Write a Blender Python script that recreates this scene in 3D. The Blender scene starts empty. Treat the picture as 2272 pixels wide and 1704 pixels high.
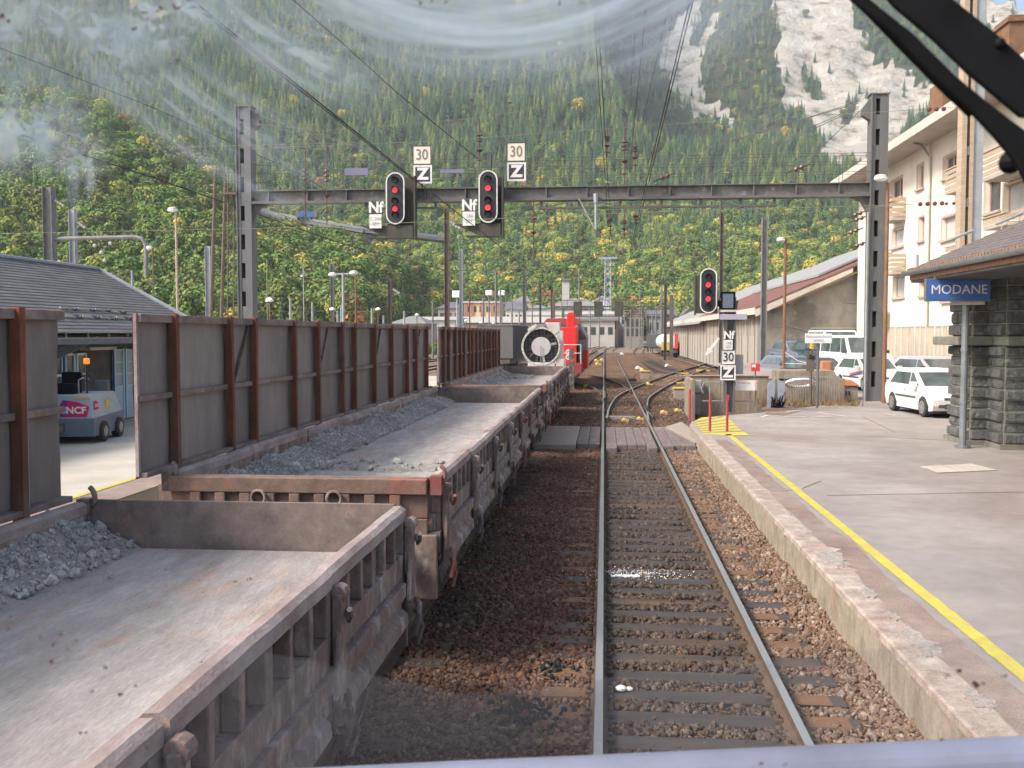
import bpy, math, random
import numpy as np
from mathutils import Vector, Matrix, Euler, noise
R = math.radians
rnd = random.Random(7)
S = bpy.context.scene
COL = S.collection

# ------------------------------------------------------------ camera, sky, sun
PITCH, YAW, FPX, EYE = R(2.914), R(5.317), 2200.0, 2.9
cam = bpy.data.objects.new('camera', bpy.data.cameras.new('camera'))
COL.objects.link(cam)
cam.location = (0, 0, EYE)
cam.rotation_euler = (R(90) - PITCH, 0, YAW)
cam.data.sensor_width = 36
cam.data.lens = FPX / 2272 * 36
cam.data.clip_start = 0.02
cam.data.clip_end = 9000
cam.data.dof.use_dof = True
cam.data.dof.focus_distance = 25
cam.data.dof.aperture_fstop = 16
S.camera = cam

world = bpy.data.worlds.new('World'); S.world = world; world.use_nodes = True
wn = world.node_tree
bg = wn.nodes['Background']
sky = wn.nodes.new('ShaderNodeTexSky'); sky.sky_type = 'NISHITA'; sky.sun_disc = False
SUN_EL, SUN_AZ = R(44), R(-118)      # azimuth measured from +Y towards +X: behind left
sky.sun_elevation = SUN_EL; sky.sun_rotation = SUN_AZ
sky.dust_density = 4.0; sky.air_density = 1.0; sky.ozone_density = 1.0
wn.links.new(sky.outputs[0], bg.inputs[0]); bg.inputs[1].default_value = 0.15
sun = bpy.data.objects.new('sun', bpy.data.lights.new('sun', 'SUN'))
COL.objects.link(sun)
sun.data.energy = 2.3; sun.data.angle = R(14); sun.data.color = (1.0, 0.945, 0.87)
sd = Vector((math.sin(SUN_AZ) * math.cos(SUN_EL), math.cos(SUN_AZ) * math.cos(SUN_EL), math.sin(SUN_EL)))
sun.rotation_euler = sd.to_track_quat('Z', 'Y').to_euler()
S.view_settings.view_transform = 'Standard'; S.view_settings.look = 'None'
S.view_settings.exposure = 0.86; S.view_settings.gamma = 1.0
S.cycles.max_bounces = 6; S.cycles.transparent_max_bounces = 16; S.cycles.volume_bounces = 1
S.cycles.use_denoising = True

# ------------------------------------------------------------ measuring helper: photo pixel -> point in the place
_f = Vector((-math.sin(YAW) * math.cos(PITCH), math.cos(YAW) * math.cos(PITCH), -math.sin(PITCH)))
_r = Vector((math.cos(YAW), math.sin(YAW), 0)); _u = _r.cross(_f)
def ray(x, y): return _f + _r * ((x - 1136) / FPX) + _u * ((852 - y) / FPX)
def at(x, y, X=None, Y=None, Z=None):
    d = ray(x, y)
    t = X / d.x if X is not None else (Y / d.y if Y is not None else (Z - EYE) / d.z)
    return Vector((d.x * t, d.y * t, EYE + d.z * t))

# ------------------------------------------------------------ mesh builder
class MB:
    def __init__(s): s.v = []; s.f = []
    def add(s, vs, fs):
        n = len(s.v); s.v += [tuple(a) for a in vs]; s.f += [tuple(i + n for i in f) for f in fs]; return s
    def box(s, x0, x1, y0, y1, z0, z1):
        return s.add([(x0,y0,z0),(x1,y0,z0),(x1,y1,z0),(x0,y1,z0),(x0,y0,z1),(x1,y0,z1),(x1,y1,z1),(x0,y1,z1)],
                     [(0,3,2,1),(4,5,6,7),(0,1,5,4),(1,2,6,5),(2,3,7,6),(3,0,4,7)])
    def obox(s, c, size, m):
        h = [a / 2 for a in size]; c = Vector(c)
        vs = [c + m @ Vector((x*h[0], y*h[1], z*h[2])) for z in (-1,1) for x, y in ((-1,-1),(1,-1),(1,1),(-1,1))]
        return s.add(vs, [(0,3,2,1),(4,5,6,7),(0,1,5,4),(1,2,6,5),(2,3,7,6),(3,0,4,7)])
    def beam(s, a, b, w, h, up=(0,0,1)):
        a, b = Vector(a), Vector(b); d = (b - a); L = d.length
        if L < 1e-6: return s
        d /= L; x = d.cross(Vector(up))
        if x.length < 1e-4: x = d.cross(Vector((0,1,0)))
        x.normalize(); z = x.cross(d)
        return s.obox((a + b) / 2, (w, L, h), Matrix((x, d, z)).transposed())
    def cyl(s, a, b, r, n=10, r2=None, caps=True):
        a, b = Vector(a), Vector(b); d = (b - a).normalized(); r2 = r if r2 is None else r2
        x = d.orthogonal().normalized(); y = d.cross(x)
        vs = []
        for c, q in ((a, r), (b, r2)):
            vs += [c + x * (q * math.cos(2*math.pi*i/n)) + y * (q * math.sin(2*math.pi*i/n)) for i in range(n)]
        fs = [(i, (i+1) % n, n + (i+1) % n, n + i) for i in range(n)]
        if caps: fs += [tuple(range(n))[::-1], tuple(range(n, 2*n))]
        return s.add(vs, fs)
    def tube(s, pts, r, n=6):
        pts = [Vector(p) for p in pts]; vs = []; up = None
        for i, p in enumerate(pts):
            d = (pts[min(i+1, len(pts)-1)] - pts[max(i-1, 0)]).normalized()
            if up is None: up = d.orthogonal().normalized()
            x = (up - d * up.dot(d)).normalized(); up = x; y = d.cross(x)
            vs += [p + x * (r * math.cos(2*math.pi*k/n)) + y * (r * math.sin(2*math.pi*k/n)) for k in range(n)]
        fs = [(i*n+k, i*n+(k+1) % n, (i+1)*n+(k+1) % n, (i+1)*n+k) for i in range(len(pts)-1) for k in range(n)]
        fs += [tuple(range(n))[::-1], tuple(range((len(pts)-1)*n, len(pts)*n))]
        return s.add(vs, fs)
    def prism(s, poly, off):
        poly = [Vector(p) for p in poly]; off = Vector(off); n = len(poly)
        return s.add(poly + [p + off for p in poly],
                     [tuple(range(n))[::-1], tuple(range(n, 2*n))] + [(i, (i+1) % n, n+(i+1) % n, n+i) for i in range(n)])
    def ball(s, c, r, n=10, m=6, sz=1.0, lo=-90):
        c = Vector(c); vs = []
        for j in range(m+1):
            t = R(lo + (90 - lo) * j / m)
            vs += [c + Vector((r*math.cos(t)*math.cos(2*math.pi*i/n), r*math.cos(t)*math.sin(2*math.pi*i/n), r*sz*math.sin(t))) for i in range(n)]
        return s.add(vs, [(j*n+i, j*n+(i+1) % n, (j+1)*n+(i+1) % n, (j+1)*n+i) for j in range(m) for i in range(n)] + [tuple(range(n))[::-1]])
    def torus(s, c, R0, r, ax=(0,1,0), n=16, m=6, a0=0, a1=360):
        c = Vector(c); ax = Vector(ax).normalized(); x = ax.orthogonal().normalized(); y = ax.cross(x)
        k = n if a1 - a0 >= 360 else n
        pts = [c + x*(R0*math.cos(R(a0+(a1-a0)*i/k))) + y*(R0*math.sin(R(a0+(a1-a0)*i/k))) for i in range(k+1)]
        return s.tube(pts, r, m)
    def build(s, name, m, parent=None, smooth=False, bevel=0, **tags):
        me = bpy.data.meshes.new(name)
        o0 = Vector(parent['_o']) if parent is not None and '_o' in parent else Vector((0,0,0))
        if parent is not None and parent.get('_rz'):
            q = Matrix.Rotation(-parent['_rz'], 3, 'Z'); vs = [tuple(q @ (Vector(v) - o0)) for v in s.v]
        else: vs = [(v[0]-o0.x, v[1]-o0.y, v[2]-o0.z) for v in s.v]
        me.from_pydata(vs, [], s.f); me.validate(); me.update()
        if smooth:
            me.polygons.foreach_set('use_smooth', [True]*len(me.polygons))
        me.materials.append(m)
        o = bpy.data.objects.new(name, me); COL.objects.link(o)
        if parent is not None:
            o.parent = parent; o['_o'] = tuple(o0); o['_rz'] = parent.get('_rz', 0.0)
        if bevel:
            b = o.modifiers.new('bevel', 'BEVEL'); b.width = bevel; b.segments = 2; b.limit_method = 'ANGLE'; b.angle_limit = R(40)
        for k, v in tags.items(): o[k] = v
        return o
def thing(name, label, cat, loc=(0,0,0), rz=0.0, group=None):
    """Empty at the thing's base; its parts are given in world coordinates, or (rz) in coordinates turned about it"""
    o = bpy.data.objects.new(name, None); COL.objects.link(o); o.location = loc; o.rotation_euler = (0,0,rz)
    o.empty_display_size = .2
    o['label'] = label; o['category'] = cat; o['_o'] = tuple(loc); o['_rz'] = rz
    if group: o['group'] = group
    return o
def local(name, label, cat, loc=(0,0,0), rz=0.0, group=None):
    """thing whose parts are modelled in its own local coordinates"""
    o = thing(name, label, cat, loc, rz, group); o['_o'] = (0.0,0.0,0.0); o['_rz'] = 0.0; return o
def copy_tree(o, parent=None):
    c = o.copy(); COL.objects.link(c); c.parent = parent
    for ch in list(o.children): copy_tree(ch, c)
    return c
def text(body, size, loc, m, parent=None, name='lettering', rot=(R(90),0,0), sx=1.0, ext=.002, bold=0.0, align='CENTER'):
    cu = bpy.data.curves.new(name, 'FONT'); cu.body = body; cu.size = size; cu.align_x = align; cu.align_y = 'CENTER'
    cu.extrude = ext; cu.offset = bold; cu.resolution_u = 3; cu.materials.append(m)
    tmp = bpy.data.objects.new(name, cu); me = bpy.data.meshes.new_from_object(tmp); bpy.data.objects.remove(tmp)
    o = bpy.data.objects.new(name, me); COL.objects.link(o)
    l = Vector(loc) - (Vector(parent['_o']) if parent is not None and '_o' in parent else Vector((0,0,0)))
    o.location = l; o.rotation_euler = rot; o.scale = (sx,1,1)
    if parent is not None: o.parent = parent
    return o

# ------------------------------------------------------------ materials
def mat(name, c1, c2=None, scale=3.0, rough=.8, metal=0.0, bump=0.0, bscale=None, c3=None, s3=20.0, t3=(.6,.75),
        stretch=(1,1,1), spec=.5, emit=0, detail=8.0, contrast=(.35,.65), obj_rand=0.0, coat=0, grain=None):
    m = bpy.data.materials.new(name); m.use_nodes = True; t = m.node_tree; N, L = t.nodes, t.links
    b = N['Principled BSDF']; b.inputs['Roughness'].default_value = rough; b.inputs['Metallic'].default_value = metal
    b.inputs['Specular IOR Level'].default_value = spec
    if coat: b.inputs['Coat Weight'].default_value = coat
    b.inputs['Base Color'].default_value = (*c1, 1)
    g = N.new('ShaderNodeNewGeometry'); mp = N.new('ShaderNodeMapping'); mp.inputs['Scale'].default_value = stretch
    L.new(g.outputs['Position'], mp.inputs[0]); out = None
    def ramp(sc, lo, hi, dt=detail):
        n = N.new('ShaderNodeTexNoise'); n.inputs['Scale'].default_value = sc; n.inputs['Detail'].default_value = dt
        n.inputs['Roughness'].default_value = .62
        L.new(mp.outputs[0], n.inputs['Vector']); r = N.new('ShaderNodeMapRange'); r.inputs[1].default_value = lo; r.inputs[2].default_value = hi
        L.new(n.outputs[0], r.inputs[0]); return r.outputs[0], n
    if c2:
        x = N.new('ShaderNodeMix'); x.data_type = 'RGBA'; x.inputs[6].default_value = (*c1,1); x.inputs[7].default_value = (*c2,1)
        f, _ = ramp(scale, *contrast); L.new(f, x.inputs[0]); out = x.outputs[2]
    if c3:
        y = N.new('ShaderNodeMix'); y.data_type = 'RGBA'; y.inputs[7].default_value = (*c3,1)
        if out: L.new(out, y.inputs[6])
        else: y.inputs[6].default_value = (*c1,1)
        f, _ = ramp(s3, *t3); L.new(f, y.inputs[0]); out = y.outputs[2]
    if obj_rand:
        oi = N.new('ShaderNodeObjectInfo'); h = N.new('ShaderNodeHueSaturation')
        mr = N.new('ShaderNodeMapRange'); mr.inputs[3].default_value = 1-obj_rand; mr.inputs[4].default_value = 1+obj_rand
        L.new(oi.outputs['Random'], mr.inputs[0]); L.new(mr.outputs[0], h.inputs['Value'])
        if out: L.new(out, h.inputs['Color'])
        else: h.inputs['Color'].default_value = (*c1,1)
        out = h.outputs[0]
    if grain:
        for gs, ga in grain:
            f, n_ = ramp(gs, .3, .7, 3); mr = N.new('ShaderNodeMapRange'); mr.inputs[3].default_value = 1-ga; mr.inputs[4].default_value = 1+ga; L.new(f, mr.inputs[0])
            h = N.new('ShaderNodeHueSaturation'); L.new(mr.outputs[0], h.inputs['Value'])
            if out: L.new(out, h.inputs['Color'])
            else: h.inputs['Color'].default_value = (*c1,1)
            out = h.outputs[0]
    if out: L.new(out, b.inputs['Base Color'])
    if bump:
        _, n = ramp(bscale or scale*4, 0, 1, 6); bp = N.new('ShaderNodeBump'); bp.inputs['Strength'].default_value = min(1, bump)
        bp.inputs['Distance'].default_value = .02 * max(1, bump); L.new(n.outputs[0], bp.inputs['Height']); L.new(bp.outputs[0], b.inputs['Normal'])
    if emit:
        b.inputs['Emission Color'].default_value = (*c1,1); b.inputs['Emission Strength'].default_value = emit
    return m

K = {}
K['wagon'] = mat('dusty rusty steel', (.27,.20,.175), (.155,.10,.085), 2.6, .8, bump=.5, bscale=24, c3=(.40,.35,.32), s3=4.5, t3=(.5,.66), detail=12, stretch=(1,1,.6), grain=((14,.22),(60,.10)))
K['wagon_top'] = mat('dust covered top rail', (.40,.34,.32), (.25,.175,.155), 2.6, .85, bump=.6, bscale=22, c3=(.20,.12,.10), s3=7, t3=(.6,.72), stretch=(1,.5,1), grain=((6,.18),(50,.10)))
K['wagon_dark'] = mat('grimy running gear', (.15,.115,.10), (.08,.062,.055), 4, .85, bump=.4, bscale=25, c3=(.27,.22,.20), s3=7, t3=(.5,.65))
K['wheel'] = mat('wheel steel', (.10,.08,.07), (.17,.13,.11), 6, .6, metal=.3)
K['rust'] = mat('red rust', (.20,.065,.03), (.11,.045,.03), 2.2, .85, bump=.2, bscale=30, stretch=(1,1,.5), c3=(.16,.09,.07), s3=2, t3=(.5,.7), grain=((9,.25),(60,.12)))
K['panel'] = mat('stained steel sheet', (.235,.205,.188), (.145,.125,.115), 1.1, .7, bump=.15, bscale=12, stretch=(1,1,.28), c3=(.31,.26,.23), s3=.9, t3=(.5,.7), detail=12, grain=((6,.10),(40,.06)))
K['endboard'] = mat('end board stained', (.26,.20,.17), (.13,.105,.095), 2.5, .75, bump=.15, bscale=25, c3=(.33,.22,.14), s3=5, t3=(.6,.72), grain=((9,.18),(50,.10)))
K['rust_end'] = mat('rusty end outer', (.22,.145,.11), (.15,.10,.08), 4, .85, bump=.3, bscale=30, c3=(.29,.12,.085), s3=2, t3=(.58,.7), grain=((10,.2),(60,.12)))
K['deck'] = mat('dusty deck', (.45,.405,.37), (.27,.24,.222), 1.9, .95, bump=.5, bscale=26, stretch=(1.6,.45,1), c3=(.42,.29,.22), s3=2.3, t3=(.55,.70), detail=14, contrast=(.30,.72), grain=((7,.14),(45,.13)))
K['rubble'] = mat('grey rubble', (.30,.30,.305), (.20,.20,.21), 8, .95, obj_rand=.35)
K['rubble_fine'] = mat('crushed grey fines', (.36,.335,.30), (.26,.24,.215), 9, .95, bump=1, bscale=45, c3=(.36,.33,.30), s3=14, t3=(.5,.7))
K['stripe'] = mat('red painted latch', (.24,.065,.055), (.21,.11,.095), 6, .7)
def ballast_mat(name, a, b, c, sc=28.0, bump=1.0):
    m = bpy.data.materials.new(name); m.use_nodes = True; t = m.node_tree; N, L = t.nodes, t.links; p = N['Principled BSDF']
    p.inputs['Roughness'].default_value = .95; p.inputs['Specular IOR Level'].default_value = .2
    g = N.new('ShaderNodeNewGeometry'); v = N.new('ShaderNodeTexVoronoi'); v.inputs['Scale'].default_value = sc
    L.new(g.outputs['Position'], v.inputs['Vector'])
    r = N.new('ShaderNodeValToRGB'); r.color_ramp.interpolation = 'LINEAR'
    e = r.color_ramp.elements; e[0].position = 0; e[0].color = (*a,1); e[1].position = 1; e[1].color = (*c,1)
    q = e.new(.5); q.color = (*b,1)
    s = N.new('ShaderNodeSeparateColor'); L.new(v.outputs['Color'], s.inputs[0]); L.new(s.outputs[0], r.inputs[0])
    n = N.new('ShaderNodeTexNoise'); n.inputs['Scale'].default_value = .5; n.inputs['Detail'].default_value = 6
    L.new(g.outputs['Position'], n.inputs['Vector'])
    mr = N.new('ShaderNodeMapRange'); mr.inputs[1].default_value = .3; mr.inputs[2].default_value = .7; mr.inputs[3].default_value = .65; mr.inputs[4].default_value = 1.25
    L.new(n.outputs[0], mr.inputs[0]); h = N.new('ShaderNodeHueSaturation'); L.new(r.outputs[0], h.inputs['Color']); L.new(mr.outputs[0], h.inputs['Value'])
    L.new(h.outputs[0], p.inputs['Base Color'])
    bp = N.new('ShaderNodeBump'); bp.inputs['Strength'].default_value = bump; bp.inputs['Distance'].default_value = .03; bp.invert = True
    L.new(v.outputs['Distance'], bp.inputs['Height']); L.new(bp.outputs[0], p.inputs['Normal'])
    return m
K['ballast'] = ballast_mat('rusty ballast', (.07,.04,.026), (.16,.09,.055), (.30,.19,.125))
K['dirt'] = mat('trackside dirt', (.24,.17,.125), (.16,.11,.08), .6, .95, bump=.6, bscale=12, c3=(.34,.26,.2), s3=9, t3=(.55,.7))
def stone_mat(name, cols, noise_tint=None):
    m = bpy.data.materials.new(name); m.use_nodes = True; t = m.node_tree; N, L = t.nodes, t.links; p = N['Principled BSDF']
    p.inputs['Roughness'].default_value = .9; p.inputs['Specular IOR Level'].default_value = .3
    oi = N.new('ShaderNodeObjectInfo'); r = N.new('ShaderNodeValToRGB'); e = r.color_ramp.elements
    e[0].position = 0; e[0].color = (*cols[0],1); e[1].position = 1; e[1].color = (*cols[-1],1)
    for i, c in enumerate(cols[1:-1]):
        q = e.new((i+1)/(len(cols)-1)); q.color = (*c,1)
    L.new(oi.outputs['Random'], r.inputs[0])
    g = N.new('ShaderNodeNewGeometry'); n = N.new('ShaderNodeTexNoise'); n.inputs['Scale'].default_value = .8; n.inputs['Detail'].default_value = 5
    L.new(g.outputs['Position'], n.inputs['Vector'])
    n2 = N.new('ShaderNodeTexNoise'); n2.inputs['Scale'].default_value = 60; L.new(g.outputs['Position'], n2.inputs['Vector'])
    ad = N.new('ShaderNodeMath'); ad.operation = 'ADD'; L.new(n.outputs[0], ad.inputs[0]); L.new(n2.outputs[0], ad.inputs[1])
    mr = N.new('ShaderNodeMapRange'); mr.inputs[1].default_value = .65; mr.inputs[2].default_value = 1.35; mr.inputs[3].default_value = .6; mr.inputs[4].default_value = 1.4
    L.new(ad.outputs[0], mr.inputs[0]); h = N.new('ShaderNodeHueSaturation'); L.new(r.outputs[0], h.inputs['Color']); L.new(mr.outputs[0], h.inputs['Value'])
    L.new(h.outputs[0], p.inputs['Base Color']); return m
K['stone_brown'] = stone_mat('brown ballast stone', [(.075,.036,.025),(.12,.058,.038),(.155,.078,.048),(.10,.06,.045),(.19,.105,.065),(.13,.085,.065),(.26,.165,.11)])
K['stone_pale'] = stone_mat('pale ballast stone', [(.12,.07,.045),(.20,.125,.08),(.15,.095,.065),(.27,.185,.13),(.17,.12,.09),(.36,.29,.23)])
K['stone_grey'] = stone_mat('oily ballast stone', [(.045,.034,.028),(.08,.058,.045),(.11,.08,.06),(.07,.05,.04),(.16,.12,.09)])
K['stone_rubble'] = stone_mat('grey rubble stone', [(.28,.26,.24),(.39,.37,.34),(.32,.30,.275),(.50,.475,.44),(.24,.225,.205)])
K['sleeper'] = mat('oiled sleeper timber', (.078,.062,.055), (.042,.034,.031), 5, .50, bump=.3, bscale=30, stretch=(.15,1,1), c3=(.16,.085,.04), s3=2.2, t3=(.56,.70))
K['sleeper_brown'] = mat('brown sleeper end', (.20,.105,.055), (.13,.07,.04), 6, .8, bump=.3, bscale=30, stretch=(.2,1,1))
K['rail_side'] = mat('rusty rail web', (.13,.085,.055), (.085,.055,.038), 8, .8)
K['rail_top'] = mat('polished rail head', (.46,.47,.49), (.38,.39,.41), 10, .32, metal=.55, stretch=(1,.05,1))
K['rail_dull'] = mat('dull rail head', (.17,.13,.11), (.12,.09,.08), 10, .5, metal=.3)
K['asphalt'] = mat('platform asphalt', (.335,.300,.275), (.262,.234,.215), .35, .9, bump=.35, bscale=90, c3=(.25,.195,.175), s3=.22, t3=(.52,.70), detail=12, spec=.3, grain=((110,.22),(1.1,.12),(4,.08)))
K['asphalt_red'] = mat('reddish worn asphalt', (.235,.165,.14), (.30,.235,.205), .9, .9, bump=.4, bscale=90, detail=12, spec=.3, grain=((110,.30),(3,.15)))
K['asphalt_pale'] = mat('pale platform surface', (.50,.46,.38), (.42,.385,.32), .6, .9, bump=.2, bscale=60, grain=((80,.12),(1,.1)))
K['kerb'] = mat('old stone kerb', (.36,.31,.24), (.26,.215,.165), 1.6, .9, bump=.5, bscale=22, c3=(.28,.20,.15), s3=3, t3=(.52,.7), stretch=(1,1,.6), grain=((9,.22),(50,.15)))
K['kerb_top'] = mat('kerb top', (.33,.245,.20), (.40,.34,.29), 2.5, .9, bump=.5, bscale=25, detail=10, grain=((5,.22),(60,.22)))
K['kerb_chip'] = mat('broken pale concrete', (.44,.39,.35), (.28,.24,.21), 22, .95, bump=1, bscale=40)
K['yellow'] = mat('yellow line paint', (.56,.48,.07), (.44,.38,.09), 4, .7, bump=.2, bscale=60, c3=(.33,.29,.18), s3=9, t3=(.60,.72), grain=((90,.2),))
K['whiteline'] = mat('worn white paint', (.62,.60,.58), (.42,.38,.36), 5, .8)
K['plank'] = mat('crossing planks', (.20,.155,.145), (.145,.115,.11), 4, .8, bump=.3, bscale=20, stretch=(1,.2,1), c3=(.27,.19,.15), s3=3, t3=(.55,.7), grain=((10,.2),(60,.12)))
K['conc_slab'] = mat('concrete slab', (.36,.30,.25), (.29,.24,.20), 3, .9, bump=.3, bscale=30, grain=((12,.15),(60,.1)))
K['concrete'] = mat('weathered concrete', (.33,.27,.20), (.22,.18,.135), 1.6, .9, bump=.4, bscale=20, c3=(.16,.13,.10), s3=.9, t3=(.55,.72), stretch=(1,1,.4), grain=((7,.2),(40,.12)))
K['conc_grey'] = mat('grey concrete', (.30,.29,.27), (.22,.21,.20), 2, .9, bump=.3, bscale=20)
K['gantry'] = mat('grey painted steel', (.145,.142,.140), (.10,.10,.10), 1.5, .65, c3=(.19,.165,.14), s3=3, t3=(.55,.7), stretch=(1,1,.35), bump=.1)
K['gantry_light'] = mat('pale grey steel', (.15,.152,.158), (.115,.115,.12), 1.5, .55, stretch=(1,1,.3))
K['gantry_beam'] = mat('mottled gantry beam', (.12,.112,.10), (.19,.18,.165), 1.7, .8, c3=(.30,.285,.26), s3=2.3, t3=(.62,.70), grain=((6,.2),))
K['cage'] = mat('dark signal cage', (.052,.048,.038), (.085,.078,.06), 3, .85, stretch=(1,1,.3))
K['black'] = mat('signal black', (.022,.023,.026), (.032,.033,.036), 8, .55)
K['black_matt'] = mat('wiper black', (.004,.004,.0045), (.008,.008,.009), 30, .7, spec=.15)
K['white'] = mat('white enamel', (.78,.77,.74), (.66,.65,.62), 4, .45)
K['cream_sign'] = mat('cream plate', (.78,.72,.58), (.70,.64,.52), 3, .5)
K['sign_black'] = mat('plate dark', (.05,.045,.055), (.035,.032,.04), 5, .5)
K['sign_grey'] = mat('grey digits', (.22,.19,.18))
K['faint'] = mat('faded lettering', (.42,.42,.43))
K['redlamp'] = mat('lit red lamp', (1.0,.05,.07), emit=.9)
K['redlamp_dim'] = mat('lit red lamp dim', (.75,.05,.07), emit=.55)
K['mast'] = mat('catenary mast steel', (.22,.215,.21), (.15,.145,.14), 2, .7)
K['mast_dark'] = mat('dark mast steel', (.09,.08,.072), (.14,.115,.095), 3, .8)
K['mast_rust'] = mat('rusty pole', (.24,.13,.07), (.17,.09,.05), 3, .8)
K['mast_pale'] = mat('galvanised pole', (.36,.38,.40), (.28,.30,.32), 3, .5)
K['wood_pole'] = mat('old wooden pole', (.17,.13,.10), (.11,.085,.065), 5, .9)
K['wire'] = mat('line wire', (.035,.032,.03))
K['wire_pale'] = mat('green copper wire', (.22,.24,.15))
K['insul'] = mat('brown insulator', (.10,.045,.035), rough=.35)
K['insul_w'] = mat('pale insulator', (.45,.44,.42), rough=.35)
K['lampglass'] = mat('milky lamp glass', (.85,.87,.88), rough=.3)
K['wall_cream'] = mat('cream render', (.76,.71,.61), (.67,.62,.53), .7, .85, bump=.1, bscale=40, grain=((1.2,.05),(12,.03)))
K['wall_beige'] = mat('beige shutters', (.52,.44,.34), (.42,.35,.27), 2.5, .8, stretch=(1,3,.1))
K['soffit'] = mat('eave soffit', (.44,.38,.33), (.36,.31,.27), 1.2, .85)
K['trim_pink'] = mat('pinkish window trim', (.50,.38,.33), (.42,.32,.28), 2, .8)
K['glass_dark'] = mat('window glass', (.05,.06,.065), (.10,.11,.11), .8, .12, spec=.6)
K['glass_pale'] = mat('closed white shutter', (.62,.61,.58), (.52,.51,.49), 2, .6)
K['wood_slat'] = mat('balcony slats', (.47,.37,.27), (.38,.29,.21), 4, .75, stretch=(1,.2,4))
K['slate'] = mat('slate roof', (.10,.098,.10), (.145,.14,.14), 1.4, .6, bump=.3, bscale=18, stretch=(1,1,3), grain=((2.2,.14),(25,.14)))
K['tile_brown'] = mat('brown roof tiles', (.115,.097,.093), (.16,.132,.125), 7, .7, bump=.5, bscale=16, grain=((5,.2),(22,.2)))
K['tile_edge'] = mat('orange tile edge', (.36,.19,.11), (.20,.12,.09), 9, .8)
K['zinc'] = mat('zinc gutter', (.27,.30,.31), (.20,.225,.235), 3, .4, metal=.4)
K['roof_red'] = mat('oxide red sheet roof', (.20,.085,.07), (.14,.062,.052), 1.2, .8, c3=(.25,.13,.10), s3=2, t3=(.55,.7), bump=.2)
K['roof_grey'] = mat('grey sheet roof', (.33,.33,.32), (.24,.24,.235), 1.2, .7)
K['fascia'] = mat('off white fascia', (.60,.55,.48), (.48,.43,.37), 1.6, .8)
K['shedwall'] = mat('shed panel wall', (.40,.35,.30), (.35,.30,.26), .9, .9, stretch=(1,1,.25), bump=.2, grain=((3,.08),))
K['render_grey'] = mat('cracked cement render', (.30,.27,.225), (.215,.195,.165), .8, .95, bump=.3, bscale=9, c3=(.17,.155,.135), s3=.45, t3=(.55,.60), detail=10, grain=((2,.12),(14,.12)))
K['door_grey'] = mat('roller door', (.22,.23,.23), (.17,.18,.18), 3, .6)
K['stone_block'] = mat('dark rusticated stone', (.135,.132,.124), (.082,.080,.075), 4, .85, bump=3, bscale=11, c3=(.19,.19,.165), s3=6, t3=(.55,.7), grain=((12,.25),(60,.15)))
K['mortar'] = mat('pale mortar', (.38,.36,.28), (.30,.28,.22), 4, .9)
K['ledge'] = mat('mossy stone ledge', (.21,.20,.165), (.15,.145,.12), 4, .9, bump=.4)
K['blue_sign'] = mat('blue station sign', (.045,.12,.38), (.06,.14,.40), 4, .4)
K['bluewall'] = mat('pale blue door', (.40,.50,.62), (.34,.43,.54), 3, .6)
K['bluestripe'] = mat('dark blue frame', (.03,.08,.28))
K['cyanframe'] = mat('pale turquoise frame', (.42,.60,.62))
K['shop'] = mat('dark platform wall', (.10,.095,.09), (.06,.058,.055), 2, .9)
K['tug_grey'] = mat('tug pale grey paint', (.36,.40,.47), (.31,.35,.41), 3, .45)
K['tug_dark'] = mat('tug slate paint', (.13,.16,.21), (.10,.13,.17), 3, .5)
K['magenta'] = mat('magenta decal', (.52,.02,.10))
K['purple'] = mat('purple decal', (.20,.025,.16))
K['orange'] = mat('amber beacon', (1,.22,.02), emit=.5)
K['tyre'] = mat('tyre rubber', (.03,.03,.03), (.045,.042,.04), 10, .8)
K['hub'] = mat('wheel hub grey', (.38,.38,.38), rough=.35, metal=.5)
K['carwhite'] = mat('white car paint', (.80,.80,.79), rough=.22, coat=.5)
K['carsilver'] = mat('silver blue paint', (.30,.34,.42), rough=.25, metal=.5, coat=.5)
K['cardark'] = mat('dark green blue paint', (.045,.07,.085), rough=.25, coat=.5)
K['cargrey'] = mat('pale grey paint', (.50,.50,.53), rough=.3)
K['carglass'] = mat('car glass', (.055,.075,.078), (.12,.15,.15), 1.5, .06, spec=.9)
K['headlamp'] = mat('headlamp lens', (.62,.64,.68), rough=.12)
K['plastic'] = mat('grey plastic', (.08,.08,.085), rough=.6)
K['locored'] = mat('bright loco red', (.75,.025,.02), (.68,.03,.025), 3, .4)
K['locodark'] = mat('loco dark red', (.28,.05,.05), rough=.5)
K['locogrey'] = mat('loco grey', (.34,.33,.34), (.28,.27,.28), 3, .5)
K['fanwhite'] = mat('white blower casing', (.80,.77,.70), (.66,.61,.53), 3, .6)
K['fandisc'] = mat('blower centre disc', (.74,.71,.69), (.66,.63,.61), 5, .5)
K['yellowpaint'] = mat('yellow fitting', (.62,.48,.10), (.45,.33,.10), 9, .7)
K['redpost'] = mat('red barrier post', (.42,.05,.05), (.33,.05,.05), 5, .6)
K['redbox'] = mat('red box', (.62,.05,.06))
K['terracotta'] = mat('terracotta lid', (.50,.20,.10), (.40,.17,.09), 5, .8)
K['steelpipe'] = mat('grey railing', (.30,.31,.32), (.22,.22,.23), 6, .5)
K['ledgeblue'] = mat('blue grey metal rail', (.20,.22,.30), (.14,.15,.20), 6, .38, c3=(.12,.06,.05), s3=16, t3=(.72,.76))
K['weeds'] = mat('dry weeds', (.30,.20,.10), (.20,.14,.08), 4, .95)
K['shrub'] = mat('trackside green', (.10,.14,.04), (.16,.16,.06), 1, .95)

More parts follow.
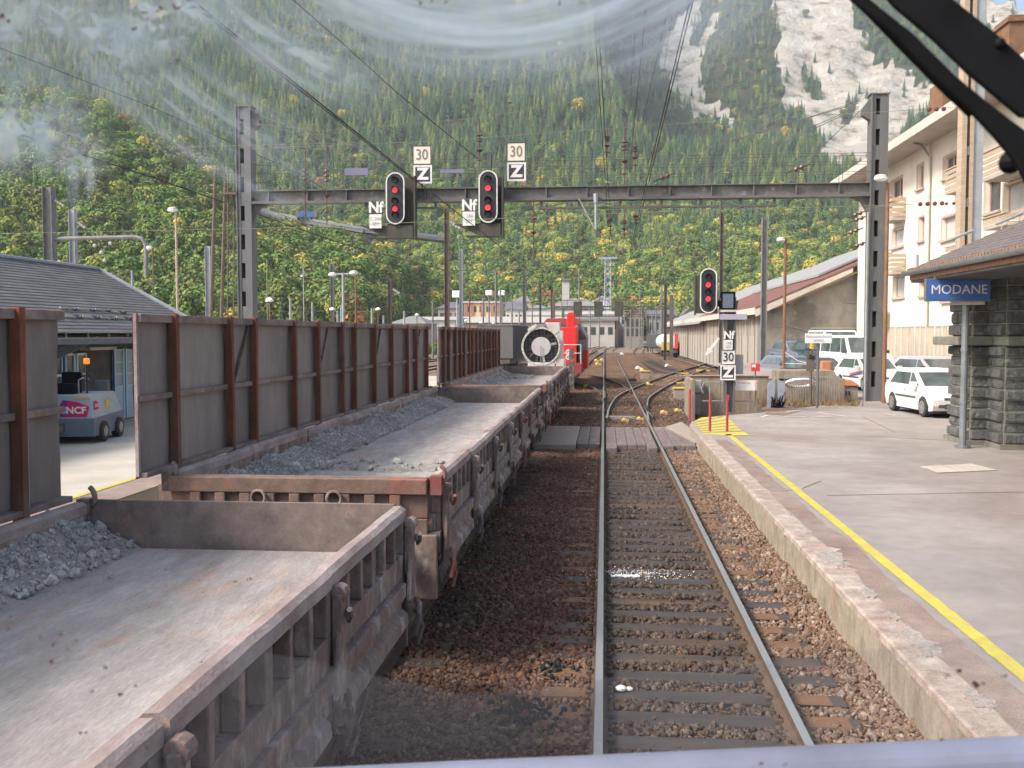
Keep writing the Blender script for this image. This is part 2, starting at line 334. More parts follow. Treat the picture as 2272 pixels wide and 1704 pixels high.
# ------------------------------------------------------------ scattering (stuff only)
LIB = {}
def lib(name, coll, mb, m):
    me = bpy.data.meshes.new(name); me.from_pydata(mb.v, [], mb.f); me.update(); me.materials.append(m)
    o = bpy.data.objects.new(name, me); LIB.setdefault(coll, bpy.data.collections.new(coll)).objects.link(o); return o
def scatter(name, coll, pts, rots, scl, idx, **tags):
    me = bpy.data.meshes.new(name); me.from_pydata([tuple(p) for p in pts], [], []); n = len(pts)
    a = me.attributes.new('rot', 'FLOAT_VECTOR', 'POINT'); a.data.foreach_set('vector', np.asarray(rots, dtype=np.float32).ravel())
    a = me.attributes.new('scl', 'FLOAT_VECTOR', 'POINT'); a.data.foreach_set('vector', np.asarray(scl, dtype=np.float32).ravel())
    a = me.attributes.new('idx', 'INT', 'POINT'); a.data.foreach_set('value', np.asarray(idx, dtype=np.int32))
    o = bpy.data.objects.new(name, me); COL.objects.link(o)
    g = bpy.data.node_groups.new(name, 'GeometryNodeTree')
    g.interface.new_socket('Geometry', in_out='INPUT', socket_type='NodeSocketGeometry')
    g.interface.new_socket('Geometry', in_out='OUTPUT', socket_type='NodeSocketGeometry')
    N, L = g.nodes, g.links; i = N.new('NodeGroupInput'); u = N.new('NodeGroupOutput')
    iop = N.new('GeometryNodeInstanceOnPoints'); ci = N.new('GeometryNodeCollectionInfo')
    ci.inputs[0].default_value = LIB[coll]; ci.inputs['Separate Children'].default_value = True; ci.inputs['Reset Children'].default_value = True
    iop.inputs['Pick Instance'].default_value = True
    def at_(nm, ty):
        q = N.new('GeometryNodeInputNamedAttribute'); q.data_type = ty; q.inputs[0].default_value = nm; return q.outputs[0]
    e = N.new('FunctionNodeEulerToRotation'); L.new(at_('rot', 'FLOAT_VECTOR'), e.inputs[0])
    L.new(i.outputs[0], iop.inputs['Points']); L.new(ci.outputs[0], iop.inputs['Instance']); L.new(at_('idx', 'INT'), iop.inputs['Instance Index'])
    L.new(e.outputs[0], iop.inputs['Rotation']); L.new(at_('scl', 'FLOAT_VECTOR'), iop.inputs['Scale']); L.new(iop.outputs[0], u.inputs[0])
    md = o.modifiers.new('scatter', 'NODES'); md.node_group = g
    o['kind'] = 'stuff'
    for k, v in tags.items(): o[k] = v
    return o
def rock_mb(seed, flat=.75):
    r = random.Random(seed); b = MB(); ph = (1+5**.5)/2
    vs = [(-1,ph,0),(1,ph,0),(-1,-ph,0),(1,-ph,0),(0,-1,ph),(0,1,ph),(0,-1,-ph),(0,1,-ph),(ph,0,-1),(ph,0,1),(-ph,0,-1),(-ph,0,1)]
    fs = [(0,11,5),(0,5,1),(0,1,7),(0,7,10),(0,10,11),(1,5,9),(5,11,4),(11,10,2),(10,7,6),(7,1,8),(3,9,4),(3,4,2),(3,2,6),(3,6,8),(3,8,9),(4,9,5),(2,4,11),(6,2,10),(8,6,7),(9,8,1)]
    sx, sy, sz = r.uniform(.75,1.2), r.uniform(.6,1), r.uniform(.5,.85)*flat/.75
    return b.add([(v[0]/1.9*sx*r.uniform(.7,1.15), v[1]/1.9*sy*r.uniform(.7,1.15), v[2]/1.9*sz*r.uniform(.7,1.15)) for v in vs], fs)
for c, k in (('rocks_brown','stone_brown'),('rocks_pale','stone_pale'),('rocks_grey','stone_grey'),('rocks_rubble','stone_rubble')):
    for q in range(5): lib('rock_%s_%d' % (k, q), c, rock_mb(q*7+len(k)), K[k])
nr = np.random.default_rng(5)
def scat_rocks(name, coll, xyz, size, label, cat='ballast', spread=.35):
    n = len(xyz); s = np.exp(nr.normal(0, spread, n)) * size
    sc = np.stack([s, s, s], 1); ro = nr.uniform(0, 6.283, (n,3))
    return scatter(name, coll, xyz, ro, sc, nr.integers(0, 5, n), label=label, category=cat)

# ------------------------------------------------------------ ground, ballast beds, platforms
def structure(o, label=None):
    o['kind'] = 'structure'
    if label: o['label'] = label
    return o
g = MB(); g.add([(-1500,-60,-.30),(1500,-60,-.30),(1500,1500,-.30),(-1500,1500,-.30)], [(0,1,2,3)])
structure(g.build('ground', K['dirt']))
def nz(x, y, s=1.0, k=0.0): return noise.noise(Vector((x*s, y*s, k)))
def sheet(name, x0, x1, y0, y1, z, dx, dy, m, amp=.03, s=1.2, zf=None):
    nx, ny = max(2, int((x1-x0)/dx)), max(2, int((y1-y0)/dy)); b = MB()
    vs = []
    for j in range(ny+1):
        for i in range(nx+1):
            x, y = x0+(x1-x0)*i/nx, y0+(y1-y0)*j/ny
            vs.append((x, y, z + amp*nz(x, y, s) + (zf(x, y) if zf else 0)))
    b.add(vs, [(j*(nx+1)+i, j*(nx+1)+i+1, (j+1)*(nx+1)+i+1, (j+1)*(nx+1)+i) for j in range(ny) for i in range(nx)])
    return structure(b.build(name, m, smooth=True))
sheet('ballast_bed', -4.9, 2.6, -4, 60, -.17, .25, .4, K['ballast'], .035, 1.5)
sheet('yard_bed', -4.9, 9, 33.2, 160, -.185, .8, 1.6, K['ballast'], .04, .8)
# loose stones over the bed
def stones(x0, x1, y0, y1, n, avoid=True, z=-.17):
    x = nr.uniform(x0, x1, n); y = y0 + (y1-y0)*nr.uniform(0, 1, n)
    zz = np.array([z + .035*nz(a, b, 1.5) for a, b in zip(x, y)]) + nr.uniform(.004, .022, n)
    return np.stack([x, y, zz], 1)
SL0, SLD = at(1450,1591,Z=-.145).y-.49*4, .49
def off_sleeper(p, xa, xb, keep=.06):
    d = (p[:,1] - SL0 + SLD*50) % SLD; on = ((d < .13) | (d > SLD-.13)) & (p[:,0] > xa) & (p[:,0] < xb)
    return p[~(on & (nr.uniform(0,1,len(p)) > keep))]
a = off_sleeper(stones(-2.0, -.12, 5.2, 26.4, 42000), -.40, 2.1, .45); a[:,2] += np.where(a[:,0] > -.62, .012, 0)
scat_rocks('ballast', 'rocks_brown', a, .024, 'loose rusty brown ballast stones between the wagons and the running track')
a = off_sleeper(stones(.03, 1.40, 5.2, 26.0, 25000), -.62, 2.1, .03)
scat_rocks('ballast', 'rocks_grey', a, .025, 'dark oily ballast stones between the two rails')
a = off_sleeper(stones(1.53, 2.42, 5.2, 26.4, 20000), -.6, 2.1, .10)
scat_rocks('ballast', 'rocks_pale', a, .024, 'pale ballast stones between the right rail and the platform wall')
K['stone_oil'] = stone_mat('oil soaked stone', [(.012,.012,.013),(.03,.028,.027),(.02,.02,.02)])
for q in range(5): lib('rock_oil_%d' % q, 'rocks_oil', rock_mb(q*5+2), K['stone_oil'])
for (px, py, n, sx_, sy_) in ((1165,1585,260,.12,.16),(1225,1480,70,.07,.12)):
    c = at(px, py, Z=-.15); n = n//2; a = np.stack([nr.normal(c.x,sx_*1.3,n), nr.normal(c.y,sy_,n), np.full(n,-.135)],1); scat_rocks('oily_stones', 'rocks_oil', a, .028, 'black oil soaked stones lying among the brown ballast left of the rail', cat='stones')
a = stones(-2.0, 3.0, 31.2, 60, 20000); scat_rocks('ballast', 'rocks_brown', a, .036, 'brown ballast beyond the foot crossing')
a = stones(3.0, 8.0, 38, 75, 9000); scat_rocks('ballast', 'rocks_pale', a, .045, 'pale ballast beside the diverging tracks')

# platforms
def plat_x(y): return 2.70 + .05*nz(y, 3, 2.1) + (.16 if 10.9 < y < 12.6 else 0)*abs(nz(y, 9, 3)) * 2
b = MB(); edge = [(plat_x(y), y) for y in np.arange(-4, 25.6, .12)]
poly = edge + [(3.4, 27.5), (3.5, 31.6), (5.6, 33.6), (6.6, 35.2), (9.6, 38.7), (9.6, 60), (40, 60), (40, -4)]
me_poly = [(x, y, .30) for x, y in poly]
import mathutils.geometry as mg
tri = mg.tessellate_polygon([[Vector(p) for p in me_poly]])
b.add(me_poly, [tuple(t) for t in tri]); structure(b.build('platform_surface', K['asphalt']))
b = MB(); b.add([(2.66,-4,.304),(3.07,-4,.304),(3.07,24.9,.304),(2.66,24.9,.304)], [(0,1,2,3)])
for y0 in np.arange(-4, 24.5, .5): pass
b = MB(); vs = []
ys = np.arange(-4, 24.6, .15)
for y in ys: vs += [(plat_x(y)+.01, y, .304), (3.02 + .35*max(0, nz(y, 5, .35)) + .05*nz(y,1,2), y, .304)]
b.add(vs, [(2*i, 2*i+1, 2*i+3, 2*i+2) for i in range(len(ys)-1)]); structure(b.build('platform_worn_strip', K['asphalt_red']))
# kerb wall: long stone courses with a rough top
kb = thing('platform_kerb', 'old stone platform edge wall with a broken, patched top', 'platform edge', (2.5, 12, -.3))
y = -4.0; i = 0; blk = MB(); top = MB()
while y < 25.5:
    L_ = .95 if y > 14 else 2.6
    y1 = min(y + L_*rnd.uniform(.9,1.1), 25.6); o = rnd.uniform(-.012,.012)
    blk.box(2.42+o, 2.60, y+.012, y1-.012, -.32, .245)
    y = y1
blk.box(2.45, 2.62, -4, 25.6, -.32, .24)
ob = blk.build('wall_face', K['kerb'], kb, bevel=.018)
ys = np.arange(-4, 25.61, .10); vs = []
for y in ys:
    x0 = 2.405 + .010*nz(y, 0, 2.5) + .008*nz(y, 7, 9); x1 = plat_x(y) + .012; zt = .292 + .010*nz(y, 2, 3)
    vs += [(x0, y, .225), (x0+.006, y, zt-.012), (x0+.03, y, zt), (x1, y, .297 + .006*nz(y,3,4)), (x1, y, .2)]
top.add(vs, [(5*i+k, 5*i+5+k, 5*i+6+k, 5*i+1+k) for i in range(len(ys)-1) for k in range(4)])
top.build('coping', K['kerb_top'], kb)
ch = MB()
for (yc, ln, w) in ((11.7,1.0,.15),(10.1,.5,.07),(9.3,.3,.05),(8.5,.8,.12),(13.3,.5,.06),(14.6,.4,.05),(7.2,.5,.10)):
    pts = [(2.66 + w*math.cos(t)*rnd.uniform(.4,1.4), yc + ln*.5*math.sin(t)*rnd.uniform(.55,1.2), .290) for t in np.linspace(0, 2*math.pi, 26)[:-1]]
    ch.prism(pts, (0,0,.016))
ch.build('broken_patch', K['kerb_chip'], kb)
# ramp slab at the crossing end of the kerb
b = MB(); b.prism([(2.42,25.6,.0),(3.4,25.6,.0),(3.4,27.0,.0),(2.62,29.9,.0),(2.42,28.4,.0)], (0,0,.306)); b.box(2.42,3.3,25.62,26.4,-.3,-.01)
b.prism([(1.9,30.6,-.2),(2.42,26.6,-.2),(2.60,30.0,-.2),(2.5,32.4,-.2)], (0,0,.26))
structure(b.build('ramp_slab', K['conc_slab'], bevel=.02))
# yellow line and hatching
def strip(name, pts, w, z, m, jag=.0, lab=None):
    vs = []
    for (x, y) in pts: vs += [(x-w/2+jag*nz(y,1,6), y, z), (x+w/2+jag*nz(y,4,6), y, z)]
    b = MB(); b.add(vs, [(2*i,2*i+1,2*i+3,2*i+2) for i in range(len(pts)-1)])
    o = structure(b.build(name, m)); return o
strip('yellow_line', [(3.19+.015*nz(y,2,.6), y) for y in np.arange(-4, 26, .12)], .14, .309, K['yellow'], .02)
b = MB()
hp = [at(px, py, Z=.309) for px, py in ((1541,934),(1556,926),(1611,923),(1640,951),(1662,965),(1700,966),(1612,966),(1560,962))]
b.add(hp, [tuple(range(len(hp)))]); structure(b.build('yellow_hatch', K['yellow']))
b = MB()
for k in range(6):
    p0 = at(1543+3*k, 937+4.6*k, Z=.313); p1 = at(1604+9*k, 924+6.5*k, Z=.313)
    b.beam(p0, p1, .10, .002)
structure(b.build('hatch_gap', K['asphalt_red']))
b = MB()
for (x0, y0, x1, y1) in ((1740,925,1790,925),(1800,926,1845,924),(1690,925,1704,921),(1815,915,1840,919),(1845,920,1880,924),(1745,913,1775,910),(1962,918,1986,921)):
    b.beam(at(x0,y0,Z=.312), at(x1,y1,Z=.312), .13, .002)
structure(b.build('worn_white_marking', K['whiteline']))
# joints and cracks in the asphalt
b = MB()
def crack(p, q, n, w):
    P = [at(*p, Z=.305), at(*q, Z=.305)]; pts = []
    for i in range(n+1):
        c = P[0].lerp(P[1], i/n); pts.append(c + Vector((0, .05*nz(c.x, c.y, 3), 0)))
    for i in range(n): b.beam(pts[i], pts[i+1] + (pts[i+1]-pts[i])*.2, w, .004)
crack((1835,1099),(2272,1091),26,.022); crack((1780,1083),(1820,1068),6,.015); crack((1716,1090),(1755,1088),5,.012)
crack((1915,925),(1985,958),8,.03); crack((1900,966),(2120,978),16,.03)
structure(b.build('asphalt_joint', K['asphalt_red']))
t = thing('drain_grate', 'pale ribbed drain cover set flat in the asphalt before the stone building', 'drain cover', (6.2,16,.3))
c4 = [at(px, py, Z=.304) for px, py in ((2042,1036),(2158,1030),(2214,1044),(2080,1050))]
b = MB(); b.prism(c4, (0,0,.008)); b.build('frame', K['kerb_top'], t)
b = MB()
for k in range(5):
    a0, a1 = (k+.08)/5, (k+.92)/5
    q = [c4[0].lerp(c4[1],a0), c4[0].lerp(c4[1],a1), c4[3].lerp(c4[2],a1), c4[3].lerp(c4[2],a0)]
    b.prism([v+Vector((0,0,.008)) for v in q], (0,0,.006))
b.build('slab_cover', K['asphalt_pale'], t)

# left platform
b = MB(); b.box(-60,-7.62,-4,60,-.3,.295); structure(b.build('left_platform', K['asphalt_pale']))
b = MB(); b.box(-8.28,-7.60,-4,60,.296,.301); structure(b.build('left_platform_edge_strip', K['asphalt_red']))
strip('left_yellow_line', [(-8.38, y) for y in np.arange(-4, 60, 1)], .13, .306, K['yellow'], .01)

# ------------------------------------------------------------ railway tracks
def rail_section(b, pts, top_b, h=.13):
    """pts: list of 2D points; web and foot into b, head into top_b"""
    n = len(pts); P = [Vector((x, y, 0)) for x, y in pts]
    def sweep(mb, prof):
        vs = []
        for i, p in enumerate(P):
            d = (P[min(i+1,n-1)] - P[max(i-1,0)]).normalized(); s = Vector((d.y, -d.x, 0))
            vs += [p + s*u + Vector((0,0,v)) for u, v in prof]
        k = len(prof)
        mb.add(vs, [(i*k+j, i*k+(j+1) % k, (i+1)*k+(j+1) % k, (i+1)*k+j) for i in range(n-1) for j in range(k)] + [tuple(range(k)), tuple(range((n-1)*k, n*k))[::-1]])
    sweep(b, [(-.07,-.15),(-.07,-.135),(-.012,-.115),(-.012,-.04),(-.034,-.03),(-.034,-.006),(.034,-.006),(.034,-.03),(.012,-.04),(.012,-.115),(.07,-.135),(.07,-.15)])
    sweep(top_b, [(-.031,-.006),(-.033,-.004),(-.026,.001),(.026,.001),(.033,-.004),(.031,-.006)])
def track(name, label, rails, sleepers, topm='rail_top', sl_mat='sleeper', group=None):
    t = thing(name, label, 'railway track', (rails[0][0][0], rails[0][0][1], -.2), group=group)
    for r in rails:
        web, hd = MB(), MB(); rail_section(web, r, hd)
        o = web.build('rail', K['rail_side'], t); hd.build('rail_head', K[topm], o)
    for (c, ang, L_, w) in sleepers:
        b = MB(); m = Matrix.Rotation(ang, 3, 'Z'); b.obox((c[0], c[1], -.205), (L_, w, .12), m)
        b.build('sleeper', K[sl_mat], t, bevel=.012)
    return t
t_main = track('railway_track', 'straight running track with dark oiled sleepers in the middle', [[(-.03,y) for y in (-3,30,60,100,150)], [(1.46,y) for y in (-3,30,60,100,150)]],
      [((.72+rnd.uniform(-.02,.02), SL0+SLD*k), rnd.uniform(-.01,.01), 2.6, .235) for k in range(-3, 42)] +
      [((1.2, 32.4+.62*k), 0, 3.6, .25) for k in range(46)])
# brown outer ends of the sleepers (unoiled timber)
for c_ in [o_ for o_ in t_main.children if o_.name.startswith('sleeper')][:45]:
    y = c_.data.vertices[0].co.y + t_main.location.y + .117
    if rnd.random() < .8: b = MB(); b.obox((1.56+rnd.uniform(.12,.22), y, -.1435), (rnd.uniform(.2,.43), .222, .006), Matrix.Identity(3)); b.build('bare_end', K['sleeper_brown'], c_)
    if rnd.random() < .4: b = MB(); b.obox((-.33, y, -.1435), (.40, .222, .006), Matrix.Identity(3)); b.build('bare_end', K['sleeper_brown'], c_)
b = MB()
for k in range(-3, 42):
    for x in (-.03, 1.46):
        y = SL0+SLD*k
        for s in (-1, 1):
            b.box(x+s*.09-.028, x+s*.09+.028, y-.06, y+.06, -.143, -.115); b.cyl((x+s*.09,y,-.115),(x+s*.09,y,-.085),.018,6)
b.build('rail_fastening', K['rail_side'], t_main, kind='stuff')
track('railway_track', 'track carrying the string of dusty wagons', [[(-1.98,y) for y in (-6,30,75)] + [(-1.6,95),(-1.0,130),(.3,170)], [(-3.47,y) for y in (-6,30,75)] + [(-3.1,95),(-2.5,130),(-1.2,170)]],
      [((-2.72, SL0+.62*k), 0, 2.5, .23) for k in range(-3, 60)], 'rail_dull')
def gpx(pts): return [tuple(at(x, y, Z=0)[:2]) for x, y in pts]
def smooth(p, n=5):
    p = [Vector(q) for q in p]; out = []
    for i in range(len(p)-1):
        p0, p1, p2, p3 = p[max(i-1,0)], p[i], p[i+1], p[min(i+2,len(p)-1)]
        for k in range(n):
            t = k/n; out.append(tuple(.5*((2*p1)+(p2-p0)*t+(2*p0-5*p1+4*p2-p3)*t*t+(3*p1-p0-3*p2+p3)*t**3)))
    out.append(tuple(p[-1])); return out
# the branch that leaves to the right: its two rails, smooth arcs in plan
arcL = smooth([(.10,34.2),(.22,39.5),(.62,46.5),(1.45,52.8),(2.6,60),(3.9,67.5),(5.4,76),(8.6,92),(12,108)])
arcR = smooth([(1.50,33.6),(1.66,38.5),(2.05,45.5),(3.05,53),(4.35,61),(5.6,68),(7.2,77),(10.3,92),(14,107)])
track('turnout_track', 'curved polished rails of the turnout bending away to the right', [arcL, arcR], [((1.9+.045*k, 54+.9*k), -.1, 3.4, .25) for k in range(10)])
guard = smooth([(1.70,35.0),(1.64,37.5),(1.72,40.5)]); 
b = MB(); hb = MB(); rail_section(b, guard, hb); rail_section(b, [( .04,45),(.04,50)], hb); t = thing('guard_rail', 'short dull check rail beside the curved turnout rail', 'guard rail', (1.7,38,-.2)); b.build('rail', K['rail_side'], t); hb.build('rail_head', K['rail_dull'], t)
# second curve from the left: wagons track joining the running track
cvL = smooth([(-3.1,62),(-1.6,58.6),(-.55,53.5),(-.12,47.5)]); cvR = smooth([(-1.2,71),(.1,65),(.95,57.5),(1.33,50)])
track('turnout_track', 'dull curved rails of the turnout leading left to the wagon track', [cvL, cvR], [], 'rail_dull')
# tracks that come in from the upper right of the yard
far1 = smooth([(9.5,56),(6.0,70),(4.6,83),(4.2,100),(3.9,125),(5,170),(9,230),(20,290)])
far2 = smooth([(11.0,57),(7.5,71),(6.1,84),(5.7,101),(5.4,126),(6.5,170),(10.5,229),(21.4,288)])
far3 = [(a+4.2, b) for a, b in far1[6:]]; far4 = [(a+4.2, b) for a, b in far2[6:]]
track('railway_track', 'dull yard track curving away beside the goods shed', [far1, far2], [((8.2-.22*k if k < 12 else 5.1, 62+1.3*k), 0, 2.5, .24) for k in range(40)], 'rail_dull')
track('railway_track', 'rusty siding running along the foot of the goods shed', [far3, far4], [], 'rail_dull')
for k, (dx, lab) in enumerate(((0, 'distant continuation of the running track bending right'), (-3.4, 'distant continuation of the wagon track bending right'))):
    c = smooth([(-.03+dx,150),(.0+dx,180),(2+dx,225),(7+dx,262),(14+dx,288),(24+dx,300)]); c2 = smooth([(1.46+dx,150),(1.5+dx,179),(3.5+dx,223),(8.3+dx,260),(14.8+dx,285),(24.6+dx,297)])
    track('railway_track', lab, [c, c2], [], 'rail_top' if k == 0 else 'rail_dull')
for k, x in enumerate((-11.5,-16,-20.5)):
    track('railway_track', ['nearest yard track left of the wagons','middle yard track left of the wagons','outermost yard track left of the wagons'][k],
          [[(x,62),(x+1,120),(x+5,200)],[(x+1.5,62),(x+2.5,120),(x+6.5,200)]], [], 'rail_dull')

# darker oily ballast in the point-work
def blotch(name, pts, m, z):
    P_ = smooth([at(x, y, Z=z)[:2] for x, y in pts]+[at(*pts[0], Z=z)[:2]], 4); b = MB(); b.add([(x+.12*nz(x,y,2.5), y+.3*nz(y,x,.9), z) for x, y in P_[:-1]], [tuple(range(len(P_)-1))]); return structure(b.build(name, m))
K['oily'] = ballast_mat('oily ballast', (.03,.025,.022), (.07,.052,.042), (.15,.11,.085))
a_ = stones(-.9, 3.4, 33.5, 58, 9000, z=-.165); scat_rocks('ballast', 'rocks_grey', a_, .036, 'dark oily ballast around the turnout')
# foot crossing boards
t = thing('board_crossing', 'worn timber and concrete boards laid across both tracks', 'level crossing', (.7,28.5,-.1))
for (x0, x1, y0, y1, m) in ((.06,.34,25.3,30.9,'plank'),(.345,.62,26.1,31.0,'plank'),(.625,.88,26.1,31.1,'plank'),(.885,1.11,26.1,30.9,'plank'),(1.115,1.37,25.35,31.0,'plank'),
        (1.53,1.83,25.9,31.2,'plank'),(1.835,2.12,26.0,31.2,'plank'),(2.125,2.40,26.0,31.1,'plank'),(-.40,-.11,26.2,31.1,'plank'),(-.72,-.41,26.2,31.0,'plank'),
        (-1.82,-.74,25.9,31.2,'conc_slab'),(-3.3,-2.1,25.9,31.2,'conc_slab')):
    b = MB(); b.box(x0, x1, y0, y1, -.16, -.012+rnd.uniform(-.006,.006)); b.build('board' if m == 'plank' else 'slab', K[m], t, bevel=.02)
# spilled white salt and litter
a = np.stack([nr.normal(.38,.32,330), nr.normal(12.45,.13,330), np.full(330,-.125)],1)
lib('grain', 'grains', rock_mb(3), K['white'])
scatter('white_granules', 'grains', a, nr.uniform(0,6,(330,3)), np.repeat(nr.uniform(.004,.013,(330,1)),3,1), np.zeros(330,int), label='white granules spilled over the sleepers', category='granules')
b = MB(); b.box(.10,.46,12.33,12.43,-.142,-.128); o = b.build('white_streak', K['white'], bevel=.01); structure(o)
b = MB(); P0 = at(1378,1527,Z=-.12)
b.ball(P0, .05, 8, 5, .5); b.ball(P0+Vector((.07,.02,-.01)), .035, 8, 5, .5); o = b.build('crumpled_tissue', K['white'], label='crumpled white tissue lying on the ballast between the rails', category='litter')

# ------------------------------------------------------------ wagons
XR, XL, ZT, ZF = -1.46, -4.06, 1.62, 1.26
XC = (XR+XL)/2
def wagon(y0, y1, label, lod=0, panel_y=None):
    t = thing('flat_wagon', label, 'railway wagon', (XC, (y0+y1)/2, 0), group='wagons of the works train')
    b = MB(); b.box(XL+.06, XR-.06, y0+.08, y1-.08, ZF-.14, ZF); b.build('deck', K['deck'], t)
    # frame below
    b = MB()
    for x in (XR-.05, XL+.05): b.box(x-.05, x+.05, y0, y1, .93, 1.118)
    for x in (XC-.55, XC+.55): b.box(x-.08, x+.08, y0+.1, y1-.1, .70, 1.118)
    b.box(XL+.1, XR-.1, y0, y0+.16, .72, 1.118); b.box(XL+.1, XR-.1, y1-.16, y1, .72, 1.118)
    b.build('underframe', K['wagon_dark'], t)
    n = 7; L_ = (y1-y0-.16)/n
    for side in (0, 1):
        for k in range(n):
            a0, a1 = y0+.08+k*L_, y0+.08+(k+1)*L_; dz = rnd.uniform(-.012,.012); dx = rnd.uniform(-.012,.012)
            lo = 0 if side else 1
            b = MB(); x = (XR if side else XL)
            s = 1 if side else -1; x0, x1 = (x-.10*s, x) if side else (x, x+.10)
            xa, xb = min(x, x-.11*s), max(x, x-.11*s)
            # inner plate, bottom board, ribs
            xi0, xi1 = (xa, xa+.02) if side else (xb-.02, xb)
            b.box(xi0+dx, xi1+dx, a0+.01, a1-.01, ZF-.01, ZT-.03+dz)
            b.box(xa+dx, xb+dx, a0+.02, a1-.02, ZF-.16, ZF+.02)
            b.box((xa if side else xb-.03)+dx, (xa+.03 if side else xb)+dx, a0+.02, a1-.02, ZF-.30, ZF-.16)
            nr_ = 7
            for q in range(nr_):
                yy = a0+.06+(a1-a0-.12)*q/(nr_-1); w = .05 if q in (0,3,6) else .028
                b.box(xa+.022+dx if side else xa+dx, xb+dx if side else xb-.022+dx, yy-w, yy+w, ZF+.02, ZT-.10+dz)
            o = b.build('side_board', K['wagon'], t, bevel=.008)
            b = MB(); prof = [(xa-.005,ZT-.105),(xa-.01,ZT-.03),(xa+.02,ZT),(xb-.03,ZT+.004),(xb+.004,ZT-.02),(xb+.006,ZT-.09),(xb-.02,ZT-.11)]
            sg = 14; k_ = len(prof); vs = []
            for q in range(sg+1):
                yq = a0+.01+(a1-a0-.02)*q/sg; ex, ez = .007*nz(yq, side*9, 2.1)+.003*nz(yq,4,9), .007*nz(yq, side*7+3, 1.7)+.003*nz(yq,8,8)
                vs += [(u+dx+ex, yq, v+dz+ez) for u, v in prof]
            b.add(vs, [(q*k_+j, q*k_+(j+1) % k_, (q+1)*k_+(j+1) % k_, (q+1)*k_+j) for q in range(sg) for j in range(k_)]+[tuple(range(k_))[::-1], tuple(range(sg*k_, sg*k_+k_))])
            b.build('top_rail', K['wagon_top'], o)
        # long timbers below the boards on the outside
    for k, (z0, z1, o) in enumerate(((.86,1.08,.035),(.99,1.10,.07))):
        b = MB(); b.box(XR-.03, XR+o-.03, y0+.3, y1-.3, z0, z1); b.build('side_timber', K['wagon'], t, bevel=.012)
    for k in range(n):                                              # dropped curved edge flaps
        a0, a1 = y0+.08+k*L_, y0+.08+(k+1)*L_
        b = MB(); b.prism([(XR-.02, a0+.22, .93),(XR+.05, a0+.22, .88),(XR+.06, a0+.22, .80),(XR+.02, a0+.22, .74),(XR-.02, a0+.22, .74)], (0, a1-a0-.44, 0))
        b.build('hinged_flap', K['wagon'], t, bevel=.01)
    # latches and stanchions at the bay joints
    for k in range(n+1):
        yy = y0+.08+k*L_
        if k in (0, n): yy += .06 if k == 0 else -.06
        b = MB(); x = XR+.03
        b.box(x-.02, x+.035, yy-.045, yy+.045, .78, 1.50); b.cyl((x+.012,yy-.03,1.50),(x+.012,yy+.05,1.50),.05,10)
        b.prism([(x,yy-.13,.95),(x,yy+.13,.95),(x,yy+.05,1.3),(x,yy-.05,1.3)], (.03,0,0))
        b.cyl((x-.02,yy,.88),(x+.09,yy,.88),.045,8)
        o = b.build('stanchion', K['wagon'], t, bevel=.008)
        b = MB(); b.tube([(x+.04,yy+.05,1.40),(x+.07,yy-.03,1.36),(x+.10,yy-.10,1.40),(x+.11,yy-.17,1.46)], .016, 6)
        b.tube([(x+.05,yy,.95),(x+.09,yy-.06,.82),(x+.06,yy-.10,.70)], .022, 6); b.tube([(x+.03,yy+.08,.86),(x+.08,yy+.10,.70),(x+.05,yy+.05,.58)], .018, 6)
        b.build('latch', K['wagon_dark'] if k % 4 else K['stripe'], o)
        b = MB(); b.box(XL-.06, XL-.005, yy-.045, yy+.045, .78, 1.5); b.build('stanchion', K['wagon'], t)
    # end boards
    b = MB(); b.box(XL+.10, XR-.11, y0, y0+.07, ZF-.02, ZT-.012); b.box(XL+.10, XR-.11, y0-.055, y0, ZT-.16, ZT-.02)
    b.box(XL+.10, XR-.11, y0-.03, y0, ZF-.34, ZF-.02)
    for q in np.linspace(XL+.35, XR-.4, 9): b.box(q-.05, q+.05, y0-.05, y0, ZF-.30, ZT-.16)
    eb = b.build('end_board', K['rust_end'], t, bevel=.01)
    b = MB()
    for q in (XL+.95, XL+1.65): b.torus((q, y0-.075, ZT-.20), .065, .014)
    b.build('lashing_ring', K['wagon'], eb)
    b = MB(); b.box(XL+.10, XR-.10, y1-.045, y1, ZF-.02, ZT+.0); b.build('end_board', K['endboard'], t)
    for (x, yy) in ((XR-.03, y0+.02),(XL+.08,y0+.02),(XL+.08,y1-.03)):
        b = MB(); b.torus((x, yy, ZT+.02), .085, .02, ax=(0.3,1,0), a0=-20, a1=200); b.box(x-.05,x+.05,yy-.06,yy+.04,ZT-.16,ZT+.01)
        b.build('corner_lug', K['stripe'] if y0 > 8 and x > -3 else K['wagon_dark'], t)
    # buffers, headstock plates
    for (yy, s) in ((y0, -1), (y1, 1)):
        for x in (XC-.875, XC+.875):
            b = MB(); b.cyl((x,yy,1.0),(x,yy+s*.42,1.0),.10,12); b.cyl((x,yy+s*.42,1.0),(x,yy+s*.48,1.0),.23,16)
            b.build('buffer', K['wagon_dark'], t)
        b = MB(); b.box(XR-.52, XR-.02, min(yy,yy+s*.05), max(yy,yy+s*.05), .52, 1.10); b.build('headstock_plate', K['wagon'], t, bevel=.01)
        b = MB(); b.box(XR-.6, XR-.07, min(yy,yy-s*.3)+.02, max(yy,yy-s*.3)-.02, 1.121, 1.24); b.build('corner_box', K['rust_end'], t, bevel=.01)
        b = MB(); b.tube([(XC,yy,1.0),(XC,yy+s*.3,.98),(XC+.02,yy+s*.55,.9)], .05, 8); b.build('coupling', K['wagon_dark'], t)
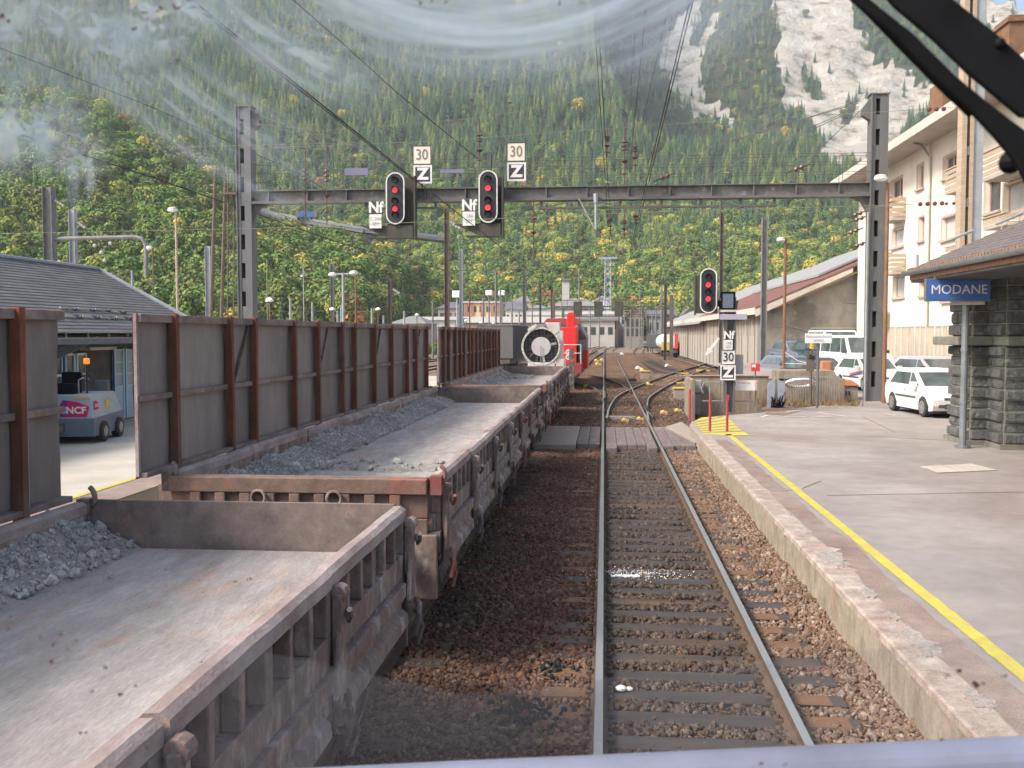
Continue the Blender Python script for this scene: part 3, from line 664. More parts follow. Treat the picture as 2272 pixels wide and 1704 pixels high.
    # bogies
    for yc in (y0+2.05, y1-2.05):
        b = MB()
        for x in (XR-.28, XL+.28):
            b.prism([(x-.06, yc-1.25,.52),(x-.06, yc-1.1,.62),(x-.06,yc-.4,.62),(x-.06,yc-.3,.8),(x-.06,yc+.3,.8),(x-.06,yc+.4,.62),(x-.06,yc+1.1,.62),(x-.06,yc+1.25,.52),(x-.06,yc+.5,.36),(x-.06,yc-.5,.36)], (.12,0,0))
        o = b.build('bogie', K['wagon_dark'], t)
        for yy in (yc-.9, yc+.9):
            for x in (-1.98, -3.47):
                w = MB(); s = 1 if x > -2.5 else -1
                w.cyl((x-.065,yy,.46),(x+.065,yy,.46),.46,28); w.cyl((x-.075*s-.0,yy,.46),(x-.05*s,yy,.46),.49,28)
                w.build('wheel', K['wheel'], o)
                w = MB(); w.torus((x+.068*s,yy,.46),.40,.022,(1,0,0),20,5); w.torus((x+.066*s,yy,.46),.25,.02,(1,0,0),16,5); w.build('wheel_rim', K['wagon'], o)
                w = MB(); xx = x+.30*s
                w.box(min(x+.1*s,xx),max(x+.1*s,xx),yy-.13,yy+.13,.35,.60); w.cyl((xx,yy,.47),(xx+.05*s,yy,.47),.11,10)
                w.prism([(x+.12*s,yy-.3,.62),(x+.12*s,yy+.3,.62),(x+.12*s,yy+.2,.7),(x+.12*s,yy-.2,.7)], (.08*s,0,0))
                w.box(min(x+.09*s,x+.15*s),max(x+.09*s,x+.15*s),yy+.47,yy+.53,.25,.85)
                w.build('axle_box', K['wagon_dark'], o, bevel=.01)
    # brake gear and hoses under the side
    b = MB()
    for q in range(16 if lod == 0 else 10):
        yy = y0+.8+(y1-y0-1.6)*rnd.random(); x = XR-.1-rnd.random()*.15; l = rnd.uniform(.2,.5)
        b.tube([(x,yy,.86),(x+.12,yy+rnd.uniform(-.1,.1),.86-l*.5),(x+.05,yy+rnd.uniform(-.2,.2),.86-l)], rnd.uniform(.012,.025), 5)
    for q in range(4):
        yy = y0+3.4+(y1-y0-6.8)*q/3; b.cyl((XR-.35,yy,.6),(XR-.35,yy+.7,.6),.16,12); b.box(XR-.22,XR-.05,yy-.1,yy+.2,.52,.8)
    b.build('brake_gear', K['wagon_dark'], t)
    # tall side panel on the far side
    pa, pb = (y0-.25, y1-.08) if panel_y is None else panel_y
    x = XL-.10
    b = MB(); ny_, nz_ = int((pb-pa)/.16), 9; vs = []
    for xx in (x, x-.012):
        for j in range(ny_+1):
            for i in range(nz_+1):
                yq, zq = pa+(pb-pa)*j/ny_, ZT-.02+(3.06-ZT+.02)*i/nz_; vs.append((xx+.016*nz(yq, zq*1.2, 1.15, 4)+.006*nz(yq,zq,4), yq, zq))
    m_ = (ny_+1)*(nz_+1); fs = [(j*(nz_+1)+i, (j+1)*(nz_+1)+i, (j+1)*(nz_+1)+i+1, j*(nz_+1)+i+1) for j in range(ny_) for i in range(nz_)]
    b.add(vs, fs+[tuple(m_+q for q in f[::-1]) for f in fs]); pn = b.build('side_panel', K['panel'], t, smooth=True)
    b = MB(); b.box(x, x+.07, pa, pb, 3.0, 3.075); b.box(x, x+.055, pa, pb, 2.29, 2.345); b.box(x, x+.10, pa, pb, ZT-.01, ZT+.035)
    b.build('panel_rail', K['endboard'], pn, bevel=.006)
    ps = list(np.arange(pa+.62, pb, .95)) if not (8 < y0 < 9) else [at(q_, 720, X=x+.08).y for q_ in (389,511,566,654,706,760,788,832,870,904,924,948)]
    for k, yy in enumerate(ps):
        if not (8 < y0 < 9): yy += rnd.uniform(-.18,.18)
        tl = rnd.uniform(-.03,.03); b = MB(); b.prism([(x+.02,yy-.036+tl,ZF+.02),(x+.02,yy+.036+tl,ZF+.02),(x+.02,yy+.036,3.085),(x+.02,yy-.036,3.085)], (.085,0,0)); b.build('post', K['rust'], pn, bevel=.005)
        b = MB(); b.box(x+.08,x+.095,yy+.04,yy+.048,ZF+.02,3.0); b.build('edge_strip', K['mast_pale'], pn)
        if k % 3 == 1:
            b = MB(); b.beam((x+.02,yy+.7,2.98),(x+.02,yy+.25,2.36),.02,.03,(1,0,0)); b.build('brace', K['wagon_dark'], pn)
    b = MB()
    b.box(x, x+.03, pa-.02, pa+.02, ZT, 3.08); b.build('panel_edge', K['wagon_top'], pn)
    return t
def rubble(y0, y1, n, label, bands, hmax=.28, xw=.60, slo=.018, shi=.07):
    """heap of grey rubble along the left side of a deck, with a few low bands across it"""
    def h(x, y):
        d = (x-(XL+.04))/xw; v = hmax*max(0, 1-d)**1.3*(.55+.6*abs(nz(y,2,.8)) + .25*nz(x,y,3))
        for (yb, w, xm, hh) in bands:
            if x < xm: v = max(v, hh*math.exp(-((y-yb-.15*nz(x,1,1.3))/w)**2)*(.5+.8*abs(nz(x,y,2.5))))
        return v
    b = MB(); nx, ny = 22, int((y1-y0)/.14); vs = []
    for j in range(ny+1):
        for i in range(nx+1):
            x, y = XL+.05+(XR-.15-XL-.05)*(i/nx), y0+(y1-y0)*j/ny; hh = h(x, y)
            vs.append((x, y, ZF-.02+(hh if hh > .03 else 0)+(.02 if hh > .03 else 0)))
    b.add(vs, [(j*(nx+1)+i, j*(nx+1)+i+1, (j+1)*(nx+1)+i+1, (j+1)*(nx+1)+i) for j in range(ny) for i in range(nx)])
    o = b.build('rubble_fines', K['rubble_fine'], smooth=True, label=label[0], category='rubble'); o['kind'] = 'stuff'
    pts, k = [], 0
    while len(pts) < n and k < n*40:
        k += 1; x = XL+.06+abs(rnd.gauss(0,1))*xw*.62 if rnd.random() < .6 else rnd.uniform(XL+.1, XR-.2); y = rnd.uniform(y0, y1); hh = h(x, y)
        if x > XR-.16: continue
        if hh > .025 or rnd.random() < .06: pts.append((x, y, ZF+max(hh,0)+.005 if hh > .025 else ZF+.001))
    P_ = np.array(pts); m = len(P_); s = np.exp(nr.normal(math.log(slo), .55, m)).clip(.008, shi); s = np.where(P_[:,2] < ZF+.004, s*.35, s)
    return scatter('rubble', 'rocks_rubble', P_, nr.uniform(0,6.28,(m,3)), np.stack([s,s,s],1), nr.integers(0,5,m), label=label[1], category='rubble')
wagon(-7.1, 7.30, 'nearest dusty flat wagon with drop sides, its floor running under the camera')
wagon(8.72, 23.36, 'middle flat wagon, rusty ringed end board facing the nearest wagon')
wagon(24.78, 38.9, 'farthest flat wagon, ending at the big round blower')
rubble(.5, 7.2, 4200, ('grey fines heaped in the near left corner of the nearest wagon','broken grey rubble in the far left corner of the nearest wagon'),
       ((6.3,.22,-2.0,.035),(5.6,.15,-2.6,.03)), .32, .60, .015, .10)
rubble(9.0, 23.2, 12000, ('grey fines banked against the panels of the middle wagon','grey rubble banked along the panels and across the middle wagon'),
       ((11.75,.22,-1.7,.10),(10.6,.16,-3.0,.06)), .30, .66, .014, .075)
rubble(25.0, 38.7, 4500, ('grey fines along the panels of the farthest wagon','grey rubble along the far end of the farthest wagon'),
       ((36.6,.8,-2.6,.16),(31,.5,-3,.05)), .30, .6, .024, .07)

# ------------------------------------------------------------ blower wagon and locomotive
def blower():
    t = thing('blower_wagon', 'big round white blower with grey centre disc, standing before the red locomotive', 'blower', (-2.65, 41.5, 1.2))
    c = Vector((-2.62, 41.2, 2.36)); r0 = .80
    b = MB(); n = 40
    for (ra, rb, ya, yb) in ((.80,.735,-.12,.0),(.82,.74,0,1.9)):
        vs = []
        for i in range(n):
            a = 2*math.pi*i/n; ca, sa = math.cos(a), math.sin(a)
            vs += [c+Vector((ra*ca,ya,ra*sa)), c+Vector((rb*ca,ya,rb*sa)), c+Vector((rb*ca,yb,rb*sa)), c+Vector((ra*ca,yb,ra*sa))]
        b.add(vs, [(4*i+k, 4*((i+1)%n)+k, 4*((i+1)%n)+(k+1)%4, 4*i+(k+1)%4) for i in range(n) for k in range(4)])
    cs = b.build('casing', K['fanwhite'], t, smooth=False)
    b = MB()
    for i in range(26):
        a = 2*math.pi*i/26; b.ball(c+Vector((.77*math.cos(a),-.13,.77*math.sin(a))), .018, 6, 4)
    b.build('bolt_ring', K['wagon'], cs)
    b = MB(); b.cyl(c+Vector((0,.10,0)), c+Vector((0,.2,0)), .735, 32); b.build('dark_back', K['black'], t)
    b = MB(); b.cyl(c+Vector((0,-.08,0)), c+Vector((0,.4,0)), .40, 32); b.build('centre_disc', K['fandisc'], t)
    for i in range(12):
        a = 2*math.pi*i/12+.2; b = MB(); m = Matrix.Rotation(-a, 3, 'Y') @ Matrix.Rotation(R(35), 3, 'X')
        b.obox(c+Vector((.52*math.cos(a),.06,.52*math.sin(a))), (.26,.02,.10), m); b.build('blade', K['black'] if i % 3 or i in (3,6) else K['fanwhite'], t)
    b = MB()
    for q in np.linspace(-.6,.6,9):
        h = math.sqrt(.70**2-q*q); b.cyl(c+Vector((q,-.13,-h)), c+Vector((q,-.13,h)), .0022, 4); b.cyl(c+Vector((-h,-.13,q)), c+Vector((h,-.13,q)), .0022, 4)
    b.box(c.x-.015,c.x+.02,c.y-.16,c.y-.14,c.z-.70,c.z+.02)
    b.build('guard_mesh', K['locogrey'], t)
    b = MB(); b.prism([(-3.2,41.1,1.25),(-2.0,41.1,1.25),(-2.05,41.1,1.7),(-3.15,41.1,1.7)], (0,.3,0)); b.box(-2.0,-1.65,41.15,43,1.3,1.85); b.build('foot', K['fanwhite'], t, bevel=.02)
    b = MB(); b.beam((-3.15,41.2,3.02),(-2.8,41.2,3.25),.14,.3,(0,1,0)); b.build('white_box', K['fanwhite'], t)
    b = MB(); b.box(-2.78,-2.45,41.1,41.4,3.08,3.30); b.build('work_lamp', K['locogrey'], t)
    b = MB(); b.box(-2.45,-1.85,41.3,41.9,2.9,3.36); b.box(-1.95,-1.72,41.3,42,1.3,3.0); b.build('control_cabinet', K['fanwhite'], t, bevel=.02)
    b = MB(); b.box(-4.0,-1.5,40.4,50.5,.95,1.25); b.build('flat_floor', K['wagon_dark'], t)
    for q in (42.2, 44, 47, 49):
        b = MB()
        for x in (-1.98, -3.47): b.cyl((x-.06,q,.46),(x+.06,q,.46),.46,24)
        b.build('wheelset', K['wheel'], t)
    b = MB(); b.box(-1.42,-1.22,40.3,40.5,.6,2.3); b.build('end_stanchion', K['wagon_dark'], t)
blower()
def loco():
    t = thing('diesel_locomotive', 'bright red and grey shunting locomotive standing behind the blower', 'locomotive', (-2.6, 60, 0))
    b = MB(); b.box(-3.9,-1.25,53.2,66,.95,1.25); b.box(-3.95,-1.2,53.1,53.3,.75,1.3); b.build('underframe', K['locodark'], t, bevel=.02)
    b = MB(); b.box(-2.35,-1.50,54,58,1.25,3.25); b.box(-3.6,-1.5,54.1,58,1.25,2.4); b.build('hood', K['locored'], t, bevel=.05)
    b = MB(); b.box(-2.05,-1.62,54.4,55.2,3.2,3.98); b.ball((-1.83,54.8,3.98),.2,10,4,.5,0); b.build('exhaust_stack', K['locored'], t, bevel=.08)
    b = MB(); prof = [(-3.95,1.25),(-3.95,2.75),(-3.45,3.62),(-3.0,3.80),(-1.9,3.80),(-1.45,3.62),(-.98,2.75),(-.98,1.25)]
    b.prism([(x,58.1,z) for x, z in prof], (0,3.6,0)); cab = b.build('cab', K['locogrey'], t, bevel=.03)
    b = MB(); b.prism([(-3.6,58.06,3.45),(-3.35,58.06,3.78),(-1.55,58.06,3.78),(-1.3,58.06,3.45)], (0,.05,0)); b.build('roof_band', K['locodark'], cab)
    b = MB(); b.prism([(-3.6,58.05,2.75),(-3.35,58.05,3.42),(-2.0,58.05,3.42),(-2.0,58.05,2.75)], (0,.04,0)); b.build('cab_window', K['glass_dark'], cab)
    b = MB(); b.prism([(-1.55,58.05,2.55),(-1.55,58.05,3.40),(-1.42,58.05,3.40),(-1.08,58.05,2.72),(-1.08,58.05,2.55)], (0,.04,0)); b.build('cab_window', K['glass_dark'], cab)
    b = MB(); b.box(-1.2,-.96,58.0,61.8,.9,1.95); b.box(-1.5,-.97,57.9,58.1,.9,1.3); b.build('side_skirt', K['locored'], t, bevel=.03)
    b = MB(); b.box(-3.8,-1.2,62,68,1.25,3.0); b.build('rear_hood', K['locored'], t, bevel=.05)
    for z in (1.62, 1.88):
        b = MB(); b.torus((-1.93,53.93,z),.12,.035,n=16); b.cyl((-1.93,53.94,z),(-1.93,54.0,z),.05,12); b.build('headlight', K['white'], t)
    b = MB()
    for x in (-3.85,-2.6,-1.25): b.cyl((x,53.2,1.3),(x,53.2,2.3),.02,6)
    b.cyl((-3.85,53.2,2.3),(-1.25,53.2,2.3),.02,6); b.cyl((-3.85,53.2,1.85),(-1.25,53.2,1.85),.02,6); b.build('handrail', K['fanwhite'], t)
    for q in (55.5, 58.5, 64):
        b = MB()
        for x in (-1.98, -3.47): b.cyl((x-.07,q,.5),(x+.07,q,.5),.5,24)
        b.build('wheelset', K['wheel'], t)
loco()

# ------------------------------------------------------------ signal gantry
GY = 39.4
def lattice_post(b1, b2, x, y, z0, z1, w=.62, d=.5):
    """two flanges and batten plates"""
    b1.box(x-w/2, x-w/2+.16, y-d/2, y+d/2, z0, z1); b1.box(x+.02, x+w/2, y-d/2, y+d/2, z0, z1)
    b1.box(x-w/2-.004, x-w/2+.04, y-d/2-.05, y+d/2+.05, z0-.003, z1+.003); b1.box(x+w/2-.04, x+w/2+.004, y-d/2-.05, y+d/2+.05, z0-.003, z1+.003)
    b2.box(x-w/2+.162, x+.018, y+d/2-.06, y+d/2-.02, z0, z1)
    z = z0
    while z < z1:
        b2.box(x-w/2+.16, x+.02, y-d/2+.02, y-d/2+.08, z, min(z+.55, z1)); z += 1.15
def gantry():
    t = thing('signal_gantry', 'wide grey steel portal spanning the tracks, railed walkway on its beam', 'signal gantry', (-2, GY, 0))
    for x, top, z0, m in ((-14.5, 12.0, 0, 'gantry_light'), (10.35, 11.95, .3, 'gantry')):
        b, b2 = MB(), MB(); lattice_post(b, b2, x, GY, z0, top)
        o = b.build('post', K[m], t); b2.build('batten', K['gantry'], o)
        b = MB(); s = 1 if x < 0 else -1
        b.prism([(x+s*.31, GY-.1, 8.12),(x+s*1.0, GY-.1, 8.12),(x+s*.6,GY-.1,7.95),(x+s*.4,GY-.1,7.6),(x+s*.31,GY-.1,7.3)], (0,.2,0)); b.build('knee_bracket', K['gantry'], t)
        b = MB(); b.prism([(x+s*.31,GY-.15,top-.1),(x+s*.62,GY-.15,top-.5),(x+s*.62,GY-.15,top-.75),(x+s*.31,GY-.15,top-.95)], (0,.3,0)); b.box(x-.36,x+.36,GY-.3,GY+.3,top,top+.04); b.build('stay_bracket', K['gantry'], t)
    b = MB(); b.box(-14.2, 10.04, GY-.09, GY+.09, 8.22, 8.62); b.build('beam', K['gantry_beam'], t)
    b = MB(); b.box(-14.2, 10.04, GY-.28, GY+.28, 8.12, 8.218); b.box(-14.2,10.04,GY-.24,GY+.24,8.622,8.66)
    for q in np.arange(-13.5, 10, 1.6): b.box(q-.02,q+.02,GY-.22,GY-.092,8.22,8.62)
    b.build('beam_flange', K['gantry'], t)
    b = MB(); b.box(-2.6, 6.6, GY-.2, GY-.08, 7.78, 7.86)
    for q in (-2.5,-1,.6,2.2,3.7,5.2,6.5): b.box(q-.05,q+.05,GY-.18,GY-.1,7.86,8.118)
    b.box(-9.6,-6.6,GY-.2,GY-.08,7.86,7.92)
    for q in (-9.5,-8,-6.7): b.box(q-.05,q+.05,GY-.18,GY-.1,7.92,8.118)
    b.build('wire_carrier', K['mast_dark'], t)
    b = MB()
    for yy in (GY-.3, GY+.3):
        for z in (9.05, 9.42, 9.75): b.cyl((-14.2,yy,z),(10.05,yy,z),.009,5)
        for q in np.arange(-14.1, 10.1, 1.65): b.cyl((q,yy,8.62),(q,yy,9.75),.011,5)
    b.build('walkway_railing', K['mast_dark'], t)
    b = MB()
    for q in (-15.4,-15.15): b.beam((q+.0,GY,.5),(q+.15,GY,9.6),.05,.05)
    for z in np.arange(1,9.5,.4): b.box(-15.4,-14.95,GY-.02,GY+.02,z,z+.03)
    b.box(-15.5,-14.8,GY-.35,GY+.35,8.5,8.58); b.build('ladder', K['wood_pole'], t)
    b = MB(); b.cyl((9.95,GY-.35,.3),(9.95,GY-.35,7.5),.035,8); b.build('white_conduit', K['mast_pale'], t)
    for k, (px, py, sx) in enumerate(((791,381,1.0),(1003,376,1.0))):
        P_ = at(px, py, Y=GY-.35); b = MB(); b.box(P_.x-.48,P_.x+.48,P_.y-.03,P_.y+.03,P_.z-.14,P_.z+.14 if k == 0 else P_.z); b.build('blue_grey_panel', K['tug_dark'] if 0 else mat('lilac sheet', (.19,.18,.27)) , t)
gantry()
def plate(t, px, py, w, h, Y, m, txt=None, size=.3, tm='sign_black', border=None, sx=1, name='plate', bold=0, dz=0):
    c = at(px, py, Y=Y); b = MB(); b.box(c.x-w/2, c.x+w/2, c.y, c.y+.03, c.z-h/2, c.z+h/2); o = b.build(name, K[m], t)
    if border:
        b = MB(); q = border[1]
        b.box(c.x-w/2-.002,c.x+w/2+.002,c.y-.012,c.y-.001,c.z+h/2-q,c.z+h/2); b.box(c.x-w/2-.002,c.x+w/2+.002,c.y-.012,c.y-.001,c.z-h/2,c.z-h/2+q)
        b.box(c.x-w/2,c.x-w/2+q,c.y-.012,c.y-.001,c.z-h/2+q,c.z+h/2-q); b.box(c.x+w/2-q,c.x+w/2,c.y-.012,c.y-.001,c.z-h/2+q,c.z+h/2-q); b.build('border', K[border[0]], o)
    if txt: text(txt, size, (c.x, c.y-.012, c.z+dz), K[tm], o, sx=sx, bold=bold)
    return o
def signal_head(t, px, py, Y, w, h, lamps, lit, dim=False):
    c = at(px, py, Y=Y); r = w/2; zt, zb = c.z+h/2-r, c.z-h/2+r
    def pill(rr, n=12): return [(c.x+rr*math.cos(a), zt+rr*math.sin(a)) for a in np.linspace(0, math.pi, n)] + [(c.x+rr*math.cos(a), zb+rr*math.sin(a)) for a in np.linspace(math.pi, 2*math.pi, n)]
    b = MB(); b.prism([(x, c.y, z) for x, z in pill(r)], (0,.03,0)); o = b.build('signal_head', K['black'], t)
    pi_, po = pill(r-.055*w/.84), pill(r+.0); n = len(po); b = MB()
    vs = [(x, c.y-.02, z) for x, z in po]+[(x, c.y-.02, z) for x, z in pi_]+[(x, c.y-.001, z) for x, z in po]+[(x, c.y-.001, z) for x, z in pi_]
    b.add(vs, [(i,(i+1)%n,n+(i+1)%n,n+i) for i in range(n)]+[(i,2*n+i,2*n+(i+1)%n,(i+1)%n) for i in range(n)]+[(n+i,n+(i+1)%n,3*n+(i+1)%n,3*n+i) for i in range(n)])
    b.build('white_rim', K['white'], o)
    b = MB(); b.box(c.x-r*.8, c.x+r*.8, c.y+.03, c.y+.30, zb, zt); b.build('housing', K['black'], o)
    for i, z in enumerate(lamps):
        z = c.z+h/2-z*h; on = i in lit; q = .125*w/.84*(1.0)
        b = MB(); b.cyl((c.x-.01, c.y-.045, z), (c.x-.01, c.y-.002, z), q if on else q*.8, 18); b.build('lamp', K[('redlamp_dim' if dim else 'redlamp') if on else 'sign_black'], o)
        b = MB(); n = 10; vs = []
        for j in range(n+1):
            a = math.pi*(-.15+1.3*j/n); ca, sa = math.cos(a), math.sin(a)
            vs += [(c.x-.01+q*1.25*ca, c.y-.002, z+q*1.25*sa), (c.x-.01+q*1.2*ca, c.y-.30*w/.84*max(.15,sa), z+q*1.2*sa-.02)]
        b.add(vs, [(2*j,2*j+1,2*j+3,2*j+2) for j in range(n)]); b.build('hood', K['black_matt'], o)
    return o
def gantry_signal(x0, cx, cy, lab, num, lampy, lit, dim, n30, nZ, nNf, nId, cage):
    t = thing('railway_signal', lab, 'signal', tuple(at(cx, cy, Y=GY-.9)))
    Y = GY-.95
    signal_head(t, cx, cy, Y, .74, 2.02 if not dim else 2.02, lampy, lit, dim)
    a, b_, c_, d_ = cage                              # dark cage: left, right, top, bottom pixels
    p0, p1 = at(a, c_, Y=GY-.45), at(b_, d_, Y=GY-.45)
    b = MB(); b.box(p0.x, p1.x, GY-.55, GY-.45, p1.z, p0.z); b.box(p0.x-.5,p1.x,GY-.9,GY-.45,p1.z-.05,p1.z); b.box(p1.x-.06,p1.x,GY-.9,GY-.552,p1.z,p0.z)
    b.prism([(p0.x-1.0,GY-.88,p1.z+.45),(p1.x-.1,GY-.88,p1.z+.45),(p1.x-.1,GY-.88,p1.z-.02),(p0.x+.1,GY-.88,p1.z-.02)], (0,.3,0))
    b.build('service_cage', K['cage'], t)
    plate(t, *n30, .74, .74, GY-.35, 'cream_sign', '30', .60, 'sign_grey', ('sign_black', .03), sx=.85, bold=.004)
    plate(t, *nZ, .74, .72, GY-.35, 'sign_black', 'Z', .62, 'white', ('white', .07), sx=1.05, bold=.03)
    c = at(*nNf, Y=GY-1.0); b = MB(); b.box(c.x-.28,c.x+.28,c.y+.02,c.y+.05,c.z-.24,c.z+.24); o = b.build('plate', K['cage'], t); text('Nf', .58, (c.x, c.y+.01, c.z), K['white'], o, bold=.02, sx=.95)
    o = plate(t, *nId, .48, .54, GY-1.0, 'white', num, .19, 'faint')
    b = MB(); b.cyl((p0.x+.4,GY-.4,p0.z-.2),(p0.x+.4,GY-.4,10.4 if 0 else 9.9),.035,6); q = at(n30[0],n30[1],Y=GY-.3); b.box(q.x-.03,q.x+.03,q.y,q.y+.05,8.6,q.z+.2); b.build('bracket', K['mast_dark'], t)
    return t
gantry_signal(0, 877, 440, 'left gantry signal with pale 244 plate, two red lights in its black head', 'C 244\nBM', (.15,.34,.55,.70,.82), (1,3), True, (936,344), (938,387), (833,461), (833,491), (860,926,395,528))
gantry_signal(0, 1083, 436, 'right gantry signal with pale 246 plate and two bright red lights', ' 246\nBM', (.17,.34,.57,.71,.83), (1,3), False, (1145,337), (1146,381), (1040,456), (1040,485), (1066,1119,395,524))

# platform-end signal on its post
def post_signal():
    Y = 32.2; base = at(1618, 914, Z=.3)
    t = thing('railway_signal', 'signal on its own post at the platform end, two red lights lit', 'signal', (base.x, base.y, .3))
    x, y = base.x, base.y; Y = y-.35
    b = MB(); b.box(x-.17,x-.11,y-.15,y+.15,.3,4.1); b.box(x+.11,x+.17,y-.15,y+.15,.3,4.1); b.box(x-.11,x+.11,y-.02,y+.02,.3,4.1); b.build('post', K['gantry'], t)
    b = MB(); l = at(1546, 704, Y=Y+.1); rr = at(1625,704,Y=Y+.1); b.box(l.x, rr.x, y-.3, y+.2, 3.98, 4.06); b.prism([(x-.75,y-.1,3.98),(x+.25,y-.1,3.98),(x+.2,y-.1,3.7),(x-.2,y-.1,3.7)],(0,.2,0)); b.build('bracket_platform', K['gantry'], t)
    signal_head(t, 1572, 645, Y, .55, 1.47, (.19,.37,.52,.68,.84), (1,3))
    q = at(1572,645,Y=Y+.03); b = MB(); b.box(q.x-.42,q.x+.30,Y+.035,Y+.06,q.z-.74,q.z+.5); b.box(q.x-.44,q.x-.40,Y+.02,Y+.3,q.z-.8,q.z+.6); b.build('backboard', K['cage'], t)
    q = at(1616, 667, Y=Y); b = MB(); b.box(q.x-.23,q.x+.23,q.y,q.y+.3,q.z-.29,q.z+.29); o = b.build('indicator_box', K['black_matt'], t)
    b = MB(); b.box(q.x-.18,q.x+.16,q.y-.01,q.y-.002,q.z-.24,q.z+.22); b.build('screen', K['tug_dark'], o)
    b = MB(); b.box(q.x-.25,q.x+.25,q.y-.01,q.y+.2,q.z-.37,q.z-.30); b.build('sill', K['fascia'], t)
    q = at(1627,703,Y=Y); b = MB(); b.box(q.x-.44,q.x+.44,q.y-.03,q.y,q.z-.09,q.z+.09); b.build('lilac_panel', mat('lilac panel', (.36,.34,.40)), t)
    c = at(1617,744,Y=y-.2); b = MB(); b.box(c.x-.15,c.x+.14,c.y,c.y+.03,c.z-.15,c.z+.16); o = b.build('plate', K['sign_black'], t); text('Nf', .36, (c.x, c.y-.01, c.z), K['white'], o, bold=.012, sx=.9)
    plate(t, 1616, 765, .28, .32, y-.2, 'white', '248\nBM', .12, 'faint')
    plate(t, 1616, 793, .46, .47, y-.2, 'white', '30', .42, 'sign_black', ('sign_grey', .02), sx=.85, bold=.004)
    plate(t, 1615, 827, .50, .49, y-.2, 'sign_black', 'Z', .44, 'white', ('white', .045), sx=1.05, bold=.022)
    b = MB(); b.tube([(x-.12,y-.1,3.7),(x-.3,y-.1,3.5),(x-.36,y-.1,3.75),(x-.42,y-.15,4.0)], .025, 6); b.build('cable', K['black'], t)
    b = MB()
    for q in (x-.30, x-.20): b.cyl((q,y-.1,.4),(q,y-.1,3.9),.012,5)
    for z in np.arange(.6,3.8,.3): b.cyl((x-.30,y-.1,z),(x-.20,y-.1,z),.01,4)
    b.build('ladder', K['gantry'], t)
    q = at(1641,807,Y=y); b = MB(); b.box(q.x-.12,q.x+.12,q.y,q.y+.1,q.z-.35,q.z+.3); b.build('grey_box', K['locogrey'], t)
    a0, a1 = at(1595,750,Y=y-.3), at(1565,789,Y=y-.3); d = (a1-a0).normalized(); s = Vector((d.z,0,-d.x)); b = MB()
    tip = a1; nk = a1-d*.26
    b.prism([a0+s*.035, nk+s*.045, nk+s*.11, tip, nk-s*.11, nk-s*.045, a0-s*.035], (0,.02,0)); o = b.build('arrow_plate', K['white'], t)
    b = MB(); b.cyl(a0+Vector((0,.05,.0)), (x-.1,y-.1,a0.z+.12), .015, 5); b.build('arrow_arm', K['mast_dark'], o)
post_signal()

# ------------------------------------------------------------ platform-end furniture
for k, (px, py, top, lab) in enumerate(((1530,934,865,'left'),(1575,958,883,'middle'),(1613,958,889,'right'))):
    b0 = at(px, py, Z=.30); tz = at(px, top, Y=b0.y).z; b = MB(); b.cyl((b0.x,b0.y,.3),(b0.x,b0.y,tz),.035,8)
    t = thing('barrier_post', ['red post standing at the tip of the ramp, beside the tracks','red post in the middle of the yellow hatching','red post with a slanted top at the start of the yellow line'][k], 'post', (b0.x,b0.y,.3), group='red barrier posts')
    b.build('shaft', K['redpost'], t); b = MB(); b.beam((b0.x,b0.y,tz),(b0.x+.02,b0.y,tz+(.16 if k == 2 else .02)),.04,.07); b.build('top', K['redpost'], t)
# grey railing behind the hatch with its notice
t = thing('tubular_railing', 'grey tubular railing with a curved end around the signal post', 'railing', (3.6, 33.2, .2))
b = MB(); P_ = lambda px, py, Y=33.6: at(px, py, Y=Y)
b.tube([P_(1560,872),P_(1556,862),P_(1562,850),P_(1575,848),P_(1676,852)], .025, 6); b.tube([P_(1558,890),P_(1676,890)], .02, 6)
for px in (1575, 1665, 1678): b.tube([P_(px,850),P_(px,915)], .022, 6)
b.build('pipework', K['steelpipe'], t)
t = thing('warning_board', 'white notice board with a round blue mark and red striped end on the grey railing', 'notice', tuple(P_(1647,855,33.4)))
c = P_(1647,855,33.4); b = MB(); b.box(c.x-.48,c.x+.48,c.y,c.y+.02,c.z-.17,c.z+.17); o = b.build('board', K['white'], t)
b = MB(); b.cyl((c.x-.30,c.y-.012,c.z+.05),(c.x-.30,c.y-.002,c.z+.05),.085,20); b.build('blue_mark', K['bluestripe'], o)
b = MB(); b.box(c.x-.315,c.x-.285,c.y-.02,c.y-.013,c.z-.02,c.z+.10); b.ball((c.x-.3,c.y-.018,c.z+.10),.018,8,4); b.build('figure', K['white'], o)
b = MB()
for q in range(4): b.beam((c.x+.40,c.y-.005,c.z-.15+q*.085),(c.x+.47,c.y-.005,c.z-.10+q*.085),.004,.03,(0,1,0))
b.build('red_stripe', K['redbox'], o)
text('ATTENTION', .07, (c.x+.06, c.y-.004, c.z+.07), K['redbox'], o); text('- - - - - - - -', .06, (c.x+.06, c.y-.004, c.z-.05), K['faint'], o)
def simple(name, label, cat, mb, m, group=None, bevel=0.0, smooth=False):
    o = mb.build(name, K[m], bevel=bevel, smooth=smooth); o['label'] = label; o['category'] = cat
    if group: o['group'] = group
    return o
b = MB(); b.box(3.05,6.15,37.9,38.2,-.3,1.28); b.box(3.05,3.2,35.3,37.9,-.3,1.28)
b.prism([(3.0,37.85,1.28),(6.2,37.85,1.28),(6.2,38.25,1.28),(3.0,38.25,1.28)],(0,0,.05)); simple('concrete_wall', 'low brown concrete wall behind the platform-end signal', 'wall', b, 'concrete', bevel=.02)
b = MB(); q = at(1543,860,Y=37.5); b.box(q.x-.22,q.x+.22,37.4,37.85,q.z-.2,q.z+.28); b.box(q.x-.18,q.x+.18,37.45,37.85,-.1,q.z-.22)
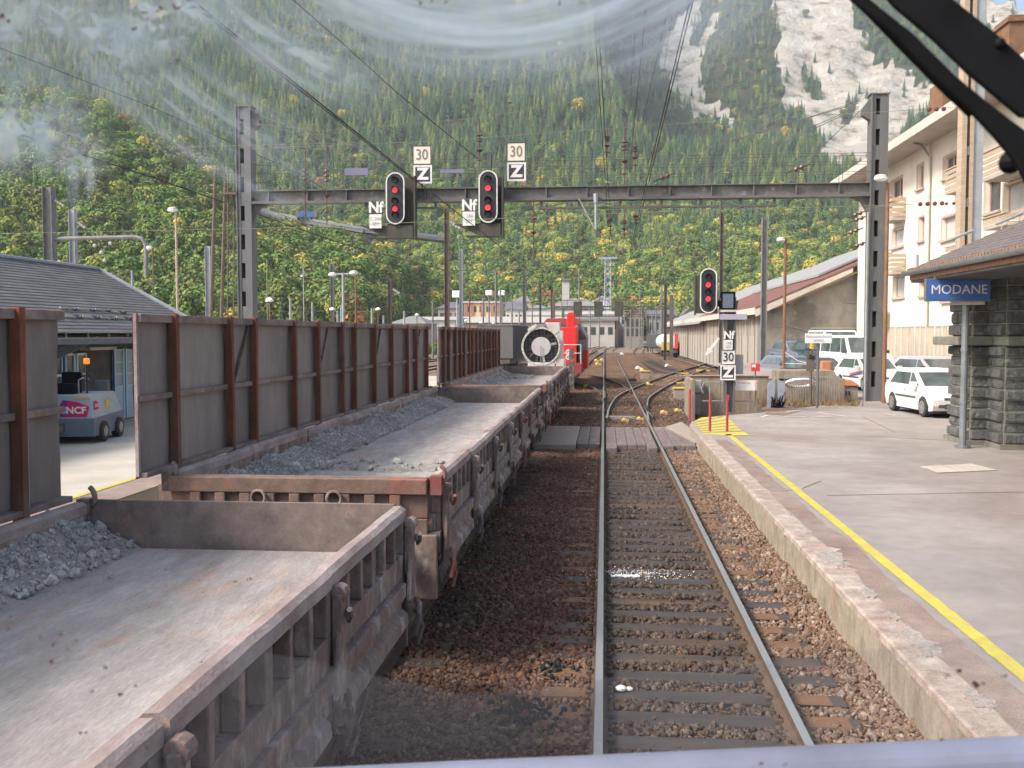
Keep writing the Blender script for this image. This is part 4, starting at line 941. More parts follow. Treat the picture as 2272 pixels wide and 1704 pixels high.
simple('relay_box', 'grey lineside box with an open dark base before the brown wall', 'cabinet', b, 'locogrey', bevel=.02)
t = thing('fire_box', 'small red box with a white corner on a thin rusty pole behind the signal', 'box', (5.3,36,.3))
q = at(1677,815,Y=36); b = MB(); b.box(q.x-.15,q.x+.15,q.y,q.y+.15,q.z-.14,q.z+.14); b.build('box', K['redbox'], t, bevel=.01)
b = MB(); b.box(q.x-.13,q.x,q.y-.01,q.y-.001,q.z,q.z+.1); b.build('label_patch', K['white'], t)
b = MB(); b.cyl((q.x,q.y+.08,.3),(q.x,q.y+.08,q.z-.14),.02,6); b.build('pole', K['mast_rust'], t)
# hydraulic stop with twin grey plates
b0 = at(1722, 905, Z=.3); t = thing('twin_plate_stand', 'pair of upright grey plates with a tangle of dark cable at their foot', 'stand', tuple(b0))
for s in (-.17,.17):
    b = MB(); b.prism([(b0.x+s-.12,b0.y,.3),(b0.x+s+.12,b0.y,.3),(b0.x+s+.12,b0.y,1.15),(b0.x+s*.3,b0.y,1.32),(b0.x+s-.12,b0.y,1.15)], (0,.08,0)); b.build('plate', K['tug_grey'], t)
b = MB()
for q in range(26):
    a = rnd.uniform(0,6.28); x, y = b0.x+.2*math.cos(a), b0.y-.1+.12*math.sin(a)
    b.tube([(x,y,.31),(x+rnd.uniform(-.1,.1),y-.05,.5),(x+rnd.uniform(-.15,.15),y,rnd.uniform(.4,.9)),(x*.5+b0.x*.5,y,.32)], .012, 4)
b.build('cable_tangle', K['black_matt'], t)
# iron bar fence, lid wall, white ring, hut
t = thing('bar_fence', 'low fence of thin grey bars under a brown concrete lid', 'fence', (7,38,.3))
b = MB(); l = at(1740,884,Y=38.2); r_ = at(1862,884,Y=38.2)
for x in np.linspace(l.x, r_.x, 24): b.cyl((x,38.2,.35),(x,38.2,1.28),.014,5)
b.build('bar', K['steelpipe'], t); b = MB(); b.box(l.x,r_.x,38.19,38.21,1.25,1.30); b.build('rail', K['steelpipe'], t)
b = MB(); b.prism([at(1727,846,Y=38.6),at(1862,842,Y=38.6),at(1850,822,Y=38.6),at(1727,822,Y=38.6)],(0,1.5,0)); b.box(6.2,9.1,38.6,38.9,-.3,1.2)
simple('concrete_lid', 'brown concrete slab resting above the thin bar fence', 'slab', b, 'concrete', bevel=.02)
b = MB(); c = at(1775,850,Y=37.9); b.torus(c,.50,.055,ax=(0,.35,1),n=24,m=8); simple('white_ring', 'white tyre-like ring hung on the bar fence', 'ring', b, 'white')
for k in range(2):
    c = at(1787-k*22,868,Y=38.9); b = MB(); b.cyl((c.x,38.9,.3),(c.x,38.9,1.2),.06,8); b.torus((c.x,38.9,.9),.09,.04,(0,0,1),10,5); simple('rusty_bollard', ['rusty post behind the bars nearer the masked pole','rusty post behind the bars, left one'][k], 'post', b, 'mast_rust')
t = thing('small_hut', 'knee-high cement box with a terracotta lid beside the gantry post', 'utility box', tuple(at(1868,888,Z=.3)))
c = at(1868,888,Z=.3); b = MB(); b.box(c.x-.6,c.x+.6,c.y,c.y+.9,.3,.86); b.build('body', K['conc_slab'], t, bevel=.02)
b = MB(); b.prism([(c.x-.68,c.y-.08,.86),(c.x+.68,c.y-.08,.86),(c.x+.35,c.y-.02,1.08),(c.x-.35,c.y-.02,1.08)],(0,1.05,0)); b.build('lid', K['terracotta'], t, bevel=.02)
b = MB(); 
for q in range(5): b.box(c.x-.2+q*.11,c.x-.14+q*.11,c.y-.02,c.y-.001,.5,.66)
b.build('vent_hole', K['black'], t)
t = thing('masked_pole', 'dark post with an orange lamp and black fittings before the fence', 'post', tuple(at(1798,900,Z=.3)))
c = at(1798,900,Z=.3); b = MB(); b.cyl(c,(c.x,c.y,2.3),.05,8); b.box(c.x-.16,c.x+.1,c.y-.05,c.y+.05,1.55,2.1); b.build('shaft', K['mast_dark'], t)
b = MB(); b.cyl((c.x+.02,c.y,2.35),(c.x+.02,c.y,2.6),.075,10); b.build('orange_lamp', mat('orange lens', (.80,.34,.04)), t)
b = MB()
for q in range(5): b.ball((c.x+rnd.uniform(-.12,.12),c.y-.06,rnd.uniform(1.95,2.25)),.05,6,4)
b.build('clamp', K['black'], t)
t = thing('car_park_sign', 'white name board with pale blue lettering on a post before the vans', 'sign', tuple(at(1811,905,Z=.3)))
c = at(1813,905,Z=.3); q = at(1815,751,Y=c.y); b = MB(); b.cyl(c,(c.x,c.y,q.z),.045,8); b.build('post', K['gantry'], t)
b = MB(); b.box(q.x-.46,q.x+.46,c.y-.09,c.y-.06,q.z-.17,q.z+.17); o = b.build('board', K['white'], t, bevel=.02)
text('Stationnement Réservé', .095, (q.x,c.y-.1,q.z+.07), mat('pale blue print', (.35,.35,.62)), o); text('SERVICE', .10, (q.x,c.y-.1,q.z-.07), mat('pale blue print', (.35,.35,.62)), o)
t = thing('barrier_tape', 'thin rusty barrier chain strung between the posts by the cars', 'barrier', tuple(at(1745,790,Y=39)))
b = MB(); b.tube([at(1742,782,Y=39.5),at(1770,800,Y=38.5),at(1798,808,Y=37.5)],.012,5); b.tube([at(1742,806,Y=39.5),at(1790,808,Y=37.5)],.012,5); b.build('chain', K['whiteline'], t)
c = at(1834,812,Y=40); b = MB(); b.box(c.x-.2,c.x+.2,40,40.3,1.2,c.z+.2); simple('terracotta_block', 'orange brown block standing behind the low wall by the dark car', 'block', b, 'terracotta', bevel=.05)

# point machines, boxes and fittings in the ballast
pm = [(1502,914,'yellow'),(1509,885,'big'),(1471,918,'yellow'),(1415,818,'white'),(1425,824,'yellow'),(1431,840,'big'),(1300,860,'yellow'),(1322,801,'yellow'),(1325,809,'yellow'),(1438,855,'yellow'),(1512,830,'bar'),(1560,823,'bar'),(1510,852,'bar'),(1385,936,'yellow'),(1418,933,'yellow'),(1375,930,'bar2'),(1379,786,'white'),(1405,845,'dark'),(1480,813,'white'),(1335,800,'yellow')]
for k, (px, py, ty) in enumerate(pm):
    c = at(px, py, Z=-.15); s = c.y/35; lab = {'yellow':'small yellow track fitting','big':'tan lineside box with yellow top','white':'small white marker light','bar':'yellow bar lying by the turnout','bar2':'pale plate between the rails','dark':'dark point lever'}[ty]
    near = ['in the ballast, lower right of the turnout','in front of the brown wall end','just left of the yellow fitting by the ramp','right of the crossing rails, on a white lens','right beside the white marker light','inside the turnout fork','beside the wagon row past the crossing','far up between loco and running track','just below the farthest fitting by the loco','on the curved rail inside the fork','near the top of the turnout curve','by the shed foot, farther right','left of the brown wall, above the ballast','ahead of the plank crossing, left one','ahead of the plank crossing, right one','centred between rails past the crossing','far up right of the running track','in the fork, before the tan box','by the siding next to the shed','left of the far running track'][k]
    b = MB(); r_ = .10*min(s,2.2)
    if ty == 'big': b.box(c.x-.3,c.x+.3,c.y-.2,c.y+.2,-.2,.32); t = thing('lineside_box', lab+' '+near, 'lineside box', tuple(c)); b.build('body', K['conc_slab'], t, bevel=.02); b = MB(); b.box(c.x-.34,c.x+.34,c.y-.24,c.y+.24,.32,.39); b.build('lid', K['yellowpaint'], t, bevel=.01)
    elif ty in ('bar','bar2'): b.box(c.x-.55,c.x+.55,c.y-.08,c.y+.08,-.2,-.04); simple('ground_bar', lab+' '+near, 'bar', b, 'yellowpaint' if ty == 'bar' else 'conc_slab', bevel=.01)
    elif ty == 'dark': b.box(c.x-.3,c.x+.2,c.y-.1,c.y+.1,-.2,.0); b.cyl((c.x,c.y,0),(c.x+.2,c.y,.3),.03,6); simple('point_lever', lab+' '+near, 'lever', b, 'black')
    else:
        b.ball((c.x,c.y,-.1),r_*.9,8,5,1,-40); b.box(c.x-r_,c.x+r_*1.6,c.y-r_*.7,c.y+r_*.7,-.22,-.06); simple('marker_light' if ty == 'white' else 'track_fitting', lab+' '+near, 'fitting', b, 'white' if ty == 'white' else 'yellowpaint', bevel=.01)

# ------------------------------------------------------------ stone canopy building
def stone_building():
    t = thing('stone_building', 'dark rusticated stone building with overhanging brown tiled roof at the right edge', 'building', (8.5,24,.3))
    def courses(x0, x1, y0, y1, z0, z1, n, faces, seed):
        r = random.Random(seed); b = MB(); h = (z1-z0)/n
        for k in range(n):
            za, zb = z0+k*h+.012, z0+(k+1)*h-.012; o = .07 if k % 2 == 0 else .0
            if 'x' in faces: 
                cuts = [y0, (y0+y1)/2+(.2 if k%2 else -.2), y1] if y1-y0 > .8 else [y0, y1]
                for a, c in zip(cuts[:-1], cuts[1:]):
                    q = r.uniform(0,.03)+o; b.prism([(x0-.0,a+.01,za),(x0-q-.02,a+.01,za+.02),(x0-q-.03+r.uniform(-.01,.01),a+.01,(za+zb)/2+r.uniform(-.04,.04)),(x0-q-.02,a+.01,zb-.02),(x0,a+.01,zb)],(0,c-a-.02,0))
            if 'y' in faces:
                L_ = x1-x0; m = max(1, int(round(L_/.62))); cuts = [x0+L_*j/m+(0 if j in (0,m) else r.uniform(-.08,.08)+(.15 if k % 2 else -.15)) for j in range(m+1)]
                for a, c in zip(cuts[:-1], cuts[1:]):
                    q = r.uniform(.0,.05)+(o if a == x0 else 0); jx = .025
                    vs = [(a+.01,y0,za),(c-.01,y0,za),(c-.01,y0,zb),(a+.01,y0,zb)]; inn = [(a+jx,y0-q,za+.025),(c-jx,y0-q-r.uniform(-.02,.02),za+.02),(c-jx,y0-q,zb-.02),(a+jx,y0-q-r.uniform(-.02,.02),zb-.03)]
                    b.add(vs+inn, [(4,5,6,7),(0,1,5,4),(1,2,6,5),(2,3,7,6),(3,0,4,7)])
        return b
    b = MB(); b.box(8.50,8.95,23.98,25.2,.3,4.3); b.box(8.92,14,23.08,25.2,.3,4.3); b.build('wall', K['mortar'], t)
    for z0, z1, n, sd in ((.42,2.62,9,1),(2.84,4.25,5,3)):
        b = courses(8.50,8.90,23.97,25.2,z0,z1,n,'xy',sd); o = b.build('stone_pier', K['stone_block'], t)
        b = courses(8.92,13.5,23.07,23.95,z0,z1,n,'xy',sd+1); o = b.build('stone_pier', K['stone_block'], t)
    b = MB(); b.box(8.36,9.0,23.85,25.3,.3,.42); b.box(8.8,14,22.95,23.86,.3,.42); b.build('plinth', K['ledge'], t)
    b = MB(); b.box(8.08,8.86,23.62,25.4,2.63,2.83); b.box(8.861,14.2,22.8,25.4,2.63,2.83); b.build('stone_ledge', K['ledge'], t, bevel=.02)
    b = MB(); p = (8.12,23.3); b.cyl((*p,.3),(*p,4.2),.075,12)
    for z in (1.3,2.5,3.6): b.cyl((*p,z),(*p,z+.06),.09,12)
    b.cyl((*p,.3),(*p,.36),.17,12); b.build('drainpipe', K['zinc'], t)
    # roof: hipped at the far end
    xe, ye, ze, tp = 7.35, 24.9, 4.42, .52; xr = 12.0; hz = ze+(xr-xe)*tp
    b = MB(); b.add([(xe,5,ze),(xe,ye,ze),(xr,ye-(xr-xe),hz),(xr,5,hz),(xr+4.65,ye,ze),(xr+4.65,5,ze)], [(0,3,2,1),(1,2,4),(2,3,5,4)])
    rf = b.build('roof', K['tile_brown'], t)
    b = MB(); rows = 26                                                # tile courses as thin overlapping steps
    for k in range(rows):
        d0, d1 = k/rows*(xr-xe), (k+1)/rows*(xr-xe)+.06
        b.add([(xe+d0,5,ze+d0*tp+.035),(xe+d0,ye-d0,ze+d0*tp+.035),(xe+d1,ye-d1,ze+d1*tp+.012),(xe+d1,5,ze+d1*tp+.012),(xe+d0,5,ze+d0*tp+.005),(xe+d0,ye-d0,ze+d0*tp+.005)], [(0,3,2,1),(0,1,5,4)])
    b.build('tile_course', K['tile_brown'], rf)
    b = MB()
    for y in np.arange(8, ye, .16): b.box(xe-.06,xe+.03,y,y+.10,ze-.015,ze+.045)
    b.build('edge_tile', K['tile_edge'], rf)
    b = MB(); n = 8; pr = [(xe-.03+.085*math.cos(a), ze-.03+.085*math.sin(a)) for a in np.linspace(math.pi,2*math.pi,n)]; pr += [(x+(-.012 if x > xe-.03 else .012)*-1*0, z+.02) for x, z in pr[::-1]]
    b.prism([(x-.06,6,z-.02) for x, z in pr], (0,ye-5.9,0)); b.prism([(xe-.12,ye,ze-.12),(xe+2.5,ye,ze-.12),(xe+2.5,ye,ze-.03),(xe-.12,ye,ze-.03)],(0,.12,0)); b.build('gutter', K['zinc'], rf)
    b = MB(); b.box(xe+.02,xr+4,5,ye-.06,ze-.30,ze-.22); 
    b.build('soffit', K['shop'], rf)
    b = MB(); b.box(xe+.0,xe+.05,5,ye-.02,ze-.24,ze-.06); b.box(xe+.06,xr,ye-.1,ye-.03,ze-.24,ze-.06); b.build('fascia', K['tile_edge'], rf)
    for (pa, pb, d) in (((2113,530),(2160,511),.0),((2211,497),(2272,471),0)):
        A_, B_ = at(*pa, X=9.3), at(*pb, X=9.3); b = MB(); b.tube([A_, B_], .035, 6)
        for q in (.2,.85): m = A_.lerp(B_, q); b.cyl(m, m-Vector((0,0,.34)), .015, 5)
        b.build('snow_bar', K['mast_pale'], rf)
    b = MB(); A_ = at(2034,602,Y=24.7); b.cyl(A_, A_+Vector((0,0,.40)), .04, 8); b.build('vent_pipe', K['mast_pale'], rf)
    return t
stone_building()
c = at(2128,643,Y=23.0); t = thing('station_name_sign', 'blue hanging sign with white letters MODANE under the tiled eave', 'station sign', tuple(c))
b = MB(); b.box(c.x-.68,c.x+.68,c.y,c.y+.14,c.z-.235,c.z+.235); o = b.build('board', K['blue_sign'], t, bevel=.015)
b = MB(); b.box(c.x-.69,c.x+.69,c.y+.004,c.y+.136,c.z+.236,c.z+.256); b.box(c.x-.69,c.x+.69,c.y+.004,c.y+.136,c.z-.256,c.z-.236); b.box(c.x-.71,c.x-.69,c.y+.004,c.y+.136,c.z-.256,c.z+.256); b.build('frame', K['zinc'], o)
text('MODANE', .29, (c.x, c.y-.004, c.z), K['white'], o, sx=.98)
b = MB(); b.cyl((c.x-.5,c.y+.07,c.z+.25),(c.x-.5,c.y+.07,c.z+.45),.02,6); b.cyl((c.x+.5,c.y+.07,c.z+.25),(c.x+.5,c.y+.07,c.z+.45),.02,6); b.build('hanger', K['zinc'], t)
b = MB(); q = at(2149,671,Y=23.1); b.box(q.x-.36,q.x+.36,q.y,q.y+.12,q.z-.05,q.z+.05); simple('strip_lamp', 'white strip lamp fixed right below the MODANE sign', 'lamp', b, 'fascia', bevel=.02)

# ------------------------------------------------------------ walls with real openings
def facade(mb, o, u, v, U, V, holes, depth, n):
    """rectangle U x V in directions u, v from corner o, with holes (u0,u1,v0,v1) and reveals of the given depth along -n"""
    o, u, v, n = Vector(o), Vector(u), Vector(v), Vector(n)
    us = sorted({0, U, *[h[0] for h in holes], *[h[1] for h in holes]}); vs = sorted({0, V, *[h[2] for h in holes], *[h[3] for h in holes]})
    for a, b in zip(us[:-1], us[1:]):
        for c, d in zip(vs[:-1], vs[1:]):
            mu, mv = (a+b)/2, (c+d)/2
            if any(h[0] < mu < h[1] and h[2] < mv < h[3] for h in holes): continue
            mb.add([o+u*a+v*c, o+u*b+v*c, o+u*b+v*d, o+u*a+v*d], [(0,1,2,3)])
    for h in holes:
        q = [o+u*h[0]+v*h[2], o+u*h[1]+v*h[2], o+u*h[1]+v*h[3], o+u*h[0]+v*h[3]]; w = [p-n*depth for p in q]
        mb.add(q+w, [(0,1,5,4),(1,2,6,5),(2,3,7,6),(3,0,4,7)])
def apartment():
    X = 15.5; t = thing('apartment_building', 'cream apartment block with pinkish window surrounds and deep eaves, right of the gantry', 'building', (X,50,.3))
    y0, y1, zt = 22.0, 63.0, 12.35
    wins = []                                         # photo corners on the facade plane: far-left x, near-right x, top, bottom, kind
    for (xa, xb, yt, yb, k) in ((2094,2122,345,392,'open'),(2036,2050,366,418,'slit'),(1977,2003,398,440,'open'),(2090,2122,480,530,'shut'),(2039,2051,482,534,'slit'),(1980,2005,508,548,'shut'),
            (1982,2007,613,660,'shut'),(2041,2051,628,656,'slit'),(2092,2118,618,668,'shut'),(2228,2275,402,470,'shut'),(2186,2220,395,470,'loggia'),(1948,1962,430,470,'open')):
        A_, B_ = at(xa, (yt+yb)/2, X=X), at(xb, (yt+yb)/2, X=X); m = (xa+xb)/2; T_, U_ = at(m, yt, X=X).z, at(m, yb, X=X).z
        wins.append((y1-A_.y, y1-B_.y, U_-1.0, T_-1.0, k))
    b = MB(); facade(b, (X, y1, 1.0), (0,-1,0), (0,0,1), y1-y0, zt-1.0, [w[:4] for w in wins], .28, (-1,0,0))
    b.box(X+.3, X+11, y0, y1, .3, zt+.05); b.add([(X,y1,1.0),(X+.3,y1,1.0),(X+.3,y1,zt),(X,y1,zt)],[(0,1,2,3)]); b.add([(X,y0,1.0),(X+.3,y0,1.0),(X+.3,y0,zt),(X,y0,zt)],[(0,1,2,3)])
    b.build('wall', K['wall_cream'], t)
    for (a, c, d, e, k) in wins:
        ya, yb = y1-a, y1-c; za, zb = d+1.0, e+1.0
        b = MB(); fr = .07
        for (p0, p1, q0, q1) in ((yb,yb+fr,za,zb),(ya-fr,ya,za,zb),(yb+fr,ya-fr,za,za+fr),(yb+fr,ya-fr,zb-fr,zb)): b.box(X+.16, X+.22, p0, p1, q0, q1)
        if k == 'open': b.box(X+.16,X+.22,(ya+yb)/2-.03,(ya+yb)/2+.03,za+fr,zb-fr)
        w = b.build('window', K['trim_pink'], t)
        b = MB(); b.box(X+.23, X+.25, yb, ya, za, zb); b.build('pane', K[{'open':'glass_dark','shut':'glass_pale','slit':'trim_pink','loggia':'shop'}[k]], w)
        b = MB(); b.box(X-.13, X+.16, yb-.12, ya+.12, za-.10, za-.002); b.build('sill', K['trim_pink'], w)
        b = MB(); b.box(X-.012, X+.14, ya+.001, ya+.16, za, zb+.1); b.box(X-.012, X+.14, yb, ya, zb+.001, zb+.1); b.build('surround', K['trim_pink'], w)
        if k == 'shut':
            b = MB(); 
            for q in np.arange(za+.1, zb-.05, .09): b.box(X+.215,X+.235,yb+fr,ya-fr,q,q+.07)
            b.build('shutter', K['glass_pale'], w)
    # ground-floor beige shutters under a band
    b = MB(); b.box(X+.02,X+.30,y0,y1,.3,1.0); 
    zb0, zb1 = at(2040,797,X=X).z, at(2040,726,X=X).z
    b.box(X-.06,X+.0,y0,60,zb0-.12,zb0); b.box(X-.06,X-.001,y0,60,zb1,zb1+.06); b.build('ground_band', K['trim_pink'], t)
    b = MB(); b.box(X-.03,X-.001,y0,60,zb0,zb1); sh = b.build('shutter_wall', K['wall_beige'], t)
    b = MB()
    for px in (1990,2003,2018,2033,2045,2060,2078,2095,2108):
        q = at(px,760,X=X); b.box(X-.09,X-.031,q.y-.10,q.y+.10,zb0,zb1)
    for y in np.arange(24,60,.55): b.box(X-.05,X-.031,y,y+.06,zb0,zb1)
    b.build('pilaster', K['fascia'], sh)
    # eaves, roof, downpipe, chimneys
    xe = 14.0; b = MB(); b.box(xe, X+12, y0-1, 66.5, 11.98, 12.30); b.build('eave_slab', K['soffit'], t)
    b = MB(); b.box(xe-.04, xe, y0-1, 66.5, 11.92, 12.33); b.build('fascia_board', K['fascia'], t)
    b = MB(); b.prism([(xe+.1,y0-1,12.31),(X+12,y0-1,12.31),(X+6,y0-1,14.6)], (0,44.5,0)); b.build('roof', K['slate'], t)
    b = MB(); p0 = at(2011,330,X=xe+.3); b.tube([(X-.9,p0.y,12.0),(X-.5,p0.y,11.85),(X-.10,p0.y,11.3),(X-.10,p0.y,.6)], .06, 8); b.build('downpipe', K['conc_grey'], t)
    b = MB(); q = at(2060,760,X=X); b.cyl((X-.12,q.y,.5),(X-.12,q.y,11.9),.05,8); b.build('downpipe', K['fascia'], t)
    c = at(2108,225,X=17.5); b = MB(); b.box(c.x-.7,c.x+.9,c.y-1.0,c.y+1.0,12.3,15.6); b.build('chimney', K['mast_rust'], t)
    c = at(2262,75,X=19); b = MB(); b.box(c.x-.8,c.x+.9,c.y-.9,c.y+.9,12.5,c.z+.6); b.box(c.x-.9,c.x+1.0,c.y-1.0,c.y+1.0,c.z+.3,c.z+.45); b.build('chimney', K['mast_rust'], t)
    # balconies
    for (xa, xb, yt, yb, dp) in ((2180,2236,330,393,1.0),(2098,2124,375,428,.5),(2098,2124,548,600,.5),(1957,1979,442,492,.7),(1957,1979,565,610,.7),(2182,2232,480,505,.9)):
        A_, B_ = at(xa,(yt+yb)/2,X=X-dp), at(xb,(yt+yb)/2,X=X-dp); m = (xa+xb)/2; T_, U_ = at(m,yt,X=X-dp).z, at(m,yb,X=X-dp).z
        b = MB(); b.box(X-dp,X-.015,B_.y,A_.y,U_,U_+.14); o = b.build('balcony', K['soffit'], t)
        b = MB(); h = (T_-U_-.14); n = 4
        for k in range(n):
            z = U_+.17+h*k/n; b.box(X-dp-.03,X-dp,B_.y,A_.y,z,z+h/n*.72); b.box(X-dp,X-.015,B_.y-.03,B_.y,z,z+h/n*.72)
        b.box(X-dp-.07,X-dp+.05,B_.y-.05,A_.y,T_,T_+.05); b.build('slats', K['wood_slat'], o)
    c = at(1965,452,X=X-.3); b = MB(); b.ball(c,.3,8,5); b.build('planter', mat('green planter', (.04,.16,.10)), t)
    c = at(1941,700,X=14.9); b = MB(); b.box(c.x,c.x+.3,c.y-1,c.y+1,c.z-.4,c.z+.5); b.build('balcony_sign', K['white'], t)
    c = at(1939,630,X=15.2); b = MB(); b.box(c.x,c.x+.3,c.y-.6,c.y+.6,c.z-1,c.z+1); b.build('green_shutter', mat('green shutter', (.10,.42,.26)), t)
apartment()

def goods_shed():
    t = thing('goods_shed', 'long low goods shed with a red sheet roof and cracked cement gable', 'shed', (8.9,90,.3))
    X, Y0, Y1, ze, zr, XR_ = 9.9, 63.5, 156.0, 4.72, 9.95, 22.0
    sl = (zr-ze)/(XR_-X)
    # long wall with a row of upper slots
    hs = []; y = Y1
    holes = []
    u = 3.0
    while u < (Y1-Y0)-3: holes.append((u, u+.62, 2.75, 3.85)); u += 1.55
    b = MB(); facade(b, (X, Y1, 0), (0,-1,0), (0,0,1), Y1-Y0, 4.5, holes, .12, (-1,0,0)); b.build('long_wall', K['shedwall'], t)
    b = MB()
    for h in holes: b.box(X+.12,X+.14,Y1-h[1],Y1-h[0],h[2],h[3])
    b.build('slot_window', K['trim_pink'], t)
    for y in np.arange(Y0+.1, Y1, 3.1): b = MB(); b.box(X-.06, X-.002, y-.09, y+.09, 0, 4.5); b.build('wall_pilaster', K['conc_grey'], t)
    b = MB(); b.box(X-.02,X+.02,Y0+.3,Y0+2.0,.3,3.9); b.build('louvred_door', K['door_grey'], t)
    # gable wall with a wide roller door
    b = MB(); g0 = at(1805,728,Y=Y0).x; g1 = at(1905,728,Y=Y0).x; dz = at(1850,730,Y=Y0).z
    b.add([(X,Y0,.3),(g0,Y0,.3),(g0,Y0,dz),(X,Y0,dz)],[(0,1,2,3)]); b.add([(g1,Y0,.3),(35,Y0,.3),(35,Y0,dz),(g1,Y0,dz)],[(0,1,2,3)])
    b.add([(X,Y0,dz),(35,Y0,dz),(35,Y0,ze),(XR_,Y0,zr),(X,Y0,ze)],[(0,1,2,3,4)])
    b.add([(g0,Y0,.3),(g0,Y0+.5,.3),(g0,Y0+.5,dz),(g0,Y0,dz)],[(0,1,2,3)]); b.add([(g1,Y0,.3),(g1,Y0+.5,.3),(g1,Y0+.5,dz),(g1,Y0,dz)],[(0,1,2,3)]); b.add([(g0,Y0,dz),(g1,Y0,dz),(g1,Y0+.5,dz),(g0,Y0+.5,dz)],[(0,1,2,3)])
    b.build('gable_wall', K['render_grey'], t)
    b = MB(); b.box(g0,g1,Y0+.45,Y0+.5,.3,dz); 
    for z in np.arange(.5,dz,.22): b.box(g0,g1,Y0+.43,Y0+.449,z,z+.12)
    b.build('roller_door', K['door_grey'], t)
    b = MB(); b.box(g0-.15,g1+.3,Y0-.06,Y0-.002,dz,dz+.10); b.box(g1,g1+.8,Y0-.05,Y0-.002,.3,dz-.02); b.build('lintel', K['mortar'], t)
    # roof
    e = .55; xa, za = X-e, ze-e*sl+.06
    b = MB(); b.prism([(xa,Y0-.5,za),(XR_,Y0-.5,zr+.06),(XR_,Y0-.5,zr-.06),(xa,Y0-.5,za-.12)], (0,38,0)); b.build('roof_near', K['roof_red'], t)
    b = MB(); b.prism([(xa,Y0+37.51,za),(XR_,Y0+37.51,zr+.06),(XR_,Y0+37.51,zr-.06),(xa,Y0+37.51,za-.12)], (0,Y1-Y0-37,0)); b.build('roof_far', K['roof_grey'], t)
    b = MB(); b.prism([(XR_+.001,Y0-.5,zr+.06),(35.5,Y0-.5,ze-.2),(35.5,Y0-.5,ze-.3),(XR_+.001,Y0-.5,zr-.06)], (0,Y1-Y0,0)); b.build('roof_back', K['roof_red'], t)
    A_, B_ = at(1672,640,Y=62), at(1925,548,Y=60)
    b = MB(); b.prism([(14.2,68,6.85),(22,68,10.25),(22,68,10.15),(14.2,68,6.7)], (0,30,0)); b.build('raised_roof', K['roof_grey'], t)
    b = MB(); b.prism([(14.3,68.2,6.4),(21,68.2,9.3),(21,68.2,9.7),(14.3,68.2,6.65)], (0,29,0)); b.build('clerestory', K['shop'], t)
    b = MB(); b.prism([(xa,Y0-.56,za-.15),(15.2,Y0-.56,za+(15.2-xa)*sl-.15),(15.2,Y0-.56,za+(15.2-xa)*sl-.42),(11.6,Y0-.56,za+(11.6-xa)*sl-.50),(xa,Y0-.56,za-.60)], (0,.05,0)); b.build('barge_board', K['fascia'], t)
    b = MB(); b.beam((xa+1.2,Y0-.6,za-.08),(15.9,Y0-.6,za+(15.9-xa)*sl-.50),.08,.08); b.build('rusty_edge', K['mast_rust'], t)
    b = MB(); b.box(xa-.05,xa+.0,Y0-.5,Y1,za-.45,za-.02); b.build('eave_board', K['fascia'], t)
    b = MB(); b.prism([(xa-.2,98,3.95),(X+.1,98,4.5),(X+.1,98,4.4),(xa-.2,98,3.85)],(0,58,0)); b.build('loading_canopy', K['roof_grey'], t)
    c = at(1913,705,Y=Y0-.2); b = MB(); b.box(c.x-.25,c.x+.25,Y0-.3,Y0-.002,c.z-.35,c.z+.35); b.build('wall_lamp', K['black'], t)
    b = MB(); b.tube([at(1712,724,Y=Y0-.01),at(1745,722,Y=Y0-.01),at(1790,733,Y=Y0-.01),at(1800,760,Y=Y0-.01)],.035,4); b.tube([at(1760,640,Y=Y0-.01),at(1850,640,Y=Y0-.01),at(1870,670,Y=Y0-.01),at(1905,672,Y=Y0-.01)],.04,4); b.build('crack_repair', K['conc_grey'], t)
goods_shed()

